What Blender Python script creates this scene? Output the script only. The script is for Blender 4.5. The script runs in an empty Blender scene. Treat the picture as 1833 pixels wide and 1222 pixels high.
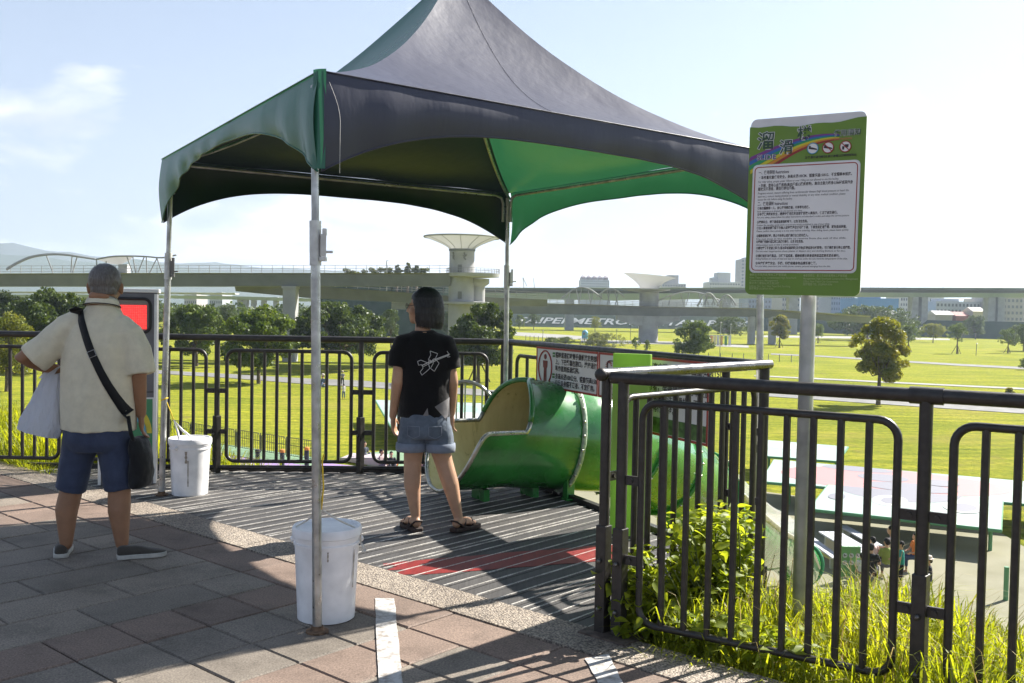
import bpy, bmesh, math, random
import numpy as np
from mathutils import Vector, Matrix, noise as mnoise
from mathutils.bvhtree import BVHTree
R = math.radians
random.seed(7)
rng = np.random.default_rng(7)
scene = bpy.context.scene
col = scene.collection

# ------------------------------------------------------------------ camera
CAM_H, CAM_F, CAM_P, CAM_R = 1.475, 1736.0, 0.0328, 0.0177
_F0 = Vector((0, math.cos(CAM_P), -math.sin(CAM_P)))
_U0 = Vector((0, math.sin(CAM_P), math.cos(CAM_P)))
_X0 = Vector((1, 0, 0))
_RT = math.cos(CAM_R) * _X0 + math.sin(CAM_R) * _U0
_UP = math.cos(CAM_R) * _U0 - math.sin(CAM_R) * _X0
cam_d = bpy.data.cameras.new('camera')
cam = bpy.data.objects.new('camera', cam_d)
col.objects.link(cam)
cam_d.sensor_fit = 'HORIZONTAL'
cam_d.sensor_width = 36.0
cam_d.lens = 36.0 * CAM_F / 1833.0
cam_d.clip_start = 0.05
cam_d.clip_end = 30000
cam.matrix_world = Matrix(((_RT.x, _UP.x, -_F0.x, 0), (_RT.y, _UP.y, -_F0.y, 0), (_RT.z, _UP.z, -_F0.z, CAM_H), (0, 0, 0, 1)))
scene.camera = cam

# ------------------------------------------------------------------ sun and sky
SUN_AZ, SUN_EL = 37.0, 39.0          # azimuth from +X towards +Y
world = bpy.data.worlds.new('World')
scene.world = world
world.use_nodes = True
wn = world.node_tree
wn.nodes.clear()
w_out = wn.nodes.new('ShaderNodeOutputWorld')
w_bg = wn.nodes.new('ShaderNodeBackground')
w_sky = wn.nodes.new('ShaderNodeTexSky')
w_sky.sky_type = 'NISHITA'
w_sky.sun_disc = False
w_sky.sun_elevation = R(SUN_EL)
w_sky.sun_rotation = R(90 - SUN_AZ)
w_sky.altitude = 0
w_sky.air_density = 1.0
w_sky.dust_density = 1.2
w_sky.ozone_density = 1.0
w_bg.inputs['Strength'].default_value = 0.05
# procedural clouds, the same all round the sky
w_tc = wn.nodes.new('ShaderNodeTexCoord')
w_sep = wn.nodes.new('ShaderNodeSeparateXYZ')
wn.links.new(w_tc.outputs['Generated'], w_sep.inputs[0])
def wmath(op, a, b=None, clamp=False):
    n = wn.nodes.new('ShaderNodeMath'); n.operation = op; n.use_clamp = clamp
    for i, v in enumerate((a, b)):
        if v is None: continue
        if isinstance(v, (int, float)): n.inputs[i].default_value = v
        else: wn.links.new(v, n.inputs[i])
    return n.outputs[0]
w_map = wn.nodes.new('ShaderNodeMapping')
w_map.inputs['Scale'].default_value = (1.0, 1.0, 2.6)
w_map.inputs['Location'].default_value = (3.083, -6.064, 6.491)
wn.links.new(w_tc.outputs['Generated'], w_map.inputs['Vector'])
w_n1 = wn.nodes.new('ShaderNodeTexNoise')
w_n1.inputs['Scale'].default_value = 4.2; w_n1.inputs['Detail'].default_value = 9; w_n1.inputs['Roughness'].default_value = 0.56
w_n1.inputs['Distortion'].default_value = 0.25
wn.links.new(w_map.outputs[0], w_n1.inputs['Vector'])
w_alt = wmath('SMOOTH_MIN', w_sep.outputs['Z'], 0.4)
w_thr = wmath('MULTIPLY_ADD', w_sep.outputs['Z'], 0.62); wn.nodes[-1].inputs[2].default_value = 0.452
w_c = wmath('MULTIPLY', wmath('SUBTRACT', w_n1.outputs['Fac'], w_thr), 9.0, True)
w_n2 = wn.nodes.new('ShaderNodeTexNoise')
w_n2.inputs['Scale'].default_value = 9.0; w_n2.inputs['Detail'].default_value = 5
wn.links.new(w_map.outputs[0], w_n2.inputs['Vector'])
w_cr = wn.nodes.new('ShaderNodeValToRGB')
w_cr.color_ramp.elements[0].position = 0.36; w_cr.color_ramp.elements[0].color = (6.2, 6.6, 7.5, 1)
w_cr.color_ramp.elements[1].position = 0.60; w_cr.color_ramp.elements[1].color = (10.0, 10.0, 10.1, 1)
wn.links.new(w_n2.outputs['Fac'], w_cr.inputs[0])
w_mix = wn.nodes.new('ShaderNodeMix'); w_mix.data_type = 'RGBA'
wn.links.new(wmath('MULTIPLY', w_c, 0.9), w_mix.inputs[0])
wn.links.new(w_sky.outputs[0], w_mix.inputs[6])
wn.links.new(w_cr.outputs[0], w_mix.inputs[7])
w_veil = wn.nodes.new('ShaderNodeMix'); w_veil.data_type = 'RGBA'      # thin high cloud over the whole sky
w_vf = wn.nodes.new('ShaderNodeMapRange'); w_vf.inputs['From Min'].default_value = 0.05; w_vf.inputs['From Max'].default_value = 0.6; w_vf.inputs['To Min'].default_value = 0.74; w_vf.inputs['To Max'].default_value = 0.12
wn.links.new(w_sep.outputs['Z'], w_vf.inputs['Value']); wn.links.new(w_vf.outputs[0], w_veil.inputs[0]); w_veil.inputs[7].default_value = (5.7, 6.5, 8.1, 1)
w_cap = wn.nodes.new('ShaderNodeMix'); w_cap.data_type = 'RGBA'; w_cap.blend_type = 'DARKEN'; w_cap.inputs[0].default_value = 1.0; w_cap.inputs[7].default_value = (7.0, 7.6, 8.6, 1)
wn.links.new(w_sky.outputs[0], w_cap.inputs[6]); wn.links.new(w_cap.outputs[2], w_veil.inputs[6]); wn.links.new(w_veil.outputs[2], w_mix.inputs[6])
wn.links.new(w_mix.outputs[2], w_bg.inputs['Color'])
wn.links.new(w_bg.outputs[0], w_out.inputs['Surface'])

sun_d = bpy.data.lights.new('sun', 'SUN')
sun_d.energy = 5.0
sun_d.angle = R(0.53)
sun_d.color = (1.0, 0.95, 0.87)
sun = bpy.data.objects.new('sun', sun_d)
col.objects.link(sun)
_sd = Vector((math.cos(R(SUN_EL)) * math.cos(R(SUN_AZ)), math.cos(R(SUN_EL)) * math.sin(R(SUN_AZ)), math.sin(R(SUN_EL))))
sun.rotation_euler = (-_sd).to_track_quat('-Z', 'Y').to_euler()
sun.location = (8, 8, 12)
scene.view_settings.view_transform = 'Standard'
scene.view_settings.look = 'None'
scene.view_settings.gamma = 1.0
scene.view_settings.exposure = 1.45
scene.view_settings.use_curve_mapping = False
scene.render.engine = 'CYCLES'
scene.cycles.max_bounces = 8
scene.cycles.transparent_max_bounces = 12
scene.cycles.use_adaptive_sampling = True

# ------------------------------------------------------------------ placing helpers (photo measurements -> metres)
def ray(x, y): return _F0 + _RT * ((x - 916.5) / CAM_F) - _UP * ((y - 611) / CAM_F)
_C = Vector((0, 0, CAM_H))
def gr(x, y, z=0.0):
    d = ray(x, y); return _C + d * ((z - CAM_H) / d.z)
def at(x, y, Y):
    d = ray(x, y); return _C + d * (Y / d.y)
ZL = -7.2                                   # level of the lawn below the embankment
AU = Vector((math.cos(R(-41)), math.sin(R(-41)), 0))
AV = Vector((-math.sin(R(-41)), math.cos(R(-41)), 0))
def UV(u, v, z=0.0): return AU * u + AV * v + Vector((0, 0, z))
def terrain(v):
    if v < 4.4: return -0.03
    t = v - 4.4
    z = -0.03 - 0.5 * (t * t / (t + 0.7))
    return max(z, ZL)

# ------------------------------------------------------------------ materials
MATS = {}
def mat(name, c, rough=0.6, metal=0.0, var=0.0, vscale=8.0, bump=0.0, bscale=40.0, spec=0.5, c2=None, trans=0.0, coat=0.0, emis=None, estr=0.0, coords='Object', detail=4, alpha=1.0):
    if name in MATS: return MATS[name]
    m = bpy.data.materials.new(name); m.use_nodes = True
    nt = m.node_tree; b = nt.nodes['Principled BSDF']
    c = tuple(c) + (1,)
    b.inputs['Base Color'].default_value = c
    b.inputs['Roughness'].default_value = rough
    b.inputs['Metallic'].default_value = metal
    b.inputs['Specular IOR Level'].default_value = spec
    b.inputs['Coat Weight'].default_value = coat
    if alpha < 1: b.inputs['Alpha'].default_value = alpha
    if emis:
        b.inputs['Emission Color'].default_value = tuple(emis) + (1,)
        b.inputs['Emission Strength'].default_value = estr
    tc = nt.nodes.new('ShaderNodeTexCoord')
    if var > 0 or c2:
        n = nt.nodes.new('ShaderNodeTexNoise'); n.inputs['Scale'].default_value = vscale; n.inputs['Detail'].default_value = detail
        nt.links.new(tc.outputs[coords], n.inputs['Vector'])
        r = nt.nodes.new('ShaderNodeValToRGB')
        ca = tuple(max(0, x * (1 - var)) for x in c[:3]) + (1,)
        cb = (tuple(c2) + (1,)) if c2 else tuple(min(1, x * (1 + var)) for x in c[:3]) + (1,)
        r.color_ramp.elements[0].position = 0.33; r.color_ramp.elements[0].color = ca
        r.color_ramp.elements[1].position = 0.67; r.color_ramp.elements[1].color = cb
        nt.links.new(n.outputs['Fac'], r.inputs[0])
        nt.links.new(r.outputs[0], b.inputs['Base Color'])
    if var > 0 and metal < 0.99:
        n3 = nt.nodes.new('ShaderNodeTexNoise'); n3.inputs['Scale'].default_value = vscale * 1.7; n3.inputs['Detail'].default_value = 6
        nt.links.new(tc.outputs[coords], n3.inputs['Vector'])
        mr = nt.nodes.new('ShaderNodeMapRange'); mr.inputs['From Min'].default_value = 0.3; mr.inputs['From Max'].default_value = 0.7
        mr.inputs['To Min'].default_value = max(0.05, rough - 0.10); mr.inputs['To Max'].default_value = min(1.0, rough + 0.16)
        nt.links.new(n3.outputs['Fac'], mr.inputs['Value']); nt.links.new(mr.outputs[0], b.inputs['Roughness'])
    if bump > 0:
        n2 = nt.nodes.new('ShaderNodeTexNoise'); n2.inputs['Scale'].default_value = bscale; n2.inputs['Detail'].default_value = 5
        nt.links.new(tc.outputs[coords], n2.inputs['Vector'])
        bp = nt.nodes.new('ShaderNodeBump'); bp.inputs['Strength'].default_value = bump; bp.inputs['Distance'].default_value = 0.02
        nt.links.new(n2.outputs['Fac'], bp.inputs['Height'])
        nt.links.new(bp.outputs[0], b.inputs['Normal'])
    if trans > 0:
        out = nt.nodes['Material Output']
        t = nt.nodes.new('ShaderNodeBsdfTranslucent'); mx = nt.nodes.new('ShaderNodeMixShader')
        mx.inputs[0].default_value = trans
        src = b.inputs['Base Color'].links[0].from_socket if b.inputs['Base Color'].is_linked else None
        if src: nt.links.new(src, t.inputs['Color'])
        else: t.inputs['Color'].default_value = c
        nt.links.new(b.outputs[0], mx.inputs[1]); nt.links.new(t.outputs[0], mx.inputs[2])
        nt.links.new(mx.outputs[0], out.inputs['Surface'])
    MATS[name] = m
    return m

# ------------------------------------------------------------------ objects
ORG = {}
def tag(o, label=None, cat=None, group=None, kind=None):
    if label: o['label'] = label
    if cat: o['category'] = cat
    if group: o['group'] = group
    if kind: o['kind'] = kind
    return o
def empty(name, loc, label, cat, group=None, rz=0.0):
    o = bpy.data.objects.new(name, None); col.objects.link(o)
    o.empty_display_size = 0.2
    o.location = loc; o.rotation_euler = (0, 0, rz)
    ORG[o.name] = Vector(loc)
    return tag(o, label, cat, group)
def link(name, me, parent=None, loc=(0, 0, 0), rot=(0, 0, 0), scl=(1, 1, 1)):
    o = bpy.data.objects.new(name, me); col.objects.link(o)
    o.location = loc; o.rotation_euler = rot; o.scale = scl
    if parent is not None: o.parent = parent
    return o
def inst(name, me, parent, wloc, rot=(0, 0, 0), scl=(1, 1, 1)):
    """shared mesh placed at a world point under an unrotated thing"""
    org = ORG.get(parent.name, Vector((0, 0, 0))) if parent is not None else Vector((0, 0, 0))
    o = link(name, me, parent, Vector(wloc) - org, rot, scl)
    ORG[o.name] = Vector(wloc)
    return o
class MB:
    def __init__(s): s.v = []; s.f = []
    def add(s, vs, fs):
        n = len(s.v); s.v.extend([tuple(q) for q in vs]); s.f.extend([tuple(i + n for i in q) for q in fs]); return s
    def box(s, c, d, rz=0.0, M=None):
        hx, hy, hz = d[0] / 2, d[1] / 2, d[2] / 2
        vs = [Vector((x, y, z)) for z in (-hz, hz) for y in (-hy, hy) for x in (-hx, hx)]
        if M is None: M = Matrix.Rotation(rz, 3, 'Z')
        vs = [M @ q + Vector(c) for q in vs]
        return s.add(vs, [(0, 2, 3, 1), (4, 5, 7, 6), (0, 1, 5, 4), (2, 6, 7, 3), (0, 4, 6, 2), (1, 3, 7, 5)])
    def path(s, pts, r, n=8, closed=False, caps=True):
        pts = [Vector(q) for q in pts]; N = len(pts)
        rs = r if isinstance(r, (list, tuple)) else [r] * N
        rings = []; up = None
        for i, q in enumerate(pts):
            a = pts[(i - 1) % N] if (closed or i > 0) else q
            b = pts[(i + 1) % N] if (closed or i < N - 1) else q
            t = (b - a)
            t = t.normalized() if t.length > 1e-9 else Vector((0, 0, 1))
            if up is None:
                up = Vector((0, 0, 1)) if abs(t.z) < 0.9 else Vector((1, 0, 0))
            x = t.cross(up)
            x = x.normalized() if x.length > 1e-6 else Vector((1, 0, 0))
            up = x.cross(t).normalized()
            rings.append([q + (x * math.cos(2 * math.pi * k / n) + up * math.sin(2 * math.pi * k / n)) * rs[i] for k in range(n)])
        vs = [q for rg in rings for q in rg]; fs = []
        for i in range(N if closed else N - 1):
            j = (i + 1) % N
            for k in range(n):
                l = (k + 1) % n
                fs.append((i * n + k, j * n + k, j * n + l, i * n + l))
        if caps and not closed:
            fs.append(tuple(range(n))); fs.append(tuple(reversed([(N - 1) * n + k for k in range(n)])))
        return s.add(vs, fs)
    def tube(s, a, b, r, n=10, r2=None): return s.path([a, b], [r, r if r2 is None else r2], n)
    def lathe(s, prof, c=(0, 0, 0), n=32, caps=True):
        vs = []; fs = []; c = Vector(c)
        for (r, z) in prof:
            for k in range(n):
                a = 2 * math.pi * k / n; vs.append(c + Vector((r * math.cos(a), r * math.sin(a), z)))
        for i in range(len(prof) - 1):
            for k in range(n):
                l = (k + 1) % n; fs.append((i * n + k, i * n + l, (i + 1) * n + l, (i + 1) * n + k))
        if caps:
            fs.append(tuple(reversed(range(n)))); fs.append(tuple((len(prof) - 1) * n + k for k in range(n)))
        return s.add(vs, fs)
    def loft(s, rings, n=20):
        """closed horizontal elliptical sections: (cx,cy,cz,rx,ry[,rot][,power])"""
        vs = []; fs = []
        for g in rings:
            cx, cy, cz, rx, ry = g[:5]; rot = g[5] if len(g) > 5 else 0.0; pw = g[6] if len(g) > 6 else 1.0
            for k in range(n):
                a = 2 * math.pi * k / n
                ca, sa = math.cos(a), math.sin(a)
                x = rx * math.copysign(abs(ca) ** pw, ca); y = ry * math.copysign(abs(sa) ** pw, sa)
                vs.append((cx + x * math.cos(rot) - y * math.sin(rot), cy + x * math.sin(rot) + y * math.cos(rot), cz))
        m = len(rings)
        for i in range(m - 1):
            for k in range(n):
                l = (k + 1) % n; fs.append((i * n + k, i * n + l, (i + 1) * n + l, (i + 1) * n + k))
        fs.append(tuple(reversed(range(n)))); fs.append(tuple((m - 1) * n + k for k in range(n)))
        return s.add(vs, fs)
    def ell(s, c, r, M=None, nu=16, nv=10):
        vs = []; fs = []; c = Vector(c)
        if isinstance(r, (int, float)): r = (r, r, r)
        for j in range(1, nv):
            t = math.pi * j / nv
            for k in range(nu):
                a = 2 * math.pi * k / nu
                q = Vector((r[0] * math.sin(t) * math.cos(a), r[1] * math.sin(t) * math.sin(a), r[2] * math.cos(t)))
                vs.append((M @ q if M else q) + c)
        for j in range(nv - 2):
            for k in range(nu):
                l = (k + 1) % nu; fs.append((j * nu + k, (j + 1) * nu + k, (j + 1) * nu + l, j * nu + l))
        q = Vector((0, 0, r[2])); vs.append((M @ q if M else q) + c); q = -q; vs.append((M @ q if M else q) + c)
        t0 = (nv - 1) * nu
        for k in range(nu):
            l = (k + 1) % nu; fs.append((t0, k, l)); fs.append((t0 + 1, (nv - 2) * nu + l, (nv - 2) * nu + k))
        return s.add(vs, fs)
    def grid(s, P):
        """P[i][j] -> surface"""
        n, m = len(P), len(P[0])
        return s.add([q for row in P for q in row], [(i * m + j, i * m + j + 1, (i + 1) * m + j + 1, (i + 1) * m + j) for i in range(n - 1) for j in range(m - 1)])
    def prism(s, pts, z0, z1):
        n = len(pts)
        vs = [(p[0], p[1], z0) for p in pts] + [(p[0], p[1], z1) for p in pts]
        fs = [tuple(reversed(range(n))), tuple(range(n, 2 * n))] + [(i, (i + 1) % n, n + (i + 1) % n, n + i) for i in range(n)]
        return s.add(vs, fs)
    def xf(s, M):
        s.v = [tuple(M @ Vector(q)) for q in s.v]; return s
    def mesh(s, name, m=None, smooth=False, org=None):
        me = bpy.data.meshes.new(name)
        vs = s.v if org is None else [(q[0] - org[0], q[1] - org[1], q[2] - org[2]) for q in s.v]
        me.from_pydata(vs, [], s.f); me.update()
        if m: me.materials.append(m)
        if smooth:
            me.polygons.foreach_set('use_smooth', [True] * len(me.polygons))
            if smooth is not True: me.set_sharp_from_angle(angle=R(smooth))
        return me
    def build(s, name, m, parent=None, smooth=False, bevel=0.0):
        org = ORG.get(parent.name, Vector((0, 0, 0))) if parent is not None else Vector((0, 0, 0))
        o = link(name, s.mesh(name, m, smooth, org), parent)
        ORG[o.name] = org
        if bevel:
            md = o.modifiers.new('bevel', 'BEVEL'); md.width = bevel; md.segments = 2; md.limit_method = 'ANGLE'
        return o
def eval_mesh(o):
    dg = bpy.context.evaluated_depsgraph_get(); dg.update()
    return bpy.data.meshes.new_from_object(o.evaluated_get(dg))
def blob(mb, name, m, voxel=0.012, smooth=6, fac=0.5, wrinkle=None):
    """fuse overlapping closed shapes into one continuous skin"""
    o = link('tmp', mb.mesh('tmp'))
    md = o.modifiers.new('r', 'REMESH'); md.mode = 'VOXEL'; md.voxel_size = voxel
    if smooth:
        ms = o.modifiers.new('s', 'SMOOTH'); ms.iterations = smooth; ms.factor = fac
    me = eval_mesh(o)
    old = o.data; bpy.data.objects.remove(o); bpy.data.meshes.remove(old)
    me.name = name
    if wrinkle:
        for q in me.vertices:
            q.co += q.normal * wrinkle(q.co)
    me.materials.clear(); me.materials.append(m)
    me.polygons.foreach_set('use_smooth', [True] * len(me.polygons))
    return me
def text_mesh(txt, size=0.1, m=None, bold=0.0, shear=0.0, align='LEFT', spacing=1.0, depth=0.0):
    c = bpy.data.curves.new('txt', 'FONT'); c.body = txt; c.size = size; c.offset = bold; c.shear = shear; c.align_x = align
    c.space_character = spacing; c.resolution_u = 2; c.extrude = depth
    o = link('tmp', c); me = eval_mesh(o)
    bpy.data.objects.remove(o); bpy.data.curves.remove(c)
    me.materials.clear()
    if m: me.materials.append(m)
    return me
def mesh_from_np(name, V, faces_per, m, smooth=False, shade=None):
    """V: (n,k,3) array of n polygons with k corners"""
    n, k = V.shape[:2]
    me = bpy.data.meshes.new(name)
    me.vertices.add(n * k); me.vertices.foreach_set('co', V.reshape(-1).astype(np.float32))
    me.loops.add(n * k); me.loops.foreach_set('vertex_index', np.arange(n * k, dtype=np.int32))
    me.polygons.add(n); me.polygons.foreach_set('loop_start', np.arange(0, n * k, k, dtype=np.int32))
    me.update(calc_edges=True)
    if m: me.materials.append(m)
    if smooth: me.polygons.foreach_set('use_smooth', [True] * n)
    return me
# ------------------------------------------------------------------ shared materials
def node_mat(name):
    m = bpy.data.materials.new(name); m.use_nodes = True; MATS[name] = m
    return m, m.node_tree, m.node_tree.nodes['Principled BSDF']
def N(nt, t, **kw):
    n = nt.nodes.new(t)
    for k, v in kw.items(): setattr(n, k, v)
    return n
def ramp(nt, src, stops):
    r = N(nt, 'ShaderNodeValToRGB'); e = r.color_ramp.elements
    while len(e) < len(stops): e.new(0.5)
    for i, (p, c) in enumerate(stops): e[i].position = p; e[i].color = tuple(c) + (1,)
    nt.links.new(src, r.inputs[0]); return r.outputs[0]
def noise_tex(nt, vec, scale, detail=4, rough=0.5):
    n = N(nt, 'ShaderNodeTexNoise'); n.inputs['Scale'].default_value = scale; n.inputs['Detail'].default_value = detail; n.inputs['Roughness'].default_value = rough
    nt.links.new(vec, n.inputs['Vector']); return n.outputs['Fac']
def mixc(nt, fac, a, b, mode='MIX'):
    n = N(nt, 'ShaderNodeMix', data_type='RGBA', blend_type=mode)
    for i, v in ((0, fac), (6, a), (7, b)):
        if isinstance(v, (int, float)): n.inputs[i].default_value = v
        elif isinstance(v, tuple): n.inputs[i].default_value = v + (1,) if len(v) == 3 else v
        else: nt.links.new(v, n.inputs[i])
    return n.outputs[2]
def bump(nt, b, h, strength=0.4, dist=0.01):
    n = N(nt, 'ShaderNodeBump'); n.inputs['Strength'].default_value = strength; n.inputs['Distance'].default_value = dist
    nt.links.new(h, n.inputs['Height']); nt.links.new(n.outputs[0], b.inputs['Normal'])
def geo_pos(nt): return N(nt, 'ShaderNodeNewGeometry').outputs['Position']
def paver_mat(name, base):
    m, nt, b = node_mat(name); p = geo_pos(nt)
    oi = N(nt, 'ShaderNodeObjectInfo')
    sp = ramp(nt, noise_tex(nt, p, 120, 3, 0.7), [(0.30, tuple(x * 0.5 for x in base)), (0.5, base), (0.70, tuple(min(1, x * 1.55) for x in base))])
    big = ramp(nt, noise_tex(nt, p, 3.1, 7, 0.68), [(0.28, (0.55, 0.53, 0.51)), (0.5, (0.95, 0.94, 0.93)), (0.72, (1.12, 1.11, 1.10))])
    c = mixc(nt, 1.0, sp, big, 'MULTIPLY')
    rnd = ramp(nt, oi.outputs['Random'], [(0, (0.82, 0.82, 0.82)), (1, (1.12, 1.1, 1.08))])
    nt.links.new(mixc(nt, 1.0, c, rnd, 'MULTIPLY'), b.inputs['Base Color'])
    b.inputs['Roughness'].default_value = 0.75
    bump(nt, b, noise_tex(nt, p, 300, 3), 0.35, 0.003)
    return m
M_paver_grey = paver_mat('paver_grey', (0.205, 0.176, 0.143))
M_paver_red = paver_mat('paver_red', (0.188, 0.137, 0.108))
M_joint = mat('paving_joint', (0.09, 0.06, 0.045), 0.9, var=0.4, vscale=30, bump=0.5, bscale=200)
def pebble_mat():
    m, nt, b = node_mat('pebble_wash'); p = geo_pos(nt)
    v = N(nt, 'ShaderNodeTexVoronoi'); v.inputs['Scale'].default_value = 95; nt.links.new(p, v.inputs['Vector'])
    c = ramp(nt, v.outputs['Distance'], [(0.0, (0.52, 0.47, 0.40)), (0.45, (0.36, 0.31, 0.26)), (0.8, (0.12, 0.10, 0.085))])
    tone = ramp(nt, v.outputs['Color'], [(0.1, (0.55, 0.53, 0.52)), (0.6, (1.0, 0.98, 0.95)), (0.95, (1.25, 1.2, 1.1))])
    c = mixc(nt, 1.0, c, tone, 'MULTIPLY')
    c = mixc(nt, 1.0, c, ramp(nt, noise_tex(nt, p, 2.2, 4), [(0.35, (0.7, 0.68, 0.66)), (0.7, (1.1, 1.1, 1.08))]), 'MULTIPLY')
    nt.links.new(c, b.inputs['Base Color']); b.inputs['Roughness'].default_value = 0.7
    inv = N(nt, 'ShaderNodeMath', operation='SUBTRACT'); inv.inputs[0].default_value = 1.0; nt.links.new(v.outputs['Distance'], inv.inputs[1])
    bump(nt, b, inv.outputs[0], 0.8, 0.006)
    return m
M_pebble = pebble_mat()
def plank_mat():
    m, nt, b = node_mat('deck_plank'); p = geo_pos(nt); oi = N(nt, 'ShaderNodeObjectInfo')
    mp = N(nt, 'ShaderNodeMapping'); mp.inputs['Rotation'].default_value = (0, 0, R(41)); mp.inputs['Scale'].default_value = (60, 2.5, 10)
    nt.links.new(p, mp.inputs['Vector'])
    c = ramp(nt, noise_tex(nt, mp.outputs[0], 1.0, 5, 0.6), [(0.3, (0.045, 0.042, 0.041)), (0.7, (0.078, 0.074, 0.071))])
    c = mixc(nt, 1.0, c, ramp(nt, oi.outputs['Random'], [(0, (0.75, 0.75, 0.75)), (1, (1.2, 1.18, 1.15))]), 'MULTIPLY')
    c = mixc(nt, 1.0, c, ramp(nt, noise_tex(nt, p, 2.3, 5), [(0.3, (0.75, 0.75, 0.77)), (0.7, (1.2, 1.18, 1.14))]), 'MULTIPLY')
    nt.links.new(c, b.inputs['Base Color']); b.inputs['Roughness'].default_value = 0.62
    bump(nt, b, noise_tex(nt, mp.outputs[0], 1.3, 3), 0.3, 0.003)
    return m
M_plank = plank_mat()
def strip_mat():
    m, nt, b = node_mat('grip_strip'); p = geo_pos(nt)
    c = ramp(nt, noise_tex(nt, p, 120, 2), [(0.34, (0.28, 0.26, 0.24)), (0.5, (0.62, 0.59, 0.54))])
    c = mixc(nt, 1.0, c, ramp(nt, noise_tex(nt, p, 5, 3), [(0.35, (0.55, 0.55, 0.55)), (0.6, (1.1, 1.1, 1.1))]), 'MULTIPLY')
    nt.links.new(c, b.inputs['Base Color']); b.inputs['Roughness'].default_value = 0.45
    return m
M_strip = strip_mat()
def ground_mat():
    m, nt, b = node_mat('lawn'); p = geo_pos(nt)
    mp = N(nt, 'ShaderNodeMapping'); mp.inputs['Rotation'].default_value = (0, 0, R(8)); mp.inputs['Scale'].default_value = (0.06, 0.85, 1)
    nt.links.new(p, mp.inputs['Vector'])
    c = ramp(nt, noise_tex(nt, p, 0.09, 6, 0.62), [(0.28, (0.22, 0.25, 0.032)), (0.5, (0.31, 0.32, 0.038)), (0.72, (0.38, 0.365, 0.05))])
    c = mixc(nt, 0.75, c, mixc(nt, 1.0, c, ramp(nt, noise_tex(nt, mp.outputs[0], 1.0, 5, 0.6), [(0.3, (0.5, 0.6, 0.6)), (0.66, (1.2, 1.15, 1.0))]), 'MULTIPLY'))
    c = mixc(nt, 1.0, c, ramp(nt, noise_tex(nt, p, 2.6, 6, 0.7), [(0.28, (0.42, 0.5, 0.4)), (0.72, (1.28, 1.22, 1.1))]), 'MULTIPLY')
    wv = N(nt, 'ShaderNodeTexWave', wave_type='BANDS', bands_direction='Y'); wv.inputs['Scale'].default_value = 0.16; wv.inputs['Distortion'].default_value = 14.0; wv.inputs['Detail'].default_value = 4; wv.inputs['Detail Scale'].default_value = 0.5
    nt.links.new(p, wv.inputs['Vector'])
    c = mixc(nt, 1.0, c, ramp(nt, wv.outputs['Fac'], [(0.25, (0.88, 0.92, 0.9)), (0.75, (1.06, 1.04, 1.0))]), 'MULTIPLY')
    dry = ramp(nt, noise_tex(nt, p, 0.045, 7, 0.7), [(0.54, (0, 0, 0)), (0.66, (1, 1, 1))])
    c = mixc(nt, N_mul(nt, dry, 0.5), c, (0.27, 0.235, 0.06))
    pat = ramp(nt, noise_tex(nt, p, 0.35, 5, 0.65), [(0.60, (0, 0, 0)), (0.74, (1, 1, 1))])
    c = mixc(nt, N_mul(nt, pat, 0.75), c, (0.20, 0.16, 0.06))
    nt.links.new(c, b.inputs['Base Color']); b.inputs['Roughness'].default_value = 0.95; b.inputs['Specular IOR Level'].default_value = 0.04
    bump(nt, b, noise_tex(nt, p, 6.0, 8, 0.75), 0.85, 0.2)
    return m
def N_mul(nt, a, k):
    n = N(nt, 'ShaderNodeMath', operation='MULTIPLY'); nt.links.new(a, n.inputs[0]); n.inputs[1].default_value = k; return n.outputs[0]
M_lawn = ground_mat()
def leaf_mat(name, dark, light, trans=0.45, scale=0.7, tcol=None):
    m, nt, b = node_mat(name); p = geo_pos(nt); oi = N(nt, 'ShaderNodeObjectInfo')
    n1 = noise_tex(nt, p, scale, 4, 0.6); n2 = N(nt, 'ShaderNodeTexWhiteNoise', noise_dimensions='3D')
    sn = N(nt, 'ShaderNodeVectorMath', operation='SNAP'); sn.inputs[1].default_value = (0.13 / scale, 0.13 / scale, 0.13 / scale)
    nt.links.new(p, sn.inputs[0]); nt.links.new(sn.outputs[0], n2.inputs['Vector'])
    c = ramp(nt, n1, [(0.3, dark), (0.68, light)])
    c = mixc(nt, 1.0, c, ramp(nt, n2.outputs['Value'], [(0, (0.7, 0.75, 0.7)), (1, (1.3, 1.25, 1.1))]), 'MULTIPLY')
    nt.links.new(c, b.inputs['Base Color']); b.inputs['Roughness'].default_value = 0.5; b.inputs['Specular IOR Level'].default_value = 0.35
    t = N(nt, 'ShaderNodeBsdfTranslucent'); mx = N(nt, 'ShaderNodeMixShader'); mx.inputs[0].default_value = trans
    tc = mixc(nt, 1.0, c, tcol or (1.5, 1.35, 0.55), 'MULTIPLY')
    nt.links.new(tc, t.inputs['Color']); nt.links.new(b.outputs[0], mx.inputs[1]); nt.links.new(t.outputs[0], mx.inputs[2])
    nt.links.new(mx.outputs[0], nt.nodes['Material Output'].inputs['Surface'])
    return m
M_leaf_dark = leaf_mat('foliage_dark', (0.030, 0.055, 0.016), (0.085, 0.125, 0.028), 0.35)
M_leaf_mid = leaf_mat('foliage_mid', (0.045, 0.085, 0.018), (0.12, 0.17, 0.032), 0.4)
M_leaf_light = leaf_mat('foliage_light', (0.085, 0.12, 0.025), (0.22, 0.23, 0.04), 0.45)
M_leaf_yellow = leaf_mat('foliage_yellowing', (0.085, 0.12, 0.022), (0.25, 0.24, 0.04), 0.45)
M_leaf_grey = leaf_mat('foliage_greygreen', (0.085, 0.11, 0.05), (0.17, 0.19, 0.09), 0.3)
M_leaf_bush = leaf_mat('foliage_bush', (0.15, 0.22, 0.025), (0.34, 0.40, 0.05), 0.6, 6.0)
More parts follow.
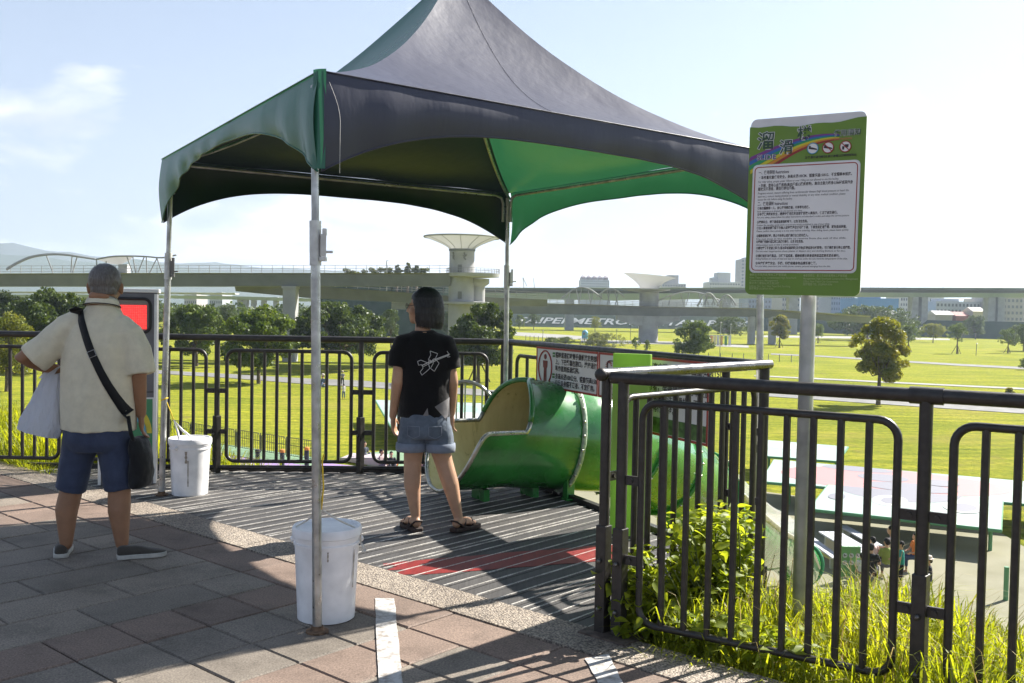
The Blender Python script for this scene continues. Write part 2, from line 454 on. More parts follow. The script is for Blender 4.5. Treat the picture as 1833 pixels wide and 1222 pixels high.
M_blade = leaf_mat('grass_blade', (0.17, 0.22, 0.025), (0.36, 0.38, 0.045), 0.6, 2.5, (1.6, 1.5, 0.4))
M_bark = mat('bark', (0.11, 0.085, 0.06), 0.9, var=0.4, vscale=6, bump=0.6, bscale=20)
M_path = mat('path_asphalt', (0.17, 0.167, 0.16), 0.85, var=0.15, vscale=0.6)
M_pale = mat('path_concrete', (0.25, 0.245, 0.22), 0.8, var=0.12, vscale=0.5)
M_conc = mat('concrete', (0.36, 0.35, 0.33), 0.8, var=0.18, vscale=0.35, detail=6)
M_rubber = mat('rubber_floor', (0.20, 0.19, 0.115), 0.9, var=0.12, vscale=0.4, bump=0.2, bscale=30)
M_purple = mat('purple_floor', (0.30, 0.20, 0.42), 0.85, var=0.12, vscale=0.6)
M_greenfloor = mat('green_floor', (0.16, 0.26, 0.15), 0.9, var=0.15, vscale=0.5)
M_white = mat('white_paint', (0.72, 0.71, 0.68), 0.6, var=0.14, vscale=14, detail=8)

# ------------------------------------------------------------------ ground: one sheet, plaza level, embankment, lawn to the horizon
vlist = [-2500, -60, 0, 3.3] + [3.6 + 0.2 * i for i in range(30)] + [9.9 + 0.6 * i for i in range(22)] + [26, 40, 70, 120, 220, 500, 1200, 4200]
ulist = [-3500, -300, -100] + [-40 + 2.0 * i for i in range(41)] + [100, 300, 3500]
g = MB()
P = []
for v in vlist:
    row = []
    for u in ulist:
        z = terrain(v) - 0.03
        if 4.6 < v < 18: z += 0.10 * mnoise.noise((u * 0.5, v * 0.5, 3.0))
        row.append(UV(u, v, z))
    P.append(row)
g.grid(P)
ground = g.build('ground', M_lawn, smooth=True); tag(ground, kind='structure')

# paths and floors on the lawn: sheets a few mm apart
def sheet(name, px, m, dz, kind='structure', label=None, cat=None):
    mb = MB(); pts = [gr(x, y, ZL + dz) for x, y in px]
    mb.prism([(q.x, q.y) for q in pts], ZL - 0.05, ZL + dz)
    o = mb.build(name, m); tag(o, kind=kind); return o
def band(name, top, bot, m, dz):
    mb = MB()
    mb.grid([[gr(x, y, ZL + dz) for x, y in top], [gr(x, y, ZL + dz) for x, y in bot]])
    # rim so that the sheet has thickness
    o = mb.build(name, m); tag(o, kind='structure')
    md = o.modifiers.new('t', 'SOLIDIFY'); md.thickness = 0.04; md.offset = -1 if o.data.polygons[0].normal.z > 0 else 1
    return o
band('path', [(150, 655), (280, 662), (410, 669), (550, 677), (650, 681), (760, 690), (900, 699), (1000, 706)],
     [(150, 660), (280, 668), (410, 676), (550, 687), (650, 692), (760, 701), (900, 710), (1000, 716)], M_path, 0.02)
band('path', [(1360, 700), (1450, 706), (1580, 714), (1700, 721), (1900, 733)], [(1360, 708), (1450, 714), (1580, 723), (1700, 731), (1900, 744)], M_path, 0.02)
band('path', [(1350, 671), (1480, 677), (1640, 685), (1900, 697)], [(1350, 673), (1480, 679.5), (1640, 687.5), (1900, 700)], M_pale, 0.03)
band('path', [(1380, 632), (1470, 636), (1600, 644), (1720, 651), (1900, 660)], [(1380, 634.5), (1470, 638.5), (1600, 647), (1720, 654.5), (1900, 664)], M_path, 0.03)
band('path', [(920, 594), (960, 596), (1010, 599), (1050, 602)], [(920, 600), (960, 603), (1010, 606), (1050, 608)], M_pale, 0.03)
band('path', [(1040, 608), (1120, 609), (1200, 611), (1340, 618)], [(1040, 612), (1120, 615), (1200, 616), (1340, 622)], M_pale, 0.035)
band('path', [(1340, 600), (1450, 601), (1600, 603), (1700, 606)], [(1340, 603), (1450, 604.5), (1600, 607), (1700, 608.5)], M_pale, 0.03)
band('path', [(0, 638), (100, 641), (200, 645)], [(0, 644), (100, 648), (200, 652)], M_pale, 0.03)
sheet('playground_floor', [(1200, 840), (1373, 880), (1470, 893), (1600, 912), (1765, 938), (1833, 978), (2000, 1060), (2000, 1400), (1000, 1400), (1000, 860)], M_rubber, 0.02)
sheet('playground_floor', [(340, 790), (390, 806), (560, 826), (660, 836), (905, 850), (1000, 905), (240, 905), (300, 830)], M_purple, 0.025)
sheet('playground_floor', [(640, 812), (700, 806), (900, 806), (980, 830), (905, 848), (660, 834)], M_greenfloor, 0.02)
sheet('playground_floor', [(370, 790), (560, 818), (560, 834), (400, 812)], M_greenfloor, 0.03)

# ------------------------------------------------------------------ plaza
base = MB()
base.add([UV(-60, -40, -0.014), UV(60, -40, -0.014), UV(60, 3.35, -0.014), UV(-60, 3.35, -0.014)], [(0, 1, 2, 3)])
plaza = base.build('plaza_paving', M_joint); tag(plaza, kind='structure')
DU, DV = 0.337, 0.3067
def paver_mesh(du, dv, m):
    mb = MB(); h = 0.05; c = 0.006; a, b = du / 2 - 0.004, dv / 2 - 0.004
    vs = [(-a, -b, -h), (a, -b, -h), (a, b, -h), (-a, b, -h), (-a, -b, -c), (a, -b, -c), (a, b, -c), (-a, b, -c),
          (-a + c, -b + c, 0), (a - c, -b + c, 0), (a - c, b - c, 0), (-a + c, b - c, 0)]
    fs = [(8, 9, 10, 11)] + [(4 + i, 4 + (i + 1) % 4, 8 + (i + 1) % 4, 8 + i) for i in range(4)] + [(i, (i + 1) % 4, 4 + (i + 1) % 4, 4 + i) for i in range(4)]
    mb.add(vs, fs); return mb.mesh('paver', m)
PV = {}
def pv(du, dv, red):
    k = (du, dv, red)
    if k not in PV: PV[k] = paver_mesh(du, dv, M_paver_red if red else M_paver_grey)
    return PV[k]
def put_paver(u, v, du, dv, red):
    o = link('paver', pv(du, dv, red), plaza, UV(u, v, random.uniform(-0.002, 0.0015)), (random.gauss(0, 0.002), random.gauss(0, 0.002), R(-41)))
u0 = -4.262
for i in range(-17, 10):
    ua = u0 + i * DU
    uc = ua + DU / 2
    red = i in (0, 3, 5, 8, -8, -9, -14) 
    square = i >= 0 or i in (-8, -9, -14)
    vb = 3.045
    if square:
        for k in range(8):
            put_paver(uc, vb - (k + 0.5) * DV, DU, DV, red or (i > 5 and k == 0 and i % 2 == 0))
    else:
        k = 0
        off = (i % 2)
        v = vb
        if off == 1:
            put_paver(uc, v - DV / 2, DU, DV, False); v -= DV
        for k in range(4):
            put_paver(uc, v - DV, DU, 2 * DV, False); v -= 2 * DV
for i in range(-10, 6):
    put_paver(-4.60 + 0.674 * i + 0.337, 3.045 + DV / 2, 0.674, DV, True)
# pebble-wash kerb strip
pk = MB(); 
for k in range(12):
    ua = -9.6 + k * 0.9
    pk.prism([tuple(UV(ua + 0.003, 3.355))[:2], tuple(UV(ua + 0.897, 3.355))[:2], tuple(UV(ua + 0.897, 3.628))[:2], tuple(UV(ua + 0.003, 3.628))[:2]], -0.1, 0.003)
pk.prism([tuple(UV(1.21, 3.355))[:2], tuple(UV(6, 3.355))[:2], tuple(UV(6, 3.62))[:2], tuple(UV(1.21, 3.62))[:2]], -0.1, 0.0)
o = pk.build('pebble_kerb', M_pebble); tag(o, kind='structure')
# white painted queue lines on the paving
def painted(name, quad, m, z, label):
    mb = MB(); mb.prism([(q[0], q[1]) for q in quad], z - 0.003, z); o = mb.build(name, m); tag(o, label, 'marking', 'white lines painted on the paving'); return o
def rough_quad(a, b, c, d, n=14, j=0.0022):
    L = [a.lerp(d, i / n) for i in range(n + 1)]; Rr = [b.lerp(c, i / n) for i in range(n + 1)]
    pts = [q + Vector((random.uniform(-j, j), random.uniform(-j, j), 0)) for q in L] + [q + Vector((random.uniform(-j, j), random.uniform(-j, j), 0)) for q in reversed(Rr)]
    return pts
def tape_mat():
    m, nt, b = node_mat('worn_white_line'); p = geo_pos(nt)
    c = ramp(nt, noise_tex(nt, p, 22, 8, 0.7), [(0.36, (0.24, 0.21, 0.18)), (0.55, (0.52, 0.51, 0.49))])
    nt.links.new(c, b.inputs['Base Color']); b.inputs['Roughness'].default_value = 0.6; return m
M_tape = tape_mat()
painted('floor_line', rough_quad(gr(671, 1072), gr(706, 1072), gr(722, 1240), gr(678, 1240)), M_tape, 0.005, 'white line painted on the paving beside the front bucket')
painted('floor_line', rough_quad(gr(1047, 1180), gr(1090, 1172), gr(1122, 1240), gr(1080, 1240)), M_tape, 0.005, 'short white line painted on the paving in front of the fence corner')

# ------------------------------------------------------------------ deck
deck = empty('deck', UV(-5, 4.5), None, None); tag(deck, kind='structure')
DECK_BACK = [(-2.50, 5.10), (-5.72, 6.52), (-8.9, 3.66)]
def deck_vend(u):
    for (a, b) in zip(DECK_BACK[:-1], DECK_BACK[1:]):
        if b[0] <= u <= a[0]:
            t = (u - a[0]) / (b[0] - a[0]); return a[1] + t * (b[1] - a[1])
    return 3.63
PLW = 0.121
plank_us = []
u = -2.50 - PLW / 2
while u > -8.75:
    v0, v1 = 3.632, min(deck_vend(u - PLW / 2), deck_vend(u + PLW / 2)) - 0.02
    if v1 - v0 > 0.12:
        mb = MB(); L = v1 - v0
        mb.box((0, 0, -0.0125), (PLW - 0.006, L, 0.025))
        o = inst('plank', mb.mesh('plank', M_plank), deck, UV(u, (v0 + v1) / 2, random.uniform(-0.001, 0.001)), (0, 0, R(-41)))
        plank_us.append((u, v0, v1, o))
    u -= PLW
for i, (u, v0, v1, o) in enumerate(plank_us):
    for du in ((0.034, -0.012) if i % 9 == 4 else (0.03,)):
        mb = MB(); mb.box((du + random.uniform(-0.004, 0.004), 0, 0.0022), (0.0072, v1 - v0 - 0.01, 0.0042))
        s = link('grip_strip', mb.mesh('grip_strip', M_strip), o)
dk = MB()
dk.prism([tuple(UV(-2.5, 3.64))[:2], tuple(UV(-2.5, 5.1))[:2], tuple(UV(-5.72, 6.52))[:2], tuple(UV(-8.9, 3.66))[:2]], -0.16, -0.03)
dk.build('substructure', mat('deck_steel', (0.035, 0.033, 0.032), 0.6), deck)
fb = MB()
for a, b in (((-2.5, 5.1), (-5.72, 6.52)), ((-5.72, 6.52), (-8.9, 3.68))):
    A, B = UV(*a), UV(*b); d = (B - A); ang = math.atan2(d.y, d.x)
    fb.box((A + B) / 2 + Vector((0, 0, -0.06)), (d.length, 0.05, 0.19), ang)
fb.build('edge_beam', mat('deck_edge', (0.03, 0.028, 0.028), 0.5), deck)
sp = MB()
for (u, v) in ((-2.9, 4.9), (-4.3, 5.4), (-5.6, 6.2), (-6.6, 5.3)):
    q = UV(u, v); sp.tube((q.x, q.y, terrain(v) - 0.3), (q.x, q.y, -0.1), 0.06)
sp.build('support_post', MATS['deck_steel'], deck)
# red painted warning bar across the deck
def red_mat():
    m, nt, b = node_mat('red_deck_paint'); p = geo_pos(nt)
    mp = N(nt, 'ShaderNodeMapping'); mp.inputs['Rotation'].default_value = (0, 0, R(41)); mp.inputs['Scale'].default_value = (26, 5, 10)
    nt.links.new(p, mp.inputs['Vector'])
    f = noise_tex(nt, mp.outputs[0], 1.0, 6, 0.7)
    nt.links.new(ramp(nt, f, [(0.35, (0.15, 0.008, 0.006)), (0.65, (0.23, 0.014, 0.009))]), b.inputs['Base Color'])
    b.inputs['Roughness'].default_value = 0.5
    al = N(nt, 'ShaderNodeMath', operation='GREATER_THAN'); al.inputs[1].default_value = 0.33
    nt.links.new(f, al.inputs[0]); nt.links.new(al.outputs[0], b.inputs['Alpha']); return m
rq = []
A, B, Cc, D = gr(690, 1008), gr(722, 1031), gr(1100, 1003), gr(1100, 974)
n = 16
rq = [A.lerp(B, i / n) + AV * random.uniform(-0.05, 0.05) for i in range(n + 1)] + [B.lerp(Cc, i / n) + AU * random.uniform(-0.01, 0.01) for i in range(1, n + 1)] + [Cc.lerp(D, 0.5), D] + [D.lerp(A, i / n) + AU * random.uniform(-0.01, 0.01) for i in range(1, n)]
mb = MB(); mb.prism([(q.x, q.y) for q in rq], 0.0012, 0.0026)
o = mb.build('painted_bar', red_mat()); tag(o, 'red painted bar across the dark deck boards', 'marking')
# ------------------------------------------------------------------ fences
M_rail = mat('brown_rail', (0.034, 0.030, 0.027), 0.42, 0.25, var=0.25, vscale=25, spec=0.6, bump=0.08, bscale=120)
M_steel = mat('galvanised', (0.46, 0.46, 0.45), 0.35, 0.85, var=0.2, vscale=18)
M_bolt = mat('bolt', (0.16, 0.15, 0.14), 0.4, 0.8)
BARS = {}
def bar_mesh(h, r):
    k = ('b', round(h, 3), r)
    if k not in BARS:
        mb = MB(); mb.tube((0, 0, -h / 2), (0, 0, h / 2), r, 8); BARS[k] = mb.mesh('bar', M_rail, 40)
    return BARS[k]
def frame_mesh(w, h, r, rad):
    k = ('f', round(w, 3), round(h, 3), r)
    if k not in BARS:
        pts = []
        for (cx, cz, a0) in ((w / 2 - rad, h / 2 - rad, 0), (-w / 2 + rad, h / 2 - rad, 90), (-w / 2 + rad, -h / 2 + rad, 180), (w / 2 - rad, -h / 2 + rad, 270)):
            for j in range(7):
                a = R(a0 + 15 * j); pts.append((cx + rad * math.cos(a), 0, cz + rad * math.sin(a)))
        mb = MB(); mb.path(pts, r, 8, closed=True); BARS[k] = mb.mesh('panel_frame', M_rail, True)
    return BARS[k]
def bracket_mesh(w):
    k = ('k', round(w, 3))
    if k not in BARS:
        mb = MB(); mb.box((0, 0, 0), (w, 0.012, 0.042)); mb.tube((0, -0.014, 0), (0, 0.014, 0), 0.011, 8); BARS[k] = mb.mesh('bracket', M_rail, 40)
    return BARS[k]
def fence_panel(root, A, B, w, z0=0.10, z1=1.075, nb=9, r=0.0165, rad=0.075, brackets=True, zb=(0.36, 0.72)):
    """panel centred between posts A and B"""
    c = (A + B) / 2; d = (B - A); ang = math.atan2(d.y, d.x); d = d.normalized(); L = (B - A).length
    h = z1 - z0; zc = (z0 + z1) / 2
    f = inst('panel_frame', frame_mesh(w, h, r, rad), root, (c.x, c.y, zc + c.z), (0, 0, ang))
    for i in range(nb):
        x = -w / 2 + w * (i + 1) / (nb + 1)
        b = link('bar', bar_mesh(h - r, r * 0.92), f, (x, 0, 0))
    if brackets:
        gap = (L - w) / 2
        for sgn in (-1, 1):
            for z in zb:
                q = c + d * sgn * (w / 2 + gap / 2)
                inst('bracket', bracket_mesh(gap + 0.01), root, (q.x, q.y, z + c.z), (0, 0, ang))
    return f
def post(root, q, z0=-0.05, z1=1.16, r=0.024, sleeve=True):
    mb = MB(); mb.tube((q.x, q.y, z0), (q.x, q.y, z1), r, 12)
    o = mb.build('post', M_rail, root, 40)
    if sleeve:
        s = MB(); s.box((q.x, q.y, 0.22), (0.054, 0.054, 0.56), R(-41)); s.build('post_sleeve', M_rail, o, bevel=0.004)
        for z in (0.12, 0.34):
            s = MB(); s.ell((q.x - 0.022, q.y - 0.026, z), 0.011, nu=8, nv=6); s.build('bolt', M_bolt, o, True)
    return o
def rail(root, pts, r=0.028, m=None, name='top_rail'):
    mb = MB(); mb.path(pts, r, 12); return mb.build(name, m or M_rail, root, 40)
V3 = lambda x, y, z=0.0: Vector((x, y, z))
TOPZ = 1.185
# back of the deck and plaza edge (one long run)
fa = empty('railing', V3(-1.3, 8.6), 'long dark brown railing along the back of the deck, behind the woman', 'railing')
bx = [(-0.075, 8.66), (-1.33, 8.57), (-2.58, 8.49), (-3.86, 8.47), (-5.14, 8.5), (-6.4, 8.55)]
bp = [V3(*q) for q in bx]
for i, q in enumerate(bp): post(fa, q, z1=TOPZ, sleeve=i in (1, 2, 3, 4))
rail(fa, [q + V3(0, 0, TOPZ) for q in bp])
fence_panel(fa, bp[1], bp[0] + V3(-0.03, 0), 1.00, nb=8)
for i in (1, 2, 3, 4): fence_panel(fa, bp[i + 1], bp[i], 1.085)
rail(fa, [bp[0] + V3(0, 0, 0.045), bp[2] + V3(0, 0, 0.045), bp[3] + V3(0.35, 0, 0.045)], 0.02, name='bottom_rail')
# railing with the boards, running from the back corner towards the big sign
C1, C2 = V3(-0.015, 8.64), V3(1.436, 5.505)
fsn = empty('railing', V3(0.7, 7.1), 'dark railing carrying the slide notice boards above the green tube', 'railing')
dS = (C2 - C1)
pS = lambda t: C1 + dS * t
# post positions measured along the run
for t in (0.0, 0.265, 0.90, 1.0): post(fsn, pS(t), z1=TOPZ, sleeve=False)
rail(fsn, [C1 + V3(0, 0, TOPZ), C2 + V3(0, 0, TOPZ)])
fence_panel(fsn, pS(0.0), pS(0.265), 0.62, nb=2, z0=0.45, zb=(0.6, 0.8))
fence_panel(fsn, pS(0.90), pS(1.0), 0.20, nb=1, z0=0.10, zb=(0.4, 0.8))
# side railing between the tube and the plaza corner, sun glint on its top rail put into a paler metal
Pp = V3(0.435, 4.40)
fsd = empty('railing', V3(0.93, 4.95), 'short side railing of the deck running back from the corner posts, top rail shining', 'railing')
for q in (Pp, C2 + V3(0.0, -0.03)): post(fsd, q, z1=TOPZ, sleeve=q is Pp)
rail(fsd, [Pp + V3(-0.02, -0.02, TOPZ + 0.005), C2 + V3(0.03, 0.0, TOPZ + 0.005)], 0.027, mat('sunlit_rail', (0.15, 0.145, 0.14), 0.28, 0.85, var=0.3, vscale=10))
dP = (C2 - Pp)
fence_panel(fsd, Pp, C2 + V3(0, -0.03), dP.length - 0.26, nb=10, zb=(0.30, 0.72))
rail(fsd, [Pp + dP * 0.05 + V3(0, 0, 0.03), C2 + V3(0, 0, 0.03)], 0.016, name='bottom_rail')
# railing in the foreground along the grass bank
P2 = V3(0.505, 4.345); Q = V3(1.57, 3.655); Q2 = V3(2.64, 2.96); Q3 = V3(3.71, 2.27)
ff = empty('railing', V3(1.04, 4.0), 'dark brown railing in the right foreground along the tall grass bank', 'railing')
for i, q in enumerate((P2, Q, Q2, Q3)): post(ff, q, z1=TOPZ - 0.005, z0=-0.1, r=0.025)
rail(ff, [P2 + V3(-0.05, 0.03, TOPZ - 0.008), Q + V3(0, 0, TOPZ - 0.008)], 0.0275)
rail(ff, [Q + V3(0, 0, TOPZ - 0.006), Q2 + V3(0, 0, TOPZ - 0.006), Q3 + V3(0, 0, TOPZ - 0.006)], 0.0275)
cp = MB(); dq = (Q2 - Q).normalized(); cp.tube(Q - dq * 0.06 + V3(0, 0, TOPZ - 0.007), Q + dq * 0.06 + V3(0, 0, TOPZ - 0.007), 0.033, 12); cp.build('rail_coupling', M_rail, ff, 40)
fence_panel(ff, P2, Q, 1.075, z0=0.085); fence_panel(ff, Q, Q2, 1.075, z0=0.085); fence_panel(ff, Q2, Q3, 1.075, z0=0.085)
bpz = MB(); bpz.box((P2.x - 0.03, P2.y + 0.02, 0.006), (0.26, 0.16, 0.012), R(-41)); bpz.build('base_plate', mat('rusty_plate', (0.10, 0.075, 0.06), 0.8, var=0.4, vscale=30), ff)
cap = MB(); cap.ell(Pp + V3(-0.03, -0.03, TOPZ + 0.005), 0.03, nu=12, nv=8); cap.build('rail_end', M_rail, fsd, True)
# light green board standing beside the tube
gb = empty('green_board', V3(0.82, 6.35), 'tall light green board standing beside the tube slide', 'board')
M_lime = mat('lime_panel', (0.36, 0.58, 0.10), 0.45, var=0.08, vscale=3, trans=0.35)
A = at(1099, 638, 6.42); B = at(1166, 637, 6.30)
d = B - A; ang = math.atan2(d.y, d.x); c = (A + B) / 2
m = MB(); m.box((c.x, c.y, 0.55), (d.length, 0.035, 1.30), ang); m.build('front_panel', M_lime, gb, bevel=0.004)
m = MB(); n_ = Vector((-math.sin(ang), math.cos(ang), 0)); q = Vector((A.x, A.y, 0)) + n_ * 0.17; m.box((q.x, q.y, 0.54), (0.03, 0.30, 1.26), ang); m.build('side_panel', M_lime, gb, bevel=0.003)
# ------------------------------------------------------------------ canopy tent
def fabric(name, c, trans, rough=0.42, tc=None, inner=None):
    m, nt, b = node_mat(name); p = geo_pos(nt)
    f = noise_tex(nt, p, 2.2, 5, 0.6)
    cc = ramp(nt, f, [(0.3, tuple(x * 0.93 for x in c)), (0.7, tuple(x * 1.07 for x in c))])
    if inner:   # the inner face takes a separate, darker green colour
        cc = mixc(nt, N(nt, 'ShaderNodeNewGeometry').outputs['Backfacing'], cc, inner)
    nt.links.new(cc, b.inputs['Base Color']); b.inputs['Roughness'].default_value = rough
    b.inputs['Sheen Weight'].default_value = 0.05; b.inputs['Sheen Roughness'].default_value = 0.4
    mp = N(nt, 'ShaderNodeMapping'); mp.inputs['Scale'].default_value = (1, 1, 0.35); nt.links.new(p, mp.inputs['Vector'])
    bump(nt, b, noise_tex(nt, mp.outputs[0], 5.0, 4, 0.5), 0.16, 0.05)
    t = N(nt, 'ShaderNodeBsdfTranslucent'); mx = N(nt, 'ShaderNodeMixShader'); mx.inputs[0].default_value = trans
    t.inputs['Color'].default_value = tuple(tc or c) + (1,)
    nt.links.new(b.outputs[0], mx.inputs[1]); nt.links.new(t.outputs[0], mx.inputs[2])
    nt.links.new(mx.outputs[0], nt.nodes['Material Output'].inputs['Surface'])
    return m
M_navy = fabric('navy_tarp', (0.030, 0.032, 0.060), 0.03, 0.42, None, (0.010, 0.030, 0.018))
M_gtarp = fabric('green_tarp', (0.045, 0.19, 0.13), 0.34, 0.27, (0.016, 0.085, 0.034))
M_pole = mat('tent_pole', (0.42, 0.42, 0.41), 0.34, 0.8, var=0.25, vscale=14)
M_clamp = mat('tent_clamp', (0.55, 0.55, 0.53), 0.45, 0.4, var=0.15, vscale=20)
TF, TL, TR, TB = V3(-0.87, 4.36), V3(-2.675, 7.42), V3(1.585, 6.10), V3(-0.045, 8.48)
def zat(x, y, Y): return at(x, y, Y).z
EZ = {'F': 2.52, 'L': zat(294, 285, 7.42), 'R': zat(1377, 272, 6.10), 'B': zat(910, 345, 8.48)}
EV = {'F': zat(553, 306, 4.36), 'L': zat(293, 398, 7.42), 'R': 2.06, 'B': zat(913, 437, 8.48)}
ep = {k: V3(q.x, q.y, EZ[k]) for k, q in zip('FLRB', (TF, TL, TR, TB))}
ctr = (TF + TL + TR + TB) / 4
pk = V3(-0.432, 6.607, 3.745)
tent = empty('canopy_tent', V3(ctr.x, ctr.y, 0), 'peaked canopy tent of navy and green tarpaulin on four steel legs over the deck', 'canopy')
def gprof(t): return 0.384 * t + 0.616 * t ** 2.13
def roof_pt(a, b, s, t):
    e = ep[a].lerp(ep[b], s)
    q = e.lerp(pk, t * 0.985)
    sag = 4 * s * (1 - s)
    g = gprof(t) - 0.046 * sag * math.sin(math.pi * min(1, t))
    q.z = e.z + (pk.z - e.z) * g + 0.008 * mnoise.noise((q.x * 2.5, q.y * 2.5, 1.7))
    return q
def outward(a, b):
    d = ep[b] - ep[a]; n = Vector((d.y, -d.x, 0)).normalized()
    if n.dot(ep[a] - pk) < 0: n = -n
    return n
def canopy_side(a, b, m, wr, mid=0.165, pw=3.3):
    n_ = outward(a, b)
    mb = MB(); NS, NT = 36, 22
    mb.grid([[roof_pt(a, b, i / NS, j / NT) for i in range(NS + 1)] for j in range(NT + 1)])
    o = mb.build('roof_panel', m, tent, True)
    if sum(p_.normal.z for p_ in o.data.polygons) < 0: o.data.flip_normals()
    vb = MB(); rows = []
    for j in range(9):
        row = []
        for i in range(73):
            s = i / 72; e = ep[a].lerp(ep[b], s); zc = EV[a] * (1 - s) + EV[b] * s
            edge = abs(2 * s - 1)
            full = (e.z - zc)
            dep = mid + (full - mid) * (edge ** pw)
            t = j / 8
            w = wr * (0.020 * math.sin(s * 46 + 3 * math.sin(s * 9)) * t * (0.4 + edge) + 0.03 * mnoise.noise((s * 9, t * 1.5, wr * 7)) * t)
            bulge = 0.012 + 0.018 * math.sin(math.pi * t) * (0.3 + edge)
            row.append(e + n_ * (bulge + w) + V3(0, 0, -dep * t))
        rows.append(row)
    vb.grid(rows)
    v = vb.build('valance', m, tent, True)
    if sum(p_.normal.dot(n_) for p_ in v.data.polygons) < 0: v.data.flip_normals()
    hm = MB(); hm.path([q for q in rows[-1]], 0.005, 6); hm.build('hem', m, v, True)
    ed = MB(); ed.path([q + n_ * 0.004 for q in rows[0]], 0.0035, 8); ed.build('eave_piping', m, v, True)
    return o
oFR = canopy_side('F', 'R', M_navy, 0.22)
canopy_side('F', 'L', M_gtarp, 0.45, 0.105, 2.7)
canopy_side('L', 'B', M_navy, 0.25)
canopy_side('B', 'R', M_gtarp, 0.3)
# seam up the middle of the front panel, and the corner strip
sm = MB(); sm.path([roof_pt('F', 'R', 0.5, j / 20) + V3(0, 0, 0.003) for j in range(20)], 0.0010, 6); sm.build('seam', M_navy, oFR, True)
cs = MB(); nFR, nFL = outward('F', 'R'), outward('F', 'L')
cs.grid([[ep['F'] + (nFL * (1 - k / 4) + nFR * (k / 4)).normalized() * 0.028 + (ep['L'] - ep['F']).normalized() * 0.03 * (1 - k / 4) + (ep['R'] - ep['F']).normalized() * 0.01 * (k / 4) + V3(0, 0, 0.01 - j * (EZ['F'] - EV['F']) / 8) for k in range(5)] for j in range(9)])
cs.build('corner_strip', M_gtarp, tent, True)
st = MB(); st.path([ep['F'] + nFR * 0.040 + (ep['R'] - ep['F']).normalized() * (0.02 + 0.055 * math.sin(min(1, j / 5) * 1.5)) + V3(0, 0, -0.05 - j * 0.033) for j in range(13)], 0.0008, 5); st.build('stitching', M_white, tent)
# apex cap
ac = MB(); ac.lathe([(0.02, -0.12), (0.05, -0.10), (0.05, 0.02), (0.015, 0.05)], pk, 12); ac.build('apex_cap', M_clamp, tent, 40)
# frame: legs, sleeves, clamps, eave bars with bent ends, hips
legs = {'F': (gr(568, 1131), at(553, 300, 4.36)), 'L': (gr(289, 886), at(296, 300, 7.42)), 'R': (gr(1352, 880), V3(TR.x, TR.y, 2.5)), 'B': (V3(-0.045, 8.46, 0), V3(TB.x, TB.y, 2.4))}
legs['R'] = (V3(1.60, 6.08, 0), V3(TR.x, TR.y, 2.45))
for k, (a, b) in legs.items():
    a = V3(a.x, a.y, 0); b = V3(b.x, b.y, EZ[k] - 0.05)
    b += (V3(ctr.x, ctr.y, 0) - V3(b.x, b.y, 0)).normalized() * 0.055
    a0 = a + V3(0, 0, -0.9) if k == 'R' else a
    lr = {'F': 0.0215, 'L': 0.023, 'R': 0.022, 'B': 0.022}[k]
    up = lambda z: a.lerp(b, z / b.z)
    m = MB(); m.tube(a0, up(1.72), lr, 14); leg = m.build('leg', M_pole, tent, 40)
    m = MB(); m.tube(up(1.70), b, lr * 0.80, 14); m.build('upper_leg', M_pole, tent, 40)
    m = MB(); m.tube(up(1.66), up(1.86), lr * 1.22, 14); sl = m.build('sleeve', M_clamp, tent, 40)
    m = MB(); q = up(1.75) + V3(0.038, -0.012, 0); m.box(q, (0.026, 0.03, 0.10), 0.2); m.box(q + V3(0.006, -0.004, 0.06), (0.018, 0.02, 0.03)); m.box(q + V3(0.0, 0.0, -0.062), (0.03, 0.028, 0.02)); m.tube(q + V3(0.0, 0, -0.03), q + V3(0.045, -0.01, -0.03), 0.006, 8)
    m.build('latch', M_clamp if k != 'L' else M_bolt, sl, bevel=0.002)
    if k in 'FLB':
        m = MB(); m.lathe([(0.052, 0), (0.052, 0.008), (0.03, 0.012), (0.026, 0.03)], a, 16); m.build('base_plate', mat('rusty_foot', (0.16, 0.10, 0.06), 0.8, 0.3, var=0.5, vscale=40), leg, 40)
for a, b in (('F', 'R'), ('F', 'L'), ('L', 'B'), ('B', 'R')):
    A, B = ep[a], ep[b]; d = (B - A).normalized(); n_ = -outward(a, b) * 0.03
    pts = [A + d * 0.07 + n_ + V3(0, 0, -0.26), A + d * 0.07 + n_ + V3(0, 0, -0.10), A + d * 0.085 + n_ + V3(0, 0, -0.055), A + d * 0.14 + n_ + V3(0, 0, -0.035)]
    pts += [B - d * 0.14 + n_ + V3(0, 0, -0.035), B - d * 0.085 + n_ + V3(0, 0, -0.055), B - d * 0.07 + n_ + V3(0, 0, -0.10), B - d * 0.07 + n_ + V3(0, 0, -0.26)]
    m = MB(); m.path(pts, 0.013, 8); m.build('eave_bar', M_pole, tent, 50)
for k in 'FLRB':
    m = MB(); A = ep[k] + V3(0, 0, -0.03); hp = pk + V3(0, 0, -0.08)
    pts = []
    for j in range(12):
        t = j / 11; q = A.lerp(hp, t); q.z = A.z + (hp.z - A.z) * (gprof(t) * 0.9) - 0.02; pts.append(q)
    m.path(pts, 0.013, 8); m.build('hip_bar', M_pole, tent, 50)
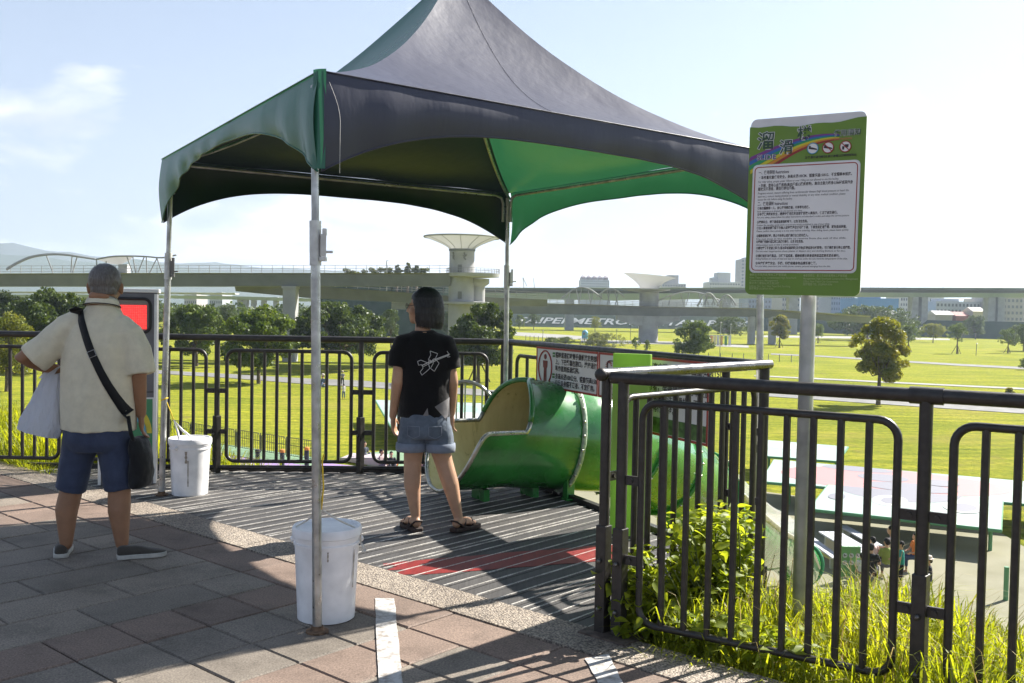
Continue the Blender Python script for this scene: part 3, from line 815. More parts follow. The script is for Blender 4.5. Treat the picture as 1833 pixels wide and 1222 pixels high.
# ------------------------------------------------------------------ tube slide
M_gpl = mat('green_fibreglass', (0.035, 0.20, 0.045), 0.24, 0.0, var=0.28, vscale=4.0, coat=0.6, bump=0.04, bscale=6)
def liner_mat():
    m, nt, b = node_mat('steel_liner'); p = geo_pos(nt)
    mp = N(nt, 'ShaderNodeMapping'); mp.inputs['Scale'].default_value = (10, 10, 0.6); nt.links.new(p, mp.inputs['Vector'])
    f = noise_tex(nt, mp.outputs[0], 2.0, 6, 0.65)
    nt.links.new(ramp(nt, f, [(0.3, (0.80, 0.68, 0.30)), (0.7, (0.92, 0.80, 0.42))]), b.inputs['Base Color'])
    b.inputs['Metallic'].default_value = 0.2
    nt.links.new(ramp(nt, f, [(0.3, (0.25, 0.25, 0.25)), (0.7, (0.42, 0.42, 0.42))]), b.inputs['Roughness'])
    b.inputs['Anisotropic'].default_value = 0.4
    bump(nt, b, f, 0.05, 0.01); return m
M_liner = liner_mat()
M_rim = mat('worn_rim', (0.50, 0.49, 0.44), 0.3, 0.9, var=0.2, vscale=12)
slide = empty('tube_slide', V3(0.3, 7.7), 'green tube slide starting on the deck and dropping down the bank', 'slide')
SM = V3(-0.09, 7.56, 0.52); ST = V3(0.89, 0.456, 0).normalized(); SN = V3(0.456, -0.89, 0)   # SN points to the near side
RAD = 0.42
def sec(c, t, side, up, r, a): return c + side * (math.sin(a) * r) + up * (-math.cos(a) * r)   # a=0 bottom, +90 near side
def chute_top(s):
    """half opening angle kept at position s along the mouth"""
    if s < -0.28:
        k = max(0.0, (s + 0.52) / 0.24); return R(18 + (96 - 18) * math.sin(k * math.pi / 2) ** 0.8)
    if s < 0.02: return R(96)
    if s < 0.30:
        k = (s - 0.02) / 0.28; return R(96 + (180 - 96) * (0.5 - 0.5 * math.cos(math.pi * k ** 0.75)))
    return R(180)
ups = V3(0, 0, 1)
svals = [-0.52 + 0.02 * i for i in range(54)]
def mouth_grid(r, sgnoff=0.0):
    P = []
    for s in svals:
        amax = chute_top(s); c = SM + ST * s + V3(0, 0, -0.10 * max(0, s) + 0.0)
        P.append([sec(c, ST, SN, ups, r, -amax + 2 * amax * k / 40) for k in range(41)])
    return P
mo = MB(); mo.grid(mouth_grid(RAD + 0.012)); mouth = mo.build('mouth_shell', M_gpl, slide, True)
mi = MB(); mi.grid(mouth_grid(RAD)); mi.build('steel_liner', M_liner, slide, True)
PG = mouth_grid(RAD + 0.006)
k34 = next(i for i, s in enumerate(svals) if s >= 0.295)
near = [row[-1] for row in PG[:k34 + 1]]; far = [row[0] for row in PG[:k34 + 1]]
front = PG[0]
kA = next(i for i, s in enumerate(svals) if s >= 0.06)
m = MB(); m.path(list(reversed(near[:kA])) + list(reversed(front))[1:-1] + far[:kA], 0.017, 10); m.build('steel_lip', M_rim, mouth, True)
m = MB(); m.path(near[kA - 1:] + list(reversed(far[kA - 1:])), 0.020, 10); m.build('hood_rim', M_gpl, mouth, True)
# tube centre line: deck level, through the railing, down the bank
s_end = svals[-1]
cl = [SM + ST * 0.52 + V3(0, 0, -0.052), SM + ST * 0.80 + V3(0, 0, -0.09), V3(0.92, 8.30, 0.34), V3(1.34, 8.92, 0.06), V3(1.95, 10.1, -0.40), V3(2.66, 11.7, -1.02), V3(3.53, 13.8, -1.70), V3(4.92, 17.6, -2.68), V3(6.6, 22.5, -4.15), V3(8.15, 27.0, -5.6), V3(8.9, 29.4, -6.25), V3(9.3, 30.7, -6.45)]
def catmull(pts, n=8):
    out = []
    for i in range(len(pts) - 1):
        p0 = pts[max(0, i - 1)]; p1 = pts[i]; p2 = pts[i + 1]; p3 = pts[min(len(pts) - 1, i + 2)]
        for k in range(n):
            t = k / n
            out.append(0.5 * ((2 * p1) + (-p0 + p2) * t + (2 * p0 - 5 * p1 + 4 * p2 - p3) * t * t + (-p0 + 3 * p1 - 3 * p2 + p3) * t ** 3))
    out.append(pts[-1]); return out
CL = catmull(cl, 8)
def frame_at(i):
    a = CL[max(0, i - 1)]; b = CL[min(len(CL) - 1, i + 1)]; t = (b - a).normalized()
    side = t.cross(V3(0, 0, 1)).normalized(); up = side.cross(t).normalized(); return t, side, up
def tube_part(i0, i1, a0, a1, r, m, name, parent, r1=None):
    P = []
    for i in range(i0, i1 + 1):
        t, sd, up = frame_at(i); rr = r if r1 is None else r + (r1 - r) * (i - i0) / max(1, (i1 - i0))
        P.append([sec(CL[i], t, sd, up, rr, R(a0 + (a1 - a0) * k / 36)) for k in range(37)])
    mb = MB(); mb.grid(P); return mb.build(name, m, parent, True)
i_open = 48
tube_part(0, 16, -180, 180, RAD + 0.010, M_gpl, 'tube_section', slide)
tube_part(16, 32, -180, 180, RAD + 0.010, M_gpl, 'tube_section', slide)
low = tube_part(32, len(CL) - 7, -95, 95, RAD + 0.03, M_gpl, 'tube_section', slide, RAD + 0.16)
def clear_mat():
    m, nt, b = node_mat('clear_cover'); b.inputs['Base Color'].default_value = (0.55, 0.57, 0.55, 1); b.inputs['Roughness'].default_value = 0.15
    b.inputs['Alpha'].default_value = 0.55; return m
tube_part(32, len(CL) - 12, 95, 265, RAD + 0.03, clear_mat(), 'clear_cover', slide, RAD + 0.13)
tube_part(len(CL) - 7, len(CL) - 1, -180, 180, RAD + 0.16, M_gpl, 'exit_section', slide, RAD + 0.24)
m = MB()
for sg in (-1, 1):
    m.path([sec(CL[i], *frame_at(i)[:1], frame_at(i)[1], frame_at(i)[2], RAD + 0.03 + 0.13 * (i - 32) / (len(CL) - 39), R(95 * sg)) for i in range(32, len(CL) - 6)], 0.035, 8)
m.build('edge_rail', M_rim, low, True)
def flange(i, r, name='flange', m_=None, extra=0.03):
    t, sd, up = frame_at(i)
    pts = [sec(CL[i], t, sd, up, r + 0.012, 2 * math.pi * k / 40) for k in range(40)]
    mb = MB(); mb.path(pts, 0.02, 8, closed=True); o = mb.build(name, m_ or M_gpl, slide, True)
    bb = MB()
    for k in range(26):
        q = sec(CL[i], t, sd, up, r + 0.030, 2 * math.pi * k / 26); bb.ell(q - t * 0.012, 0.012, nu=8, nv=6)
    bb.build('bolt_ring', M_rim, o, True); tag(bpy.data.objects[o.children[0].name], kind='stuff')
    return o
flange(2, RAD + 0.01, m_=mat('flange_pale', (0.36, 0.44, 0.33), 0.4, 0.2, var=0.3, vscale=30)); flange(16, RAD + 0.01); flange(24, RAD + 0.01); flange(32, RAD + 0.02)
t, sd, up = frame_at(len(CL) - 1)
m = MB(); m.path([sec(CL[-1], t, sd, up, RAD + 0.27, 2 * math.pi * k / 32) for k in range(32)], 0.07, 8, closed=True); m.build('exit_flange', mat('exit_ring_green', (0.02, 0.22, 0.09), 0.4), slide, True)
# near support leg: bent plate under the first flange
fc = gr(1020, 893); M45 = Matrix.Rotation(math.atan2(ST.y, ST.x), 3, 'Z')
m = MB(); m.box((fc.x, fc.y, 0.26), (0.075, 0.012, 0.52), M=M45); m.box((fc.x - 0.036, fc.y - 0.03, 0.26), (0.010, 0.07, 0.50), M=M45); m.box((fc.x, fc.y - 0.035, 0.008), (0.11, 0.09, 0.014), M=M45)
m.build('support_leg', M_gpl, slide, bevel=0.002)
f2 = fc - SN * 0.75
m = MB(); m.box((f2.x, f2.y, 0.26), (0.075, 0.012, 0.52), M=M45); m.box((f2.x, f2.y, 0.008), (0.11, 0.09, 0.014), M=M45); m.build('support_leg', M_gpl, slide, bevel=0.002)
for s in (-0.15, 0.28):
    ms = MB(); c = SM + ST * s; ms.box((c.x, c.y, 0.045), (0.05, 0.22, 0.09), M=M45); ms.build('saddle', M_gpl, slide)
for i in (26, 34, 46, 62, 76):
    q = CL[i]; vv = q.x * AV.x + q.y * AV.y
    m = MB(); m.tube((q.x, q.y, terrain(vv) - 0.4), (q.x, q.y, q.z - RAD), 0.07, 10); m.build('support_post', M_gpl, slide, 40)
# curved steel guard hoop behind the mouth
hoop = empty('guard_hoop', V3(-0.35, 8.25), 'curved steel guard hoop with thin bars behind the slide mouth', 'guard rail')
hp = []
for k in range(15):
    a = math.pi * k / 14; hp.append((-math.cos(a), math.sin(a)))
HX0, HX1, HY = -0.68, -0.10, 8.22
pts = [V3(HX0, HY, 0.30)] + [V3((HX0 + HX1) / 2 + x * (HX1 - HX0) / 2, HY, 0.50 + 0.36 * z) for x, z in hp] + [V3(HX1, HY, 0.30)]
m = MB(); m.path(pts, 0.016, 10); m.build('hoop', M_rim, hoop, True)
m = MB(); m.tube((HX0, HY, 0.48), (HX1, HY, 0.48), 0.010, 8); m.build('cross_bar', M_rim, hoop, 40)
for k in range(1, 8):
    x = HX0 + (HX1 - HX0) * k / 8; zt = 0.50 + 0.36 * math.sqrt(max(0, 1 - ((x - (HX0 + HX1) / 2) / ((HX1 - HX0) / 2)) ** 2))
    m = MB(); m.tube((x, HY, 0.02), (x, HY, zt), 0.007, 8); m.build('bar', M_rim, hoop, 40)
for x in (HX0, HX1):
    m = MB(); m.tube((x, HY, 0), (x, HY, 0.5), 0.016, 10); m.build('leg', M_rim, hoop, 40)
# ------------------------------------------------------------------ buckets
M_bucket = mat('bucket_plastic', (0.80, 0.79, 0.79), 0.42, var=0.10, vscale=9, bump=0.03, bscale=10, spec=0.4)
M_grime = mat('grime', (0.33, 0.28, 0.23), 0.9, var=0.4, vscale=60)
M_rope = mat('white_rope', (0.68, 0.66, 0.60), 0.9, bump=0.5, bscale=400)
M_yellow = mat('yellow_twine', (0.72, 0.50, 0.03), 0.8)
def bucket(q, label, rz, marks):
    root = empty('bucket', q, label, 'bucket', 'white ballast buckets of the tent')
    k = 1.0
    m = MB(); m.lathe([(0.128, 0.0), (0.134, 0.004), (0.138, 0.10), (0.150, 0.355), (0.156, 0.357), (0.156, 0.367), (0.150, 0.369), (0.150, 0.385), (0.158, 0.387), (0.158, 0.397), (0.151, 0.400), (0.152, 0.43)], q, 48)
    b = m.build('body', M_bucket, root, 35)
    m = MB(); m.lathe([(0.158, 0.398), (0.163, 0.400), (0.163, 0.432), (0.158, 0.440), (0.148, 0.440), (0.145, 0.431), (0.001, 0.434)], q, 48, caps=False); m.build('lid', M_bucket, root, 35)
    m = MB()
    for sgn in (-1, 1):
        a = rz + (0 if sgn > 0 else math.pi)
        c = q + V3(0.157 * math.cos(a), 0.157 * math.sin(a), 0.375); m.ell(c, (0.016, 0.016, 0.016), nu=10, nv=8)
    m.build('handle_boss', M_bucket, root, True)
    for (ang, z0, z1, w) in marks:
        m = MB(); P = []
        for j in range(7):
            z = z0 + (z1 - z0) * j / 6; rr = 0.1345 + (0.150 - 0.136) * (z / 0.355) + 0.0042
            ww = w * (0.25 + 0.75 * abs(math.sin(j * 1.9 + ang * 5)))
            P.append([q + V3(rr * math.cos(ang + dx * ww), rr * math.sin(ang + dx * ww), z) for dx in (-1, -0.3, 0.4, 1)])
        m.grid(P); m.build('dirt_mark', M_grime, b, True)
    return root
bF = gr(573, 1118)
bucketF = bucket(V3(bF.x + 0.005, bF.y + 0.118, 0), 'large white bucket with a rope handle beside the front tent leg', 0.1, [(-1.62, 0.12, 0.06, 0.04), (-1.35, 0.30, 0.345, 0.025), (-0.4, 0.16, 0.34, 0.03)])
bL = gr(332, 888)
bucketL = bucket(V3(bL.x, bL.y + 0.10, 0), 'white bucket with dirty tape marks beside the left tent leg', 1.2, [(-1.45, 0.26, 0.35, 0.07), (-1.35, 0.08, 0.28, 0.03)])
q = ORG[bucketF.name]; fl = legs['F']
knot = V3(fl[0].x, fl[0].y, 0).lerp(V3(fl[1].x, fl[1].y, EZ['F']), 0.22) + V3(0.02, 0.015, 0)
m = MB()
for sgn in (-1, 1):
    m.path([q + V3(sgn * 0.163, -0.02, 0.36), q + V3(sgn * 0.16, -0.01, 0.42), (q + V3(sgn * 0.16, -0.01, 0.42)).lerp(knot, 0.5) + V3(0, 0, -0.006), knot], 0.0042, 6)
m.path([q + V3(0.165, -0.02, 0.36), q + V3(0.18, -0.03, 0.34), q + V3(0.172, -0.03, 0.32), q + V3(0.19, -0.03, 0.33)], 0.006, 6)
rp = m.build('rope', M_rope, bucketF, True)
m = MB(); m.path([knot + V3(0.002, 0.0, 0), knot + V3(0.010, 0.005, 0.10), knot + V3(0.004, 0, 0.22), knot + V3(0.012, 0, 0.25)], 0.004, 6); m.build('twine', M_yellow, bucketF, True)
q = ORG[bucketL.name]
kn = at(297, 716, 7.42)
m = MB(); a0 = at(311, 752, 7.40)
m.path([kn, kn.lerp(a0, 0.5) + V3(0.004, 0, -0.005), a0], 0.004, 6); m.path([kn + V3(-0.03, -0.02, 0), kn + V3(0, -0.03, 0.01), kn + V3(0.02, -0.01, 0.02)], 0.005, 6); m.build('twine', M_yellow, bucketL, True)
m = MB(); m.path([q + V3(0.04, -0.08, 0.436), q + V3(0.03, -0.09, 0.46), a0.lerp(q + V3(0.03, -0.09, 0.44), 0.5), a0, a0.lerp(q + V3(-0.02, -0.13, 0.41), 0.5), q + V3(-0.03, -0.15, 0.40)], 0.009, 8); m.build('handle', M_bucket, bucketL, True)

# ------------------------------------------------------------------ LED cabinet
M_cab = mat('cabinet_grey', (0.15, 0.15, 0.16), 0.45, 0.3, var=0.08, vscale=6)
M_cabw = mat('cabinet_white', (0.70, 0.70, 0.68), 0.45)
M_black = mat('black_rubber', (0.012, 0.012, 0.013), 0.5)
cx, cy, cw, cd = -3.150, 7.98, 0.44, 0.36
cab = empty('display_cabinet', V3(cx, cy, 0), 'grey standing cabinet with a red dot-matrix screen, in front of the man', 'cabinet')
m = MB(); m.box((cx, cy, 0.78), (cw, cd, 1.56)); m.build('body', M_cab, cab, bevel=0.006)
m = MB(); m.box((cx, cy, 1.575), (cw + 0.03, cd + 0.03, 0.03)); m.build('top_cap', M_cabw, cab, bevel=0.004)
for sgn in (-1, 1):
    m = MB(); m.box((cx + sgn * (cw / 2 - 0.011), cy - cd / 2 - 0.006, 0.78), (0.022, 0.012, 1.54)); m.build('edge_trim', M_cabw, cab)
def rrect(w, h, r, n=6):
    pts = []
    for (sx, sz, a0) in ((1, 1, 0), (-1, 1, 90), (-1, -1, 180), (1, -1, 270)):
        for j in range(n + 1):
            a = R(a0 + 90 * j / n); pts.append((sx * (w / 2 - r) + r * math.cos(a), sz * (h / 2 - r) + r * math.sin(a)))
    return pts
def plate(mb, pts, M, y0, y1):
    """extrude an xz outline between local y0..y1, placed by M"""
    n = len(pts)
    vs = [M @ Vector((p[0], y0, p[1])) for p in pts] + [M @ Vector((p[0], y1, p[1])) for p in pts]
    return mb.add(vs, [tuple(range(n)), tuple(reversed(range(n, 2 * n)))] + [((i + 1) % n, i, n + i, n + (i + 1) % n) for i in range(n)])
Mc = Matrix.Translation((cx, cy - cd / 2, 1.375))
m = MB(); m.path([Mc @ Vector((p[0], -0.008, p[1])) for p in rrect(0.335, 0.270, 0.05)], 0.012, 8, closed=True); scr_f = m.build('screen_frame', M_black, cab, True)
m = MB(); plate(m, rrect(0.335, 0.270, 0.05), Mc, -0.004, 0.01); m.build('screen_glass', mat('screen_bezel', (0.20, 0.185, 0.16), 0.3), cab)
def led_mat():
    m, nt, b = node_mat('red_led'); tc = N(nt, 'ShaderNodeTexCoord')
    br = N(nt, 'ShaderNodeTexBrick'); br.offset = 0.0; br.inputs['Scale'].default_value = 1.0
    br.inputs['Brick Width'].default_value = 0.0135; br.inputs['Row Height'].default_value = 0.0135; br.inputs['Mortar Size'].default_value = 0.0016; br.inputs['Mortar Smooth'].default_value = 0.3
    br.inputs['Color1'].default_value = (1.0, 0.07, 0.06, 1); br.inputs['Color2'].default_value = (0.95, 0.05, 0.05, 1); br.inputs['Mortar'].default_value = (0.30, 0.01, 0.01, 1)
    sx = N(nt, 'ShaderNodeSeparateXYZ'); cb = N(nt, 'ShaderNodeCombineXYZ'); nt.links.new(geo_pos(nt), sx.inputs[0])
    nt.links.new(sx.outputs['X'], cb.inputs['X']); nt.links.new(sx.outputs['Z'], cb.inputs['Y']); nt.links.new(cb.outputs[0], br.inputs['Vector'])
    nt.links.new(br.outputs['Color'], b.inputs['Emission Color']); b.inputs['Emission Strength'].default_value = 0.6
    b.inputs['Base Color'].default_value = (0.05, 0.005, 0.005, 1); b.inputs['Roughness'].default_value = 0.25; return m
m = MB(); m.box((cx, cy - cd / 2 - 0.007, 1.362), (0.285, 0.006, 0.195)); m.build('led_panel', led_mat(), cab)
m = MB(); m.box((cx, cy - cd / 2 - 0.002, 0.755), (cw - 0.05, 0.008, 0.006)); m.build('door_gap', M_black, cab)
M_poster_g = mat('poster_green', (0.05, 0.22, 0.10), 0.5)
m = MB(); m.box((cx + 0.02, cy - cd / 2 - 0.004, 0.46), (0.36, 0.006, 0.50)); ps = m.build('poster', M_cabw, cab)
m = MB(); m.box((cx + 0.02, cy - cd / 2 - 0.009, 0.46), (0.338, 0.004, 0.475)); m.build('poster_print', M_poster_g, ps)
m = MB()
for k, c in enumerate(((0.55, 0.45, 0.04), (0.10, 0.35, 0.5))):
    mm = MB(); rr = 0.20 - 0.05 * k
    mm.grid([[V3(cx - 0.01 + (rr * 0.75 + dr) * math.cos(R(a)), cy - cd / 2 - 0.0115, 0.42 + (rr + dr) * math.sin(R(a))) for a in range(0, 121, 8)] for dr in (0, 0.045)])
    mm.build('rainbow', mat('poster_band%d' % k, c, 0.5), ps)
def put_text(me, name, parent, M):
    org = ORG.get(parent.name, Vector((0, 0, 0)))
    me.transform(M); me.transform(Matrix.Translation(-org)); o = link(name, me, parent); ORG[o.name] = org; return o
MX = Matrix.Rotation(R(90), 4, 'X')
put_text(text_mesh('溜滑梯', 0.075, M_cabw, 0.001), 'poster_text', ps, Matrix.Translation((cx - 0.09, cy - cd / 2 - 0.0125, 0.625)) @ MX)
put_text(text_mesh('THE SLIDE', 0.045, M_cabw, 0.001), 'poster_text', ps, Matrix.Translation((cx - 0.08, cy - cd / 2 - 0.0125, 0.34)) @ MX)
m = MB(); m.path([V3(cx + 0.14 + 0.028 * math.cos(R(a)), cy - cd / 2 - 0.013, 0.265 + 0.028 * math.sin(R(a))) for a in range(0, 360, 20)], 0.004, 6, closed=True); m.box((cx + 0.14, cy - cd / 2 - 0.013, 0.265), (0.04, 0.004, 0.008)); m.build('poster_icon', M_cabw, ps)

cab.rotation_euler.z = R(18)
# ------------------------------------------------------------------ notice boards on the railing
M_board = mat('board_white', (0.68, 0.67, 0.66), 0.45, var=0.07, vscale=3)
M_redline = mat('board_red', (0.36, 0.035, 0.028), 0.5)
M_ink = mat('ink', (0.045, 0.035, 0.04), 0.6)
M_inkred = mat('ink_darkred', (0.20, 0.03, 0.03), 0.6)
M_inkgreen = mat('ink_green', (0.05, 0.20, 0.04), 0.6)
sdir = dS.normalized(); snrm = V3(sdir.y, -sdir.x, 0)
if snrm.dot(-C1) < 0: snrm = -snrm
sang = math.atan2(sdir.y, sdir.x)
def along(px):
    """distance along the railing where the photo column px meets it"""
    d = ray(px, 640); # intersect in plan
    A = C1; n_ = snrm
    t = n_.dot(A - Vector((0, 0, 0))) / n_.dot(Vector((d.x, d.y, 0))); q = Vector((d.x * t, d.y * t, 0)); return (q - A).dot(sdir)
def board(px0, px1, z0, z1, label, lines, icon=None, second=None, green=0.0):
    a, b = along(px0), along(px1); w = b - a; c = C1 + sdir * ((a + b) / 2) + snrm * 0.04
    root = empty('notice_board', V3(c.x, c.y, z0), label, 'sign', 'slide notice boards on the railing')
    M = Matrix.Translation((c.x, c.y, (z0 + z1) / 2)) @ Matrix.Rotation(sang, 4, 'Z'); h = z1 - z0
    m = MB(); plate(m, [(-w / 2, -h / 2), (w / 2, -h / 2), (w / 2, h / 2), (-w / 2, h / 2)], M, -0.004, 0.006); m.build('panel', M_board, root)
    e = 0.016
    for (x, z, sx, sz) in ((0, h / 2 - e / 2, w, e), (0, -h / 2 + e / 2, w, e), (-w / 2 + e / 2, 0, e, h - 2 * e), (w / 2 - e / 2, 0, e, h - 2 * e)):
        m = MB(); plate(m, [(x - sx / 2, z - sz / 2), (x + sx / 2, z - sz / 2), (x + sx / 2, z + sz / 2), (x - sx / 2, z + sz / 2)], M, -0.0065, -0.0040); m.build('border', M_redline, root)
    for (txt, x, z, sz, mt) in lines:
        put_text(text_mesh(txt, sz, mt, 0.0012), 'text', root, M @ Matrix.Translation((-w / 2 + x, -0.0068, h / 2 - z)) @ MX)
    if green:
        m = MB(); plate(m, [(-w / 2 + 0.02, -h / 2 + 0.02), (w / 2 - 0.02, -h / 2 + 0.02), (w / 2 - 0.02, -h / 2 + green), (-w / 2 + 0.02, -h / 2 + green)], M, -0.0065, -0.0042); m.build('green_band', mat('board_green_band', (0.07, 0.15, 0.04), 0.6, var=0.5, vscale=20), root)
    return root, M, w, h
r1, M1, w1, h1 = board(969, 1080.5, 0.845, 1.175, 'leftmost notice board on the railing, with a red figure in a circle', [
    ('體驗溜滑梯時雙手疊攏放於胸部', 0.345, 0.072, 0.0475, M_ink), ('上，下巴緊靠在胸口，維持這個', 0.345, 0.125, 0.0475, M_ink), ('動作直到抵達終點。', 0.345, 0.178, 0.0475, M_ink),
    ('身高未滿100公分、體重超過150', 0.345, 0.24, 0.0475, M_ink), ('公斤且身體不適者，不宜使用。', 0.345, 0.293, 0.0475, M_ink)])
def on_board(M, w, h, x, z, y=-0.0070): return M @ Vector((-w / 2 + x, y, h / 2 - z))
m = MB(); m.path([on_board(M1, w1, h1, 0.165 + 0.118 * math.cos(R(a)), 0.165 + 0.135 * math.sin(R(a))) for a in range(0, 360, 12)], 0.006, 6, closed=True); m.build('icon_ring', M_redline, r1, True)
m = MB()
def flat(mb, M, w, h, pts): plate(mb, [(-w / 2 + x, h / 2 - z) for x, z in pts], M, -0.0075, -0.0050)
flat(m, M1, w1, h1, [(0.165 + 0.022 * math.cos(R(a)), 0.078 + 0.022 * math.sin(R(a))) for a in range(0, 360, 30)])
flat(m, M1, w1, h1, [(0.125, 0.11), (0.205, 0.11), (0.20, 0.16), (0.187, 0.175), (0.19, 0.275), (0.17, 0.275), (0.165, 0.19), (0.16, 0.275), (0.14, 0.275), (0.143, 0.175), (0.13, 0.16)])
m.build('icon_figure', M_inkred, r1)
m = MB()
for z in (0.055, 0.223):
    for dx in (-0.011, 0.011):
        for dz in (-0.011, 0.011): flat(m, M1, w1, h1, [(0.315 + dx + 0.009 * math.cos(R(a)), z + dz + 0.009 * math.sin(R(a))) for a in range(0, 360, 45)])
m.build('bullet', M_inkgreen, r1)
r2, M2, w2, h2 = board(1081.5, 1150, 0.845, 1.175, 'middle notice board on the railing, mostly hidden by the green board', [])
m = MB(); m.path([M2 @ Vector((p[0] + 0.05, -0.007, p[1] - 0.01)) for p in rrect(w2 - 0.16, h2 - 0.09, 0.03)], 0.004, 6, closed=True); m.build('inner_frame', M_ink, r2, True)
m = MB()
for k in range(9):
    a = R(20 * k); c0 = (0.15, 0.10)
    q0 = on_board(M2, w2, h2, c0[0] - 0.03 * math.cos(a), c0[1] - 0.03 * math.sin(a)); q1 = on_board(M2, w2, h2, c0[0] - 0.045 * math.cos(a), c0[1] - 0.045 * math.sin(a)); m.tube(q0, q1, 0.003, 5)
m.build('sun_icon', M_redline, r2)
r3, M3, w3, h3 = board(1151, 1281, 0.66, 1.175, 'rightmost notice board on the railing, taller, with a green lower band', [
    ('身高未滿100公分、體重超過150', 0.14, 0.085, 0.058, M_ink), ('公斤者，心臟疾病、高血壓', 0.14, 0.15, 0.058, M_ink), ('患者，孕婦請勿使用本設施。', 0.14, 0.215, 0.058, M_ink),
    ('使用時請注意滑梯，下方淨空', 0.14, 0.29, 0.058, M_ink), ('後再行出發。', 0.14, 0.355, 0.058, M_ink)], green=0.12)
m = MB()
for z in (0.065, 0.27):
    for dx in (-0.012, 0.012):
        for dz in (-0.012, 0.012): flat(m, M3, w3, h3, [(0.095 + dx + 0.011 * math.cos(R(a)), z + dz + 0.011 * math.sin(R(a))) for a in range(0, 360, 45)])
m.build('bullet', M_inkgreen, r3)

# ------------------------------------------------------------------ big slide notice on its own pole
SD0 = 4.5
bl, br_ = at(1337, 527, SD0 + 0.155), at(1543, 530, SD0 - 0.125)
tl, tr = at(1341, 214, SD0 + 0.155), at(1548, 198, SD0 - 0.125)
SW = (br_ - bl).to_2d().length; SH = ((tl.z - bl.z) + (tr.z - br_.z)) / 2
sc_ = (bl + br_ + tl + tr) / 4
SK_ = SW / 0.785; SW /= SK_; SH /= SK_
sa = math.atan2(br_.y - bl.y, br_.x - bl.x)
big = empty('slide_notice', V3(sc_.x, sc_.y, terrain(sc_.x * AV.x + sc_.y * AV.y)), 'large green and white slide rules sign with rounded corners on a grey pole', 'sign')
MS = Matrix.Translation(sc_) @ Matrix.Rotation(sa, 4, 'Z') @ Matrix.Rotation(R(0.6), 4, 'Y') @ Matrix.Scale(SK_, 4)
M_sgreen = mat('sign_green', (0.155, 0.27, 0.035), 0.5, var=0.06, vscale=5)
M_sback = mat('sign_backing', (0.72, 0.71, 0.72), 0.45, var=0.08, vscale=8)
M_swhite = mat('sign_white', (0.80, 0.78, 0.77), 0.5, var=0.04, vscale=6)
m = MB(); plate(m, rrect(SW, SH, 0.045), MS, 0.004, 0.022); m.build('backing', M_sback, big)
def curl(x): return SH / 2 - 0.045 - 0.020 * math.sin((x / SW + 0.5) * math.pi) + 0.05 * (x / SW) * 0.2 + 0.006 * math.sin(x * 23)
o_ = [p for p in rrect(SW, SH, 0.045) if p[1] < 0]
edge = [(SW / 2 - SW * k / 14, curl(SW / 2 - SW * k / 14)) for k in range(15)]
m = MB(); plate(m, [(-SW / 2 - 0.006, edge[-1][1])] + o_ + [(SW / 2, edge[0][1])] + edge[1:-1], MS, -0.002, 0.003); face = m.build('printed_sheet', M_sgreen, big)
def splate(name, pts, m_, y0, parent=face, th=0.0012):
    mb = MB(); plate(mb, pts, MS, y0 - th, y0); return mb.build(name, m_, parent)
RC = [(0.20, 0.05, 0.24), (0.04, 0.14, 0.42), (0.03, 0.30, 0.12), (0.62, 0.55, 0.03), (0.62, 0.25, 0.03), (0.30, 0.03, 0.03)]
for k, c in enumerate(RC):
    P = []
    for j in range(25):
        t = j / 24; x0 = -SW * 0.50 + t * SW * 0.78
        zc = SH * 0.21 + 0.215 * math.sin(t * 1.62) ** 1.0 - t * 0.02
        wd = 0.026 * (1 - 0.72 * t)
        nx, nz = 0.75 * (1 - t), 0.9
        off = (2.5 - k) * wd
        P.append((x0 - off * nx, zc + off * nz, wd))
    mb = MB(); rows = [[MS @ Vector((max(-SW / 2, x), -0.0034, z - w_ * 0.53)) for x, z, w_ in P], [MS @ Vector((max(-SW / 2, x), -0.0034, z + w_ * 0.53)) for x, z, w_ in P]]
    mb.grid(rows); mb.build('rainbow_band', mat('rainbow%d' % k, c, 0.5), face)
wp_h = SH * 0.590; wp_z = -SH * 0.068
px_ = lambda pts, dz: [(x, z + dz) for x, z in pts]
splate('white_panel', px_(rrect(SW * 0.93, wp_h + 0.03, 0.035), wp_z), M_sback, -0.0050)
splate('white_panel', px_(rrect(SW * 0.905, wp_h + 0.012, 0.03), wp_z), M_swhite, -0.0066)
m = MB(); m.path([MS @ Vector((x, -0.0082, z + wp_z)) for x, z in rrect(SW * 0.885, wp_h - 0.006, 0.026)], 0.0022, 5, closed=True); m.build('red_outline', M_redline, face, True)
def stext(txt, x, z, size, m_, bold=0.0, rot=0.0, y=-0.0086, fit=None, sp=1.0):
    me = text_mesh(txt, size, m_, bold, spacing=sp)
    if fit:
        xs = [v.co.x for v in me.vertices]
        if xs: me.transform(Matrix.Scale(fit / (max(xs) - min(xs)), 4, (1, 0, 0)))
    return put_text(me, 'text', face, MS @ Matrix.Translation((x, y, z)) @ MX @ Matrix.Rotation(rot, 4, 'Z'))
M_title_dark = mat('title_dark', (0.035, 0.075, 0.05), 0.5)  # dark green ink filling the title characters
M_outl = mat('title_outline', (0.62, 0.62, 0.60), 0.5)
for ch, x, z, s in (('溜', -0.435, 0.335, 0.128), ('滑', -0.235, 0.300, 0.104), ('梯', -0.080, 0.372, 0.100)):
    xx = x * SW; zz = z * SH
    stext(ch, xx, zz, s, M_outl, 0.0055, y=-0.0062); stext(ch, xx, zz, s, M_title_dark, 0.0012, y=-0.0072)
stext('SLIDE', -0.43 * SW, 0.268 * SH, 0.046, M_outl, 0.003, y=-0.0062, sp=1.1, fit=0.135); stext('SLIDE', -0.43 * SW, 0.268 * SH, 0.046, mat('title_purple', (0.12, 0.06, 0.22), 0.5), 0.0008, y=-0.0072, sp=1.1, fit=0.135)
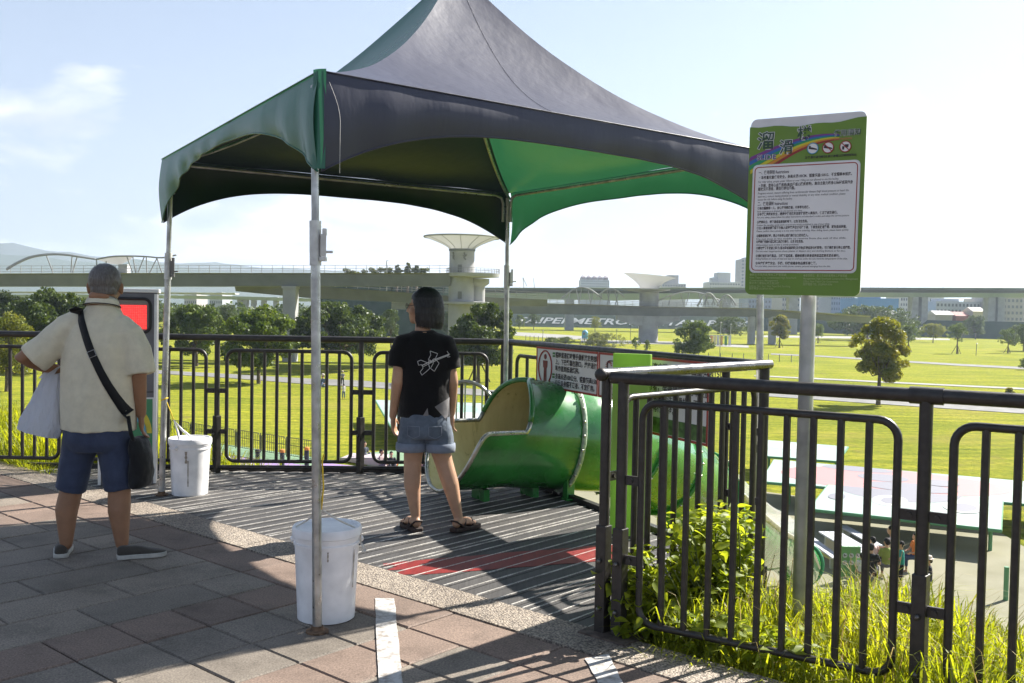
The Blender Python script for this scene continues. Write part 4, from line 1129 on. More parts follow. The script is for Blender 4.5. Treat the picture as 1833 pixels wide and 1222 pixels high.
stext('使用須知', 0.235 * SW, 0.376 * SH, 0.045, M_outl, 0.0022, y=-0.0062, fit=0.172); stext('使用須知', 0.235 * SW, 0.376 * SH, 0.045, M_title_dark, 0.0005, y=-0.0072, fit=0.172)
stext('Instructions', 0.24 * SW, 0.352 * SH, 0.024, mat('title_orange', (0.5, 0.22, 0.08), 0.5), 0.0005, y=-0.0072)
for k, x in enumerate((0.06, 0.19, 0.335)):
    c0 = (x * SW, 0.314 * SH)
    splate('icon_disc', [(c0[0] + 0.036 * math.cos(R(a)), c0[1] + 0.036 * math.sin(R(a))) for a in range(0, 360, 15)], M_swhite, -0.0055)
    m = MB(); m.path([MS @ Vector((c0[0] + 0.036 * math.cos(R(a)), -0.0072, c0[1] + 0.036 * math.sin(R(a)))) for a in range(0, 360, 15)], 0.0022, 5, closed=True); m.build('icon_ring', mat('icon_cyan', (0.1, 0.35, 0.5), 0.5) if k == 0 else M_redline, face, True)
    if k < 2:
        splate('icon_shape', [(c0[0] - 0.028, c0[1] - 0.002), (c0[0] + 0.028, c0[1] - 0.012), (c0[0] + 0.028, c0[1] - 0.004), (c0[0] - 0.006, c0[1] + 0.008), (c0[0] - 0.028, c0[1] + 0.006)], M_ink, -0.0070)
        splate('icon_shape', [(c0[0] - 0.020 + 0.007 * math.cos(R(a)), c0[1] + 0.012 + 0.007 * math.sin(R(a))) for a in range(0, 360, 40)], M_ink, -0.0070)
    else:
        splate('icon_shape', [(c0[0] - 0.006, c0[1] + 0.014), (c0[0] - 0.002, c0[1] - 0.006), (c0[0] + 0.018, c0[1] - 0.006), (c0[0] + 0.022, c0[1] + 0.014)], M_ink, -0.0070)
        splate('icon_shape', [(c0[0] - 0.022, c0[1] + 0.002), (c0[0] - 0.02, c0[1] - 0.02), (c0[0] - 0.008, c0[1] - 0.02), (c0[0] - 0.006, c0[1] + 0.002)], M_ink, -0.0070)
    if k: m = MB(); m.tube(MS @ Vector((c0[0] - 0.025, -0.0078, c0[1] + 0.025)), MS @ Vector((c0[0] + 0.025, -0.0078, c0[1] - 0.025)), 0.002, 5); m.build('icon_bar', M_redline, face)
stext('正確滑行姿勢', -0.005 * SW, 0.260 * SH, 0.0185, M_ink, 0.0004); stext('請勿頭朝下滑行', 0.130 * SW, 0.261 * SH, 0.0165, M_ink, 0.0004); stext('禁止攜帶隨身物品', 0.262 * SW, 0.262 * SH, 0.0165, M_ink, 0.0004)
M_ink2 = mat('ink_grey', (0.16, 0.145, 0.15), 0.6)
TX = [(0.182, '一、使用限制 Restrictions', 0.030, 0.27, 1), (0.155, '・為考量兒童使用安全，身高未滿100CM、體重超過150KG、不宜體驗本設施。', 0.025, 0.80, 1),
      (0.133, 'For rider safety, people under 100cm or over 150kg are not allowed to use this facility.', 0.020, 0.70, 0), (0.110, '・孕婦、患有心血管疾病(高血壓或心臟疾病等)、無自主能力和身心障礙或其他身', 0.025, 0.81, 1),
      (0.090, '體狀況不適者，請自行評估風險。', 0.025, 0.33, 1), (0.068, 'Pregnant women, visitors suffering from cardiovascular disease (high blood pressure or heart dis-', 0.020, 0.79, 0),
      (0.050, 'ease etc.), visitors having physical or mental disability or any other medical condition, please', 0.020, 0.76, 0), (0.033, 'assess the risk before using the facility.', 0.020, 0.31, 0),
      (0.005, '二、使用須知 Instructions', 0.030, 0.27, 1), (-0.018, '①每次體驗限一人，並依序排隊進場，不得爭先恐後。', 0.0215, 0.46, 1), (-0.034, 'Each experience is limited to one person at a time.', 0.0165, 0.40, 0),
      (-0.052, '②為確保遊戲的安全，請遵守使用須知並服從服務人員指示，保正確姿勢滑行。', 0.0215, 0.70, 1), (-0.068, 'For your safety, please follow the safety instructions and attendant\'s orders and adopt the correct posture.', 0.0165, 0.80, 0),
      (-0.096, '③嚴禁站立、倒下滑或追逐嬉戲等下，以免發生危險。', 0.0215, 0.45, 1), (-0.112, 'Position like standing, upside down or prone are strictly prohibited in case of your safety.', 0.0165, 0.64, 0),
      (-0.130, '④出入滑道前請確認下方無人或遊客淨空才可往下滑，下滑至底快速離開、避免造成碰撞。', 0.0215, 0.78, 1), (-0.146, 'Please confirm that nobody is in the entry before entering. After sliding down, please leave quickly.', 0.0165, 0.80, 0),
      (-0.174, '⑤體驗溜滑梯時，禁止中途停止或從滑梯出口逆向進入。', 0.0215, 0.46, 1), (-0.190, 'Do not stop in the middle or reverse from the exit of the slide.', 0.0165, 0.78, 0),
      (-0.208, '⑥嚴禁使用器材或攜帶工具進行滑行，以免發生危險。', 0.0215, 0.42, 1), (-0.224, 'Using auxiliary tools to slide is strictly prohibited.', 0.0165, 0.38, 0),
      (-0.244, '⑦請勿穿著不適當之鞋子(溜冰鞋或高跟鞋)及衣物(腰帶或易勾材質等)，可能導致滑行停止或損壞。', 0.0215, 0.82, 1), (-0.260, 'Do not wear inappropriate shoes (skates or slippers etc.) and clothing (buttons or fur etc.).', 0.0165, 0.78, 0),
      (-0.288, '⑧滑梯設施為鐵製品，日曬下溫度高，體驗前請注意滑道表面溫度是否適合滑行。', 0.0215, 0.73, 1), (-0.303, 'Sliding facilities are made of steel and easy to overheat under the sun; mind the temperature of the slide.', 0.0165, 0.80, 0),
      (-0.330, '⑨為維護遊客安全，手機、相機或隨身物品請妥善保管。', 0.0215, 0.54, 1), (-0.345, 'For your safety, please leave your mobile phones, cameras, personal belongings from the slide.', 0.0165, 0.66, 0)]
for z, t_, s_, w_, dk in TX: stext(t_, -0.41 * SW, (z + 0.003) * SH, s_, M_ink if dk else M_ink2, 0.0005 if dk else 0.0002, fit=w_ * SW)
M_pg = mat('pale_green_ink', (0.36, 0.46, 0.18), 0.6)
for z, t_, w_ in ((-0.392, '●新北市政府高灘地工程管理處', 0.33), (-0.408, 'New Taipei City Government High Riverbank', 0.42), (-0.424, 'Construction Management', 0.26), (-0.440, '新北市三重區疏洪五路20號', 0.27), (-0.456, 'Address: No.1 Sec.1 New Taipei Blvd, Sanchong', 0.37), (-0.471, '服務專線 (02)8969-9596', 0.22)): stext(t_, -0.46 * SW, z * SH, 0.02, M_pg, 0.0003, fit=w_ * SW, y=-0.0062)
for z, t_, w_ in ((-0.395, '●管理單位：新北市政府高灘地工程管理處', 0.37), (-0.411, 'Management: High Riverbank Construction Management', 0.46), (-0.427, 'Office, New Taipei City Government', 0.30), (-0.443, '服務電話 TEL: (02)8969-9596', 0.25)): stext(t_, 0.02 * SW, z * SH, 0.02, M_pg, 0.0003, fit=w_ * SW, y=-0.0062)
pp = at(1447, 545, SD0 + 0.065); vv = pp.x * AV.x + pp.y * AV.y; pb = at(1431, 1100, SD0 + 0.065)
M_spole = mat('sign_pole', (0.40, 0.40, 0.385), 0.42, 0.6, var=0.25, vscale=7, bump=0.03)
top_p = pp.lerp(pb, -0.4); base_p = V3(pb.x, pb.y, terrain(vv) - 0.3)
base_p = pp + (pb - pp) * ((pp.z - base_p.z) / (pp.z - pb.z))
m = MB(); m.tube(base_p, top_p, 0.035, 20); m.build('pole', M_spole, big, 40)
m = MB()
for z in (0.22, -0.25):
    c = MS @ Vector((0.03, 0.05, z)); m.box(c, (0.17, 0.02, 0.03), sa)
m.build('clamp', M_spole, big)
# ------------------------------------------------------------------ people
def skin_mat(name, c):
    m, nt, b = node_mat(name); p = geo_pos(nt)
    f = noise_tex(nt, p, 9, 5, 0.6)
    nt.links.new(ramp(nt, f, [(0.3, tuple(x * 0.82 for x in c)), (0.7, tuple(x * 1.12 for x in c))]), b.inputs['Base Color'])
    b.inputs['Roughness'].default_value = 0.5; b.inputs['Specular IOR Level'].default_value = 0.35
    b.inputs['Subsurface Weight'].default_value = 0.12; b.inputs['Subsurface Radius'].default_value = (0.02, 0.008, 0.004); b.inputs['Subsurface Scale'].default_value = 0.4
    bump(nt, b, noise_tex(nt, p, 160, 3), 0.12, 0.003); return m
def cloth_mat(name, c, rough=0.85, weave=500, wr=0.3, dark=0.82, ws=7.0):
    m, nt, b = node_mat(name); p = geo_pos(nt)
    f = noise_tex(nt, p, 14, 6, 0.65)
    nt.links.new(ramp(nt, f, [(0.3, tuple(x * dark for x in c)), (0.7, tuple(min(1, x * 1.1) for x in c))]), b.inputs['Base Color'])
    b.inputs['Roughness'].default_value = rough; b.inputs['Specular IOR Level'].default_value = 0.2
    b.inputs['Sheen Weight'].default_value = 0.15
    ad = N(nt, 'ShaderNodeMath', operation='ADD'); nt.links.new(noise_tex(nt, p, ws, 4, 0.5), ad.inputs[0]); nt.links.new(N_mul(nt, noise_tex(nt, p, weave, 2), 0.06), ad.inputs[1])
    bump(nt, b, ad.outputs[0], wr, 0.03); return m
def hair_mat(name, c, c2):
    m, nt, b = node_mat(name); p = geo_pos(nt)
    mp = N(nt, 'ShaderNodeMapping'); mp.inputs['Scale'].default_value = (170, 170, 7); nt.links.new(p, mp.inputs['Vector'])
    f = noise_tex(nt, mp.outputs[0], 1.0, 5, 0.7)
    nt.links.new(ramp(nt, f, [(0.35, c), (0.72, c2)]), b.inputs['Base Color']); b.inputs['Roughness'].default_value = 0.42
    bump(nt, b, f, 0.7, 0.006); return m
M_skin_m = skin_mat('skin_tan', (0.30, 0.155, 0.085))
M_skin_w = skin_mat('skin_light', (0.46, 0.27, 0.17))
def lerp(a, b, t): return a + (b - a) * t
def limb(mb, pts, rad, n=14):
    """tapering limb through joints with rounded ends"""
    pts = [Vector(p) for p in pts]
    P, Q_ = [], []
    for i in range(len(pts) - 1):
        for k in range(5):
            t = k / 5; P.append(pts[i].lerp(pts[i + 1], t)); Q_.append(lerp(rad[i], rad[i + 1], t))
    P.append(pts[-1]); Q_.append(rad[-1])
    mb.path(P, Q_, n); mb.ell(pts[0], rad[0], nu=12, nv=8); mb.ell(pts[-1], rad[-1], nu=12, nv=8)
def hand(mb, wrist, d, side, curl=0.35, s=1.0, thumb=1):
    """palm and five fingers; d = direction of the fingers, side = direction across the palm (towards the thumb)"""
    wrist = Vector(wrist); d = Vector(d).normalized(); side = Vector(side); side = (side - d * side.dot(d)).normalized(); nrm = d.cross(side).normalized()
    M = Matrix((side, nrm, d)).transposed()
    mb.ell(wrist + d * 0.045 * s, (0.040 * s, 0.017 * s, 0.056 * s), M)
    for k, (o_, L) in enumerate(((0.030, 0.068), (0.010, 0.076), (-0.010, 0.071), (-0.029, 0.056))):
        a = wrist + d * 0.088 * s + side * o_ * s
        d1 = (d + nrm * curl).normalized(); b = a + d1 * L * 0.45 * s
        d2 = (d + nrm * curl * 2.6).normalized(); c = b + d2 * L * 0.32 * s
        d3 = (d * 0.6 + nrm * curl * 3.6).normalized(); e = c + d3 * L * 0.26 * s
        mb.path([wrist + d * 0.05 * s + side * o_ * 0.9 * s, a, b, c, e], [0.009 * s, 0.0095 * s, 0.0088 * s, 0.008 * s, 0.0065 * s], 8)
    t0 = wrist + d * 0.025 * s + side * 0.028 * s * thumb; t1 = t0 + (d * 0.55 + side * 0.75 * thumb).normalized() * 0.042 * s; t2 = t1 + (d * 0.95 + side * 0.2 * thumb + nrm * curl).normalized() * 0.034 * s
    mb.path([t0, t1, t2], [0.013 * s, 0.0105 * s, 0.0085 * s], 8)
def head(mb, c, rz, s=1.0, ears=True):
    """skull, jaw, nose, brow, lips, ears; face towards local +Y turned by rz"""
    Mz = Matrix.Rotation(rz, 3, 'Z'); c = Vector(c)
    E = lambda p, r: mb.ell(c + Mz @ (Vector(p) * s), tuple(x * s for x in r), Mz)
    E((0, -0.012, 0.025), (0.077, 0.094, 0.088)); E((0, 0.030, -0.035), (0.058, 0.066, 0.080)); E((0, 0.062, -0.088), (0.030, 0.028, 0.026))
    E((0, 0.094, -0.012), (0.011, 0.014, 0.026)); E((0, 0.104, -0.026), (0.013, 0.013, 0.010))
    E((0, 0.084, -0.060), (0.023, 0.012, 0.007)); E((0, 0.082, -0.071), (0.020, 0.012, 0.007))
    for sg in (-1, 1):
        E((sg * 0.033, 0.076, 0.022), (0.022, 0.010, 0.007)); E((sg * 0.045, 0.058, -0.03), (0.022, 0.024, 0.028))
        if ears: E((sg * 0.079, -0.006, -0.012), (0.010, 0.020, 0.032)); E((sg * 0.084, -0.014, 0.0), (0.007, 0.014, 0.020))
    return Mz
def wrinkler(a, f, zs=0.5, seed=0.0):
    def w(co): return a * (mnoise.noise((co.x * f, co.y * f, co.z * f * zs + seed)) + 0.5 * mnoise.noise((co.x * f * 2.1, co.y * f * 2.1, co.z * f * zs * 2 + seed)))
    return w
def person_part(me, name, parent): return link(name, me, parent)
def shoe(mb_s, mb_u, heel, ang, L=0.27, W=0.098, h=0.075):
    """sole and lofted upper, heel at a point, toe along ang"""
    heel = Vector(heel); d = Vector((math.cos(ang), math.sin(ang), 0)); n_ = Vector((-d.y, d.x, 0)); k = W / 0.098
    SEC = [(0.0, 0.018, 0.058, 0), (0.03, 0.030, 0.070, 0), (0.10, 0.036, 0.076, 0), (0.25, 0.037, 0.072, 0.0), (0.38, 0.039, 0.070, -0.001), (0.50, 0.043, 0.064, -0.002), (0.62, 0.047, 0.053, -0.004), (0.75, 0.048, 0.044, -0.006), (0.86, 0.044, 0.039, -0.008), (0.94, 0.034, 0.034, -0.009), (0.985, 0.018, 0.030, -0.010), (1.0, 0.006, 0.026, -0.010)]
    out = [heel + d * (t * L) + n_ * (off + (w + 0.005) * k) for t, w, hh, off in SEC] + [heel + d * (t * L) + n_ * (off - (w + 0.005) * k) for t, w, hh, off in reversed(SEC)]
    mb_s.prism([(p.x, p.y) for p in reversed(out)], heel.z, heel.z + 0.026)
    rings = []
    for t, w, hh, off in SEC:
        c = heel + d * (t * L) + n_ * off; rg = []
        for j in range(13):
            a = math.pi * j / 12; ca, sa = math.cos(a), math.sin(a)
            rg.append(c + n_ * (w * k * math.copysign(abs(ca) ** 0.75, ca)) + V3(0, 0, 0.022 + (hh - 0.022) * k * sa ** 0.8))
        rings.append(rg)
    m_ = len(rings); vs = [q for r_ in rings for q in r_]; fs = [(i * 13 + j, (i + 1) * 13 + j, (i + 1) * 13 + j + 1, i * 13 + j + 1) for i in range(m_ - 1) for j in range(12)]
    fs += [((i + 1) * 13, i * 13, i * 13 + 12, (i + 1) * 13 + 12) for i in range(m_ - 1)] + [tuple(range(13)), tuple(reversed(range((m_ - 1) * 13, m_ * 13)))]
    mb_u.add(vs, fs)
# ---------------- the man
man_o = V3(-2.375, 5.60)
man = empty('person', man_o, 'man seen from behind in a cream polo shirt and blue shorts, standing on the paving', 'person')
L_ = lambda x, y, z: V3(man_o.x + x, man_o.y + y, z)
O_ = ORG[man.name]
def loc(mb):  # to the person's own coordinates
    mb.v = [(a - O_.x, b - O_.y, c - O_.z) for a, b, c in mb.v]; return mb
b = MB()
head(b, L_(0.012, 0.03, 1.568), R(14), 1.12)
b.path([L_(0.008, -0.002, 1.40), L_(0.008, 0.0, 1.47), L_(0.012, 0.012, 1.54)], [0.085, 0.070, 0.068], 16)
b.ell(L_(0.012, -0.055, 1.51), (0.062, 0.035, 0.035))
b.loft([(man_o.x, man_o.y, z, rx, ry) for z, rx, ry in ((0.66, 0.13, 0.10), (0.85, 0.155, 0.12), (1.05, 0.165, 0.115), (1.25, 0.16, 0.11), (1.33, 0.12, 0.085), (1.41, 0.075, 0.07))])
limb(b, [L_(-0.185, 0.0, 1.305), L_(-0.425, -0.055, 1.150), L_(-0.265, 0.11, 1.055)], [0.058, 0.046, 0.032])
limb(b, [L_(0.165, 0.0, 1.27), L_(0.222, -0.01, 1.08), L_(0.212, 0.055, 0.83)], [0.058, 0.046, 0.031])
hand(b, L_(-0.262, 0.115, 1.052), (0.55, 0.62, -0.55), (0.5, -0.2, 0.6), 0.55)
hand(b, L_(0.212, 0.056, 0.825), (0.02, 0.10, -1.0), (-0.35, 0.93, 0), 0.35)
limb(b, [L_(-0.12, 0.0, 0.68), L_(-0.165, 0.012, 0.42), L_(-0.192, -0.008, 0.27), L_(-0.185, -0.028, 0.075)], [0.070, 0.064, 0.064, 0.036])
limb(b, [L_(0.075, 0.0, 0.68), L_(0.106, 0.012, 0.42), L_(0.112, -0.006, 0.27), L_(0.135, -0.02, 0.08)], [0.070, 0.064, 0.064, 0.037])
body_m = person_part(blob(loc(b), 'body', M_skin_m, 0.0075, 5), 'body', man)
M_polo = cloth_mat('cream_polo', (0.64, 0.585, 0.44), 0.9, 700, 0.35, 0.9)
s = MB(); mx, my = man_o.x, man_o.y
s.loft([(mx - 0.026, my + 0.02, 0.735, 0.208, 0.165), (mx - 0.024, my + 0.02, 0.80, 0.208, 0.17), (mx - 0.018, my + 0.018, 0.95, 0.210, 0.172), (mx - 0.008, my + 0.012, 1.10, 0.214, 0.162), (mx, my + 0.005, 1.22, 0.214, 0.148), (mx + 0.0, my, 1.30, 0.192, 0.126), (mx + 0.003, my, 1.375, 0.138, 0.102), (mx + 0.008, my, 1.43, 0.105, 0.084), (mx + 0.009, my, 1.462, 0.085, 0.078)], 28)
s.path([L_(-0.10, 0.0, 1.37), L_(-0.18, -0.005, 1.325), L_(-0.265, -0.02, 1.24), L_(-0.368, -0.042, 1.145)], [0.076, 0.088, 0.090, 0.092], 22); s.ell(L_(-0.185, 0, 1.315), 0.084)
s.path([L_(0.09, 0.0, 1.35), L_(0.158, 0.0, 1.29), L_(0.206, -0.002, 1.20), L_(0.232, -0.008, 1.065)], [0.076, 0.086, 0.083, 0.083], 22); s.ell(L_(0.16, 0, 1.285), 0.080)
def polo_w(co):
    a = 0.011 * mnoise.noise((co.x * 7, co.y * 7, co.z * 2.4)) + 0.006 * mnoise.noise((co.x * 16, co.y * 16, co.z * 5 + 4))
    fold = 0.013 * math.sin((co.x * 24 + co.z * 3) + 3 * mnoise.noise((co.x * 4, 0.0, co.z * 3))) * max(0, 1.05 - co.z) * 0.9
    return a + fold * (1 if abs(co.x) < 0.24 else 0.2)
shirt_m = person_part(blob(loc(s), 'polo_shirt', M_polo, 0.009, 3, 0.5, polo_w), 'polo_shirt', man)
# sleeves end cleanly: cuffs
m = MB()
cl_ = MB()
P = []
for j, (z, rx, ry, dy) in enumerate(((1.448, 0.094, 0.082, 0.0), (1.475, 0.084, 0.078, -0.002), (1.502, 0.077, 0.074, -0.004), (1.478, 0.090, 0.086, -0.006), (1.452, 0.100, 0.094, -0.008))):
    P.append([L_(0.010 + rx * math.cos(R(a)), dy + 0.004 + ry * math.sin(R(a)), z - 0.018 * math.sin(R(a))) for a in range(0, 361, 12)])
cl_.grid(P); cl_.build('collar', M_polo, bpy.data.objects[shirt_m.name], True) if False else None
ORG[shirt_m.name] = O_; ORG[body_m.name] = O_
cl_.build('collar', M_polo, shirt_m, True)
ln = MB(); ln.path([p + V3(0, 0, 0.002) for p in P[-1]], 0.003, 6); ln.build('collar_stripe', mat('dark_piping', (0.03, 0.025, 0.035), 0.8), shirt_m, True)
M_navyshort = cloth_mat('blue_shorts', (0.050, 0.062, 0.105), 0.9, 500, 0.45, 0.75)
s = MB()
s.loft([(mx - 0.022, my + 0.015, z, rx, ry) for z, rx, ry in ((0.615, 0.185, 0.13), (0.67, 0.198, 0.155), (0.76, 0.195, 0.155), (0.80, 0.18, 0.14))], 24)
s.path([L_(-0.118, 0.005, 0.66), L_(-0.145, 0.008, 0.54), L_(-0.180, 0.008, 0.378)], [0.100, 0.092, 0.084], 18)
s.path([L_(0.072, 0.005, 0.66), L_(0.092, 0.008, 0.54), L_(0.108, 0.008, 0.388)], [0.100, 0.093, 0.085], 18)
person_part(blob(loc(s), 'shorts', M_navyshort, 0.0095, 4, 0.5, wrinkler(0.009, 9, 0.7, 3)), 'shorts', man)
M_hair_m = hair_mat('short_grey_hair', (0.075, 0.065, 0.058), (0.20, 0.185, 0.17))
h = MB(); Mz = Matrix.Rotation(R(14), 3, 'Z'); hc = L_(0.012, 0.03, 1.568)
h.ell(hc + Mz @ V3(0, -0.018, 0.032), (0.0905, 0.1075, 0.1015), Mz, 24, 16); h.ell(hc + Mz @ V3(0, -0.053, -0.020), (0.074, 0.067, 0.062), Mz)
hm = blob(loc(h), 'hair', M_hair_m, 0.007, 4, 0.5, wrinkler(0.0025, 60, 1.0))
bm = bmesh.new(); bm.from_mesh(hm)
kill = [f for f in bm.faces if (lambda q: (q.y > 0.062 and q.z < 0.045) or q.z < -0.045 - 0.25 * max(0, q.y))(Matrix.Rotation(R(-14), 3, 'Z') @ (f.calc_center_median() - (hc - O_)))]
bmesh.ops.delete(bm, geom=kill, context='FACES'); bm.to_mesh(hm); bm.free()
person_part(hm, 'hair', man)
st_ = []; gg = random.Random(31); pf = [p_ for p_ in hm.polygons]
for i in range(2600):
    p_ = gg.choice(pf); c_ = p_.center; n_h = p_.normal; d_ = (n_h * 0.8 + V3(gg.gauss(0, 0.25), gg.gauss(0, 0.25), -0.55 + gg.gauss(0, 0.2))).normalized()
    w_ = d_.cross(n_h); w_ = w_.normalized() * 0.0006 if w_.length > 1e-6 else V3(0.0006, 0, 0); L_h = gg.uniform(0.004, 0.009)
    st_.append([tuple(c_ - w_), tuple(c_ + w_), tuple(c_ + d_ * L_h + w_ * 0.3), tuple(c_ + d_ * L_h - w_ * 0.3)])
hso = link('hair_strands', mesh_from_np('hair_strands', np.array(st_), 4, M_hair_m), man); tag(hso, kind='stuff')
M_canvas = cloth_mat('grey_canvas_shoe', (0.062, 0.054, 0.045), 0.9, 600, 0.3)
M_sole = mat('shoe_sole', (0.42, 0.40, 0.36), 0.7, var=0.15, vscale=20)
for heel, ang in ((L_(-0.190, -0.085, 0.003), R(112)), (L_(0.128, -0.075, 0.003), R(28))):
    a_, u_ = MB(), MB(); shoe(a_, u_, heel, ang)
    sh = person_part(blob(loc(u_), 'shoe', M_canvas, 0.006, 2), 'shoe', man); ORG[sh.name] = O_
    o = a_.build('sole', M_sole, sh, 40, bevel=0.004)
# crossbody bag
def on_surface(bvh, p, d, off):
    hit = bvh.ray_cast(Vector(p), Vector(d).normalized())
    return (hit[0] + hit[1] * off) if hit[0] else None
bagr = empty('shoulder_bag', L_(0.25, 0.02, 0.45), 'black shoulder bag hanging at the hip of the man in the cream shirt', 'bag')
M_bag = cloth_mat('black_nylon', (0.010, 0.010, 0.011), 0.6, 300, 0.5)
s = MB(); s.loft([(man_o.x + 0.232 + dx, man_o.y + 0.02, z, rx, 0.10) for z, rx, dx in ((0.405, 0.035, -0.02), (0.42, 0.062, -0.012), (0.50, 0.066, 0.0), (0.60, 0.060, -0.005), (0.68, 0.045, -0.02), (0.70, 0.02, -0.02))], 20)
bo = ORG[bagr.name]; s.v = [(a - bo.x, b_ - bo.y, c - bo.z) for a, b_, c in s.v]
person_part(blob(s, 'bag_body', M_bag, 0.009, 3, 0.5, wrinkler(0.006, 14, 1)), 'bag_body', bagr)
bv = BVHTree.FromPolygons([tuple(v.co + O_) for v in shirt_m.data.vertices], [tuple(p.vertices) for p in shirt_m.data.polygons])
pts = []
A, B = L_(-0.105, 0, 1.44), L_(0.190, 0, 0.80)
P = [[], []]
for k in range(41):
    t = k / 40; c = A.lerp(B, t); dl = (B - A).normalized(); nn = Vector((-dl.z, 0, dl.x))
    for j, sg in enumerate((-1, 1)):
        q = c + nn * (0.021 * sg); hit = on_surface(bv, (q.x, q.y - 1.0, q.z), (0, 1, 0), 0.006)
        P[j].append(hit if hit is not None else q + V3(0, -0.13, 0))
m = MB(); m.grid(P); st_ = m.build('strap', M_bag, bagr, True); md = st_.modifiers.new('t', 'SOLIDIFY'); md.thickness = 0.004
m = MB(); e0 = (P[0][-1] + P[1][-1]) / 2; m.path([e0 + V3(0, -0.004, 0.03), e0.lerp(L_(0.225, -0.085, 0.66), 0.5) + V3(0.004, -0.012, 0), L_(0.22, -0.05, 0.66)], 0.012, 8); m.build('strap_end', M_bag, bagr, True)
k0 = 15
qa, qb = P[0][k0], P[1][k0]; m = MB(); fr = [qa + V3(0, -0.005, 0), qb + V3(0, -0.005, 0), P[1][k0 + 2] + V3(0, -0.005, 0), P[0][k0 + 2] + V3(0, -0.005, 0)]; m.path(fr, 0.0022, 6, closed=True); m.build('buckle', M_steel, bagr, True)
# white plastic bag in the left hand
pb_o = L_(-0.34, 0.0, 0.72)
pbag = empty('plastic_bag', pb_o, 'white plastic carrier bag hanging from the left hand of the man', 'bag')
def plastic_mat():
    m, nt, b = node_mat('white_plastic_bag'); p = geo_pos(nt)
    b.inputs['Base Color'].default_value = (0.80, 0.80, 0.83, 1); b.inputs['Roughness'].default_value = 0.32
    mp = N(nt, 'ShaderNodeMapping'); mp.inputs['Scale'].default_value = (14, 14, 4); nt.links.new(p, mp.inputs['Vector'])
    bump(nt, b, noise_tex(nt, mp.outputs[0], 2.6, 5, 0.55), 0.9, 0.04)
    t = N(nt, 'ShaderNodeBsdfTranslucent'); t.inputs['Color'].default_value = (0.62, 0.63, 0.68, 1); mx_ = N(nt, 'ShaderNodeMixShader'); mx_.inputs[0].default_value = 0.4
    nt.links.new(b.outputs[0], mx_.inputs[1]); nt.links.new(t.outputs[0], mx_.inputs[2]); nt.links.new(mx_.outputs[0], nt.nodes['Material Output'].inputs['Surface']); return m
M_pbag = plastic_mat()
m = MB(); P = []
for j in range(15):
    t = j / 14; z = 0.715 + 0.335 * t
    cx_ = lerp(-0.352, -0.285, t ** 0.8); rx = lerp(0.128, 0.050, t ** 1.1) * (0.88 + 0.12 * math.sin(min(1, t * 5) * math.pi / 2)); ry = lerp(0.065, 0.022, t)
    row = []
    for k in range(49):
        a = 2 * math.pi * k / 48
        pl = 1 + (0.13 * math.sin(a * 7 + 1.3) + 0.08 * math.sin(a * 11)) * (0.15 + 0.85 * t) * 0.9 + 0.16 * mnoise.noise((a * 2.2, t * 3.0, 5.0)) + 0.07 * mnoise.noise((a * 6, t * 7.0, 2.0))
        row.append(L_(cx_ + rx * math.cos(a) * pl, -0.03 + ry * math.sin(a) * pl + 0.06 * t, z - (0.028 * math.cos(a) * (1 - t))))
    P.append(row)
m.grid(P); bot = P[0]; m.add([sum(bot[:-1], Vector()) / 48] + bot[:-1], [(0, (k + 1) % 48 + 1, k + 1) for k in range(48)])
pb_ = m.build('bag_body', M_pbag, pbag, True)
for (dx, dy) in ((-0.035, -0.03), (0.030, 0.015)):
    P = []
    for j in range(9):
        t = j / 8; c = L_(lerp(-0.287 + dx, -0.248 + dx * 0.2, t), lerp(0.03 + dy, 0.115, t), lerp(1.03, 1.085 - 0.0 * t, t) + 0.035 * math.sin(t * math.pi))
        w = lerp(0.038, 0.012, t); P.append([c + V3(-w, -0.004, 0), c + V3(-w * 0.3, 0.006, 0.0), c + V3(w * 0.4, -0.005, 0), c + V3(w, 0.004, 0)])
    m = MB(); m.grid(P); m.build('handle', M_pbag, pbag, True)
# ---------------- the woman
wo = V3(-0.485, 6.40)
wom = empty('person', wo, 'woman with a dark bob, black T-shirt and denim shorts, standing on the deck', 'person')
W_ = lambda x, y, z: V3(wo.x + x, wo.y + y, z); O_ = ORG[wom.name]
# x offsets measured from the photo column 775 (feet middle) : the torso leans to the left
b = MB(); WH = R(80); hc = W_(-0.115, 0.06, 1.480)
head(b, hc, WH, 0.97)
b.path([W_(-0.105, 0.02, 1.27), W_(-0.108, 0.03, 1.36), W_(-0.112, 0.045, 1.44)], [0.062, 0.050, 0.050], 14)
b.loft([(wo.x + x, wo.y, z, rx, ry) for z, x, rx, ry in ((0.62, -0.075, 0.15, 0.10), (0.80, -0.08, 0.145, 0.105), (1.0, -0.085, 0.135, 0.09), (1.18, -0.09, 0.145, 0.09), (1.28, -0.09, 0.12, 0.07), (1.32, -0.10, 0.06, 0.05))])
limb(b, [W_(-0.235, -0.01, 1.235), W_(-0.262, -0.045, 0.985), W_(-0.298, 0.03, 0.755)], [0.050, 0.040, 0.026])
limb(b, [W_(0.045, 0.02, 1.235), W_(0.095, 0.03, 0.985), W_(0.085, 0.13, 0.77)], [0.050, 0.039, 0.026])
hand(b, W_(-0.298, 0.032, 0.75), (0.06, 0.22, -0.97), (0.25, 0.95, 0.1), 0.30, 0.93)
hand(b, W_(0.085, 0.132, 0.765), (0.0, 0.35, -0.93), (-0.4, 0.9, 0.1), 0.3, 0.93)
limb(b, [W_(-0.145, 0.0, 0.66), W_(-0.160, 0.008, 0.46), W_(-0.158, -0.015, 0.31), W_(-0.132, -0.022, 0.095)], [0.078, 0.060, 0.056, 0.031])
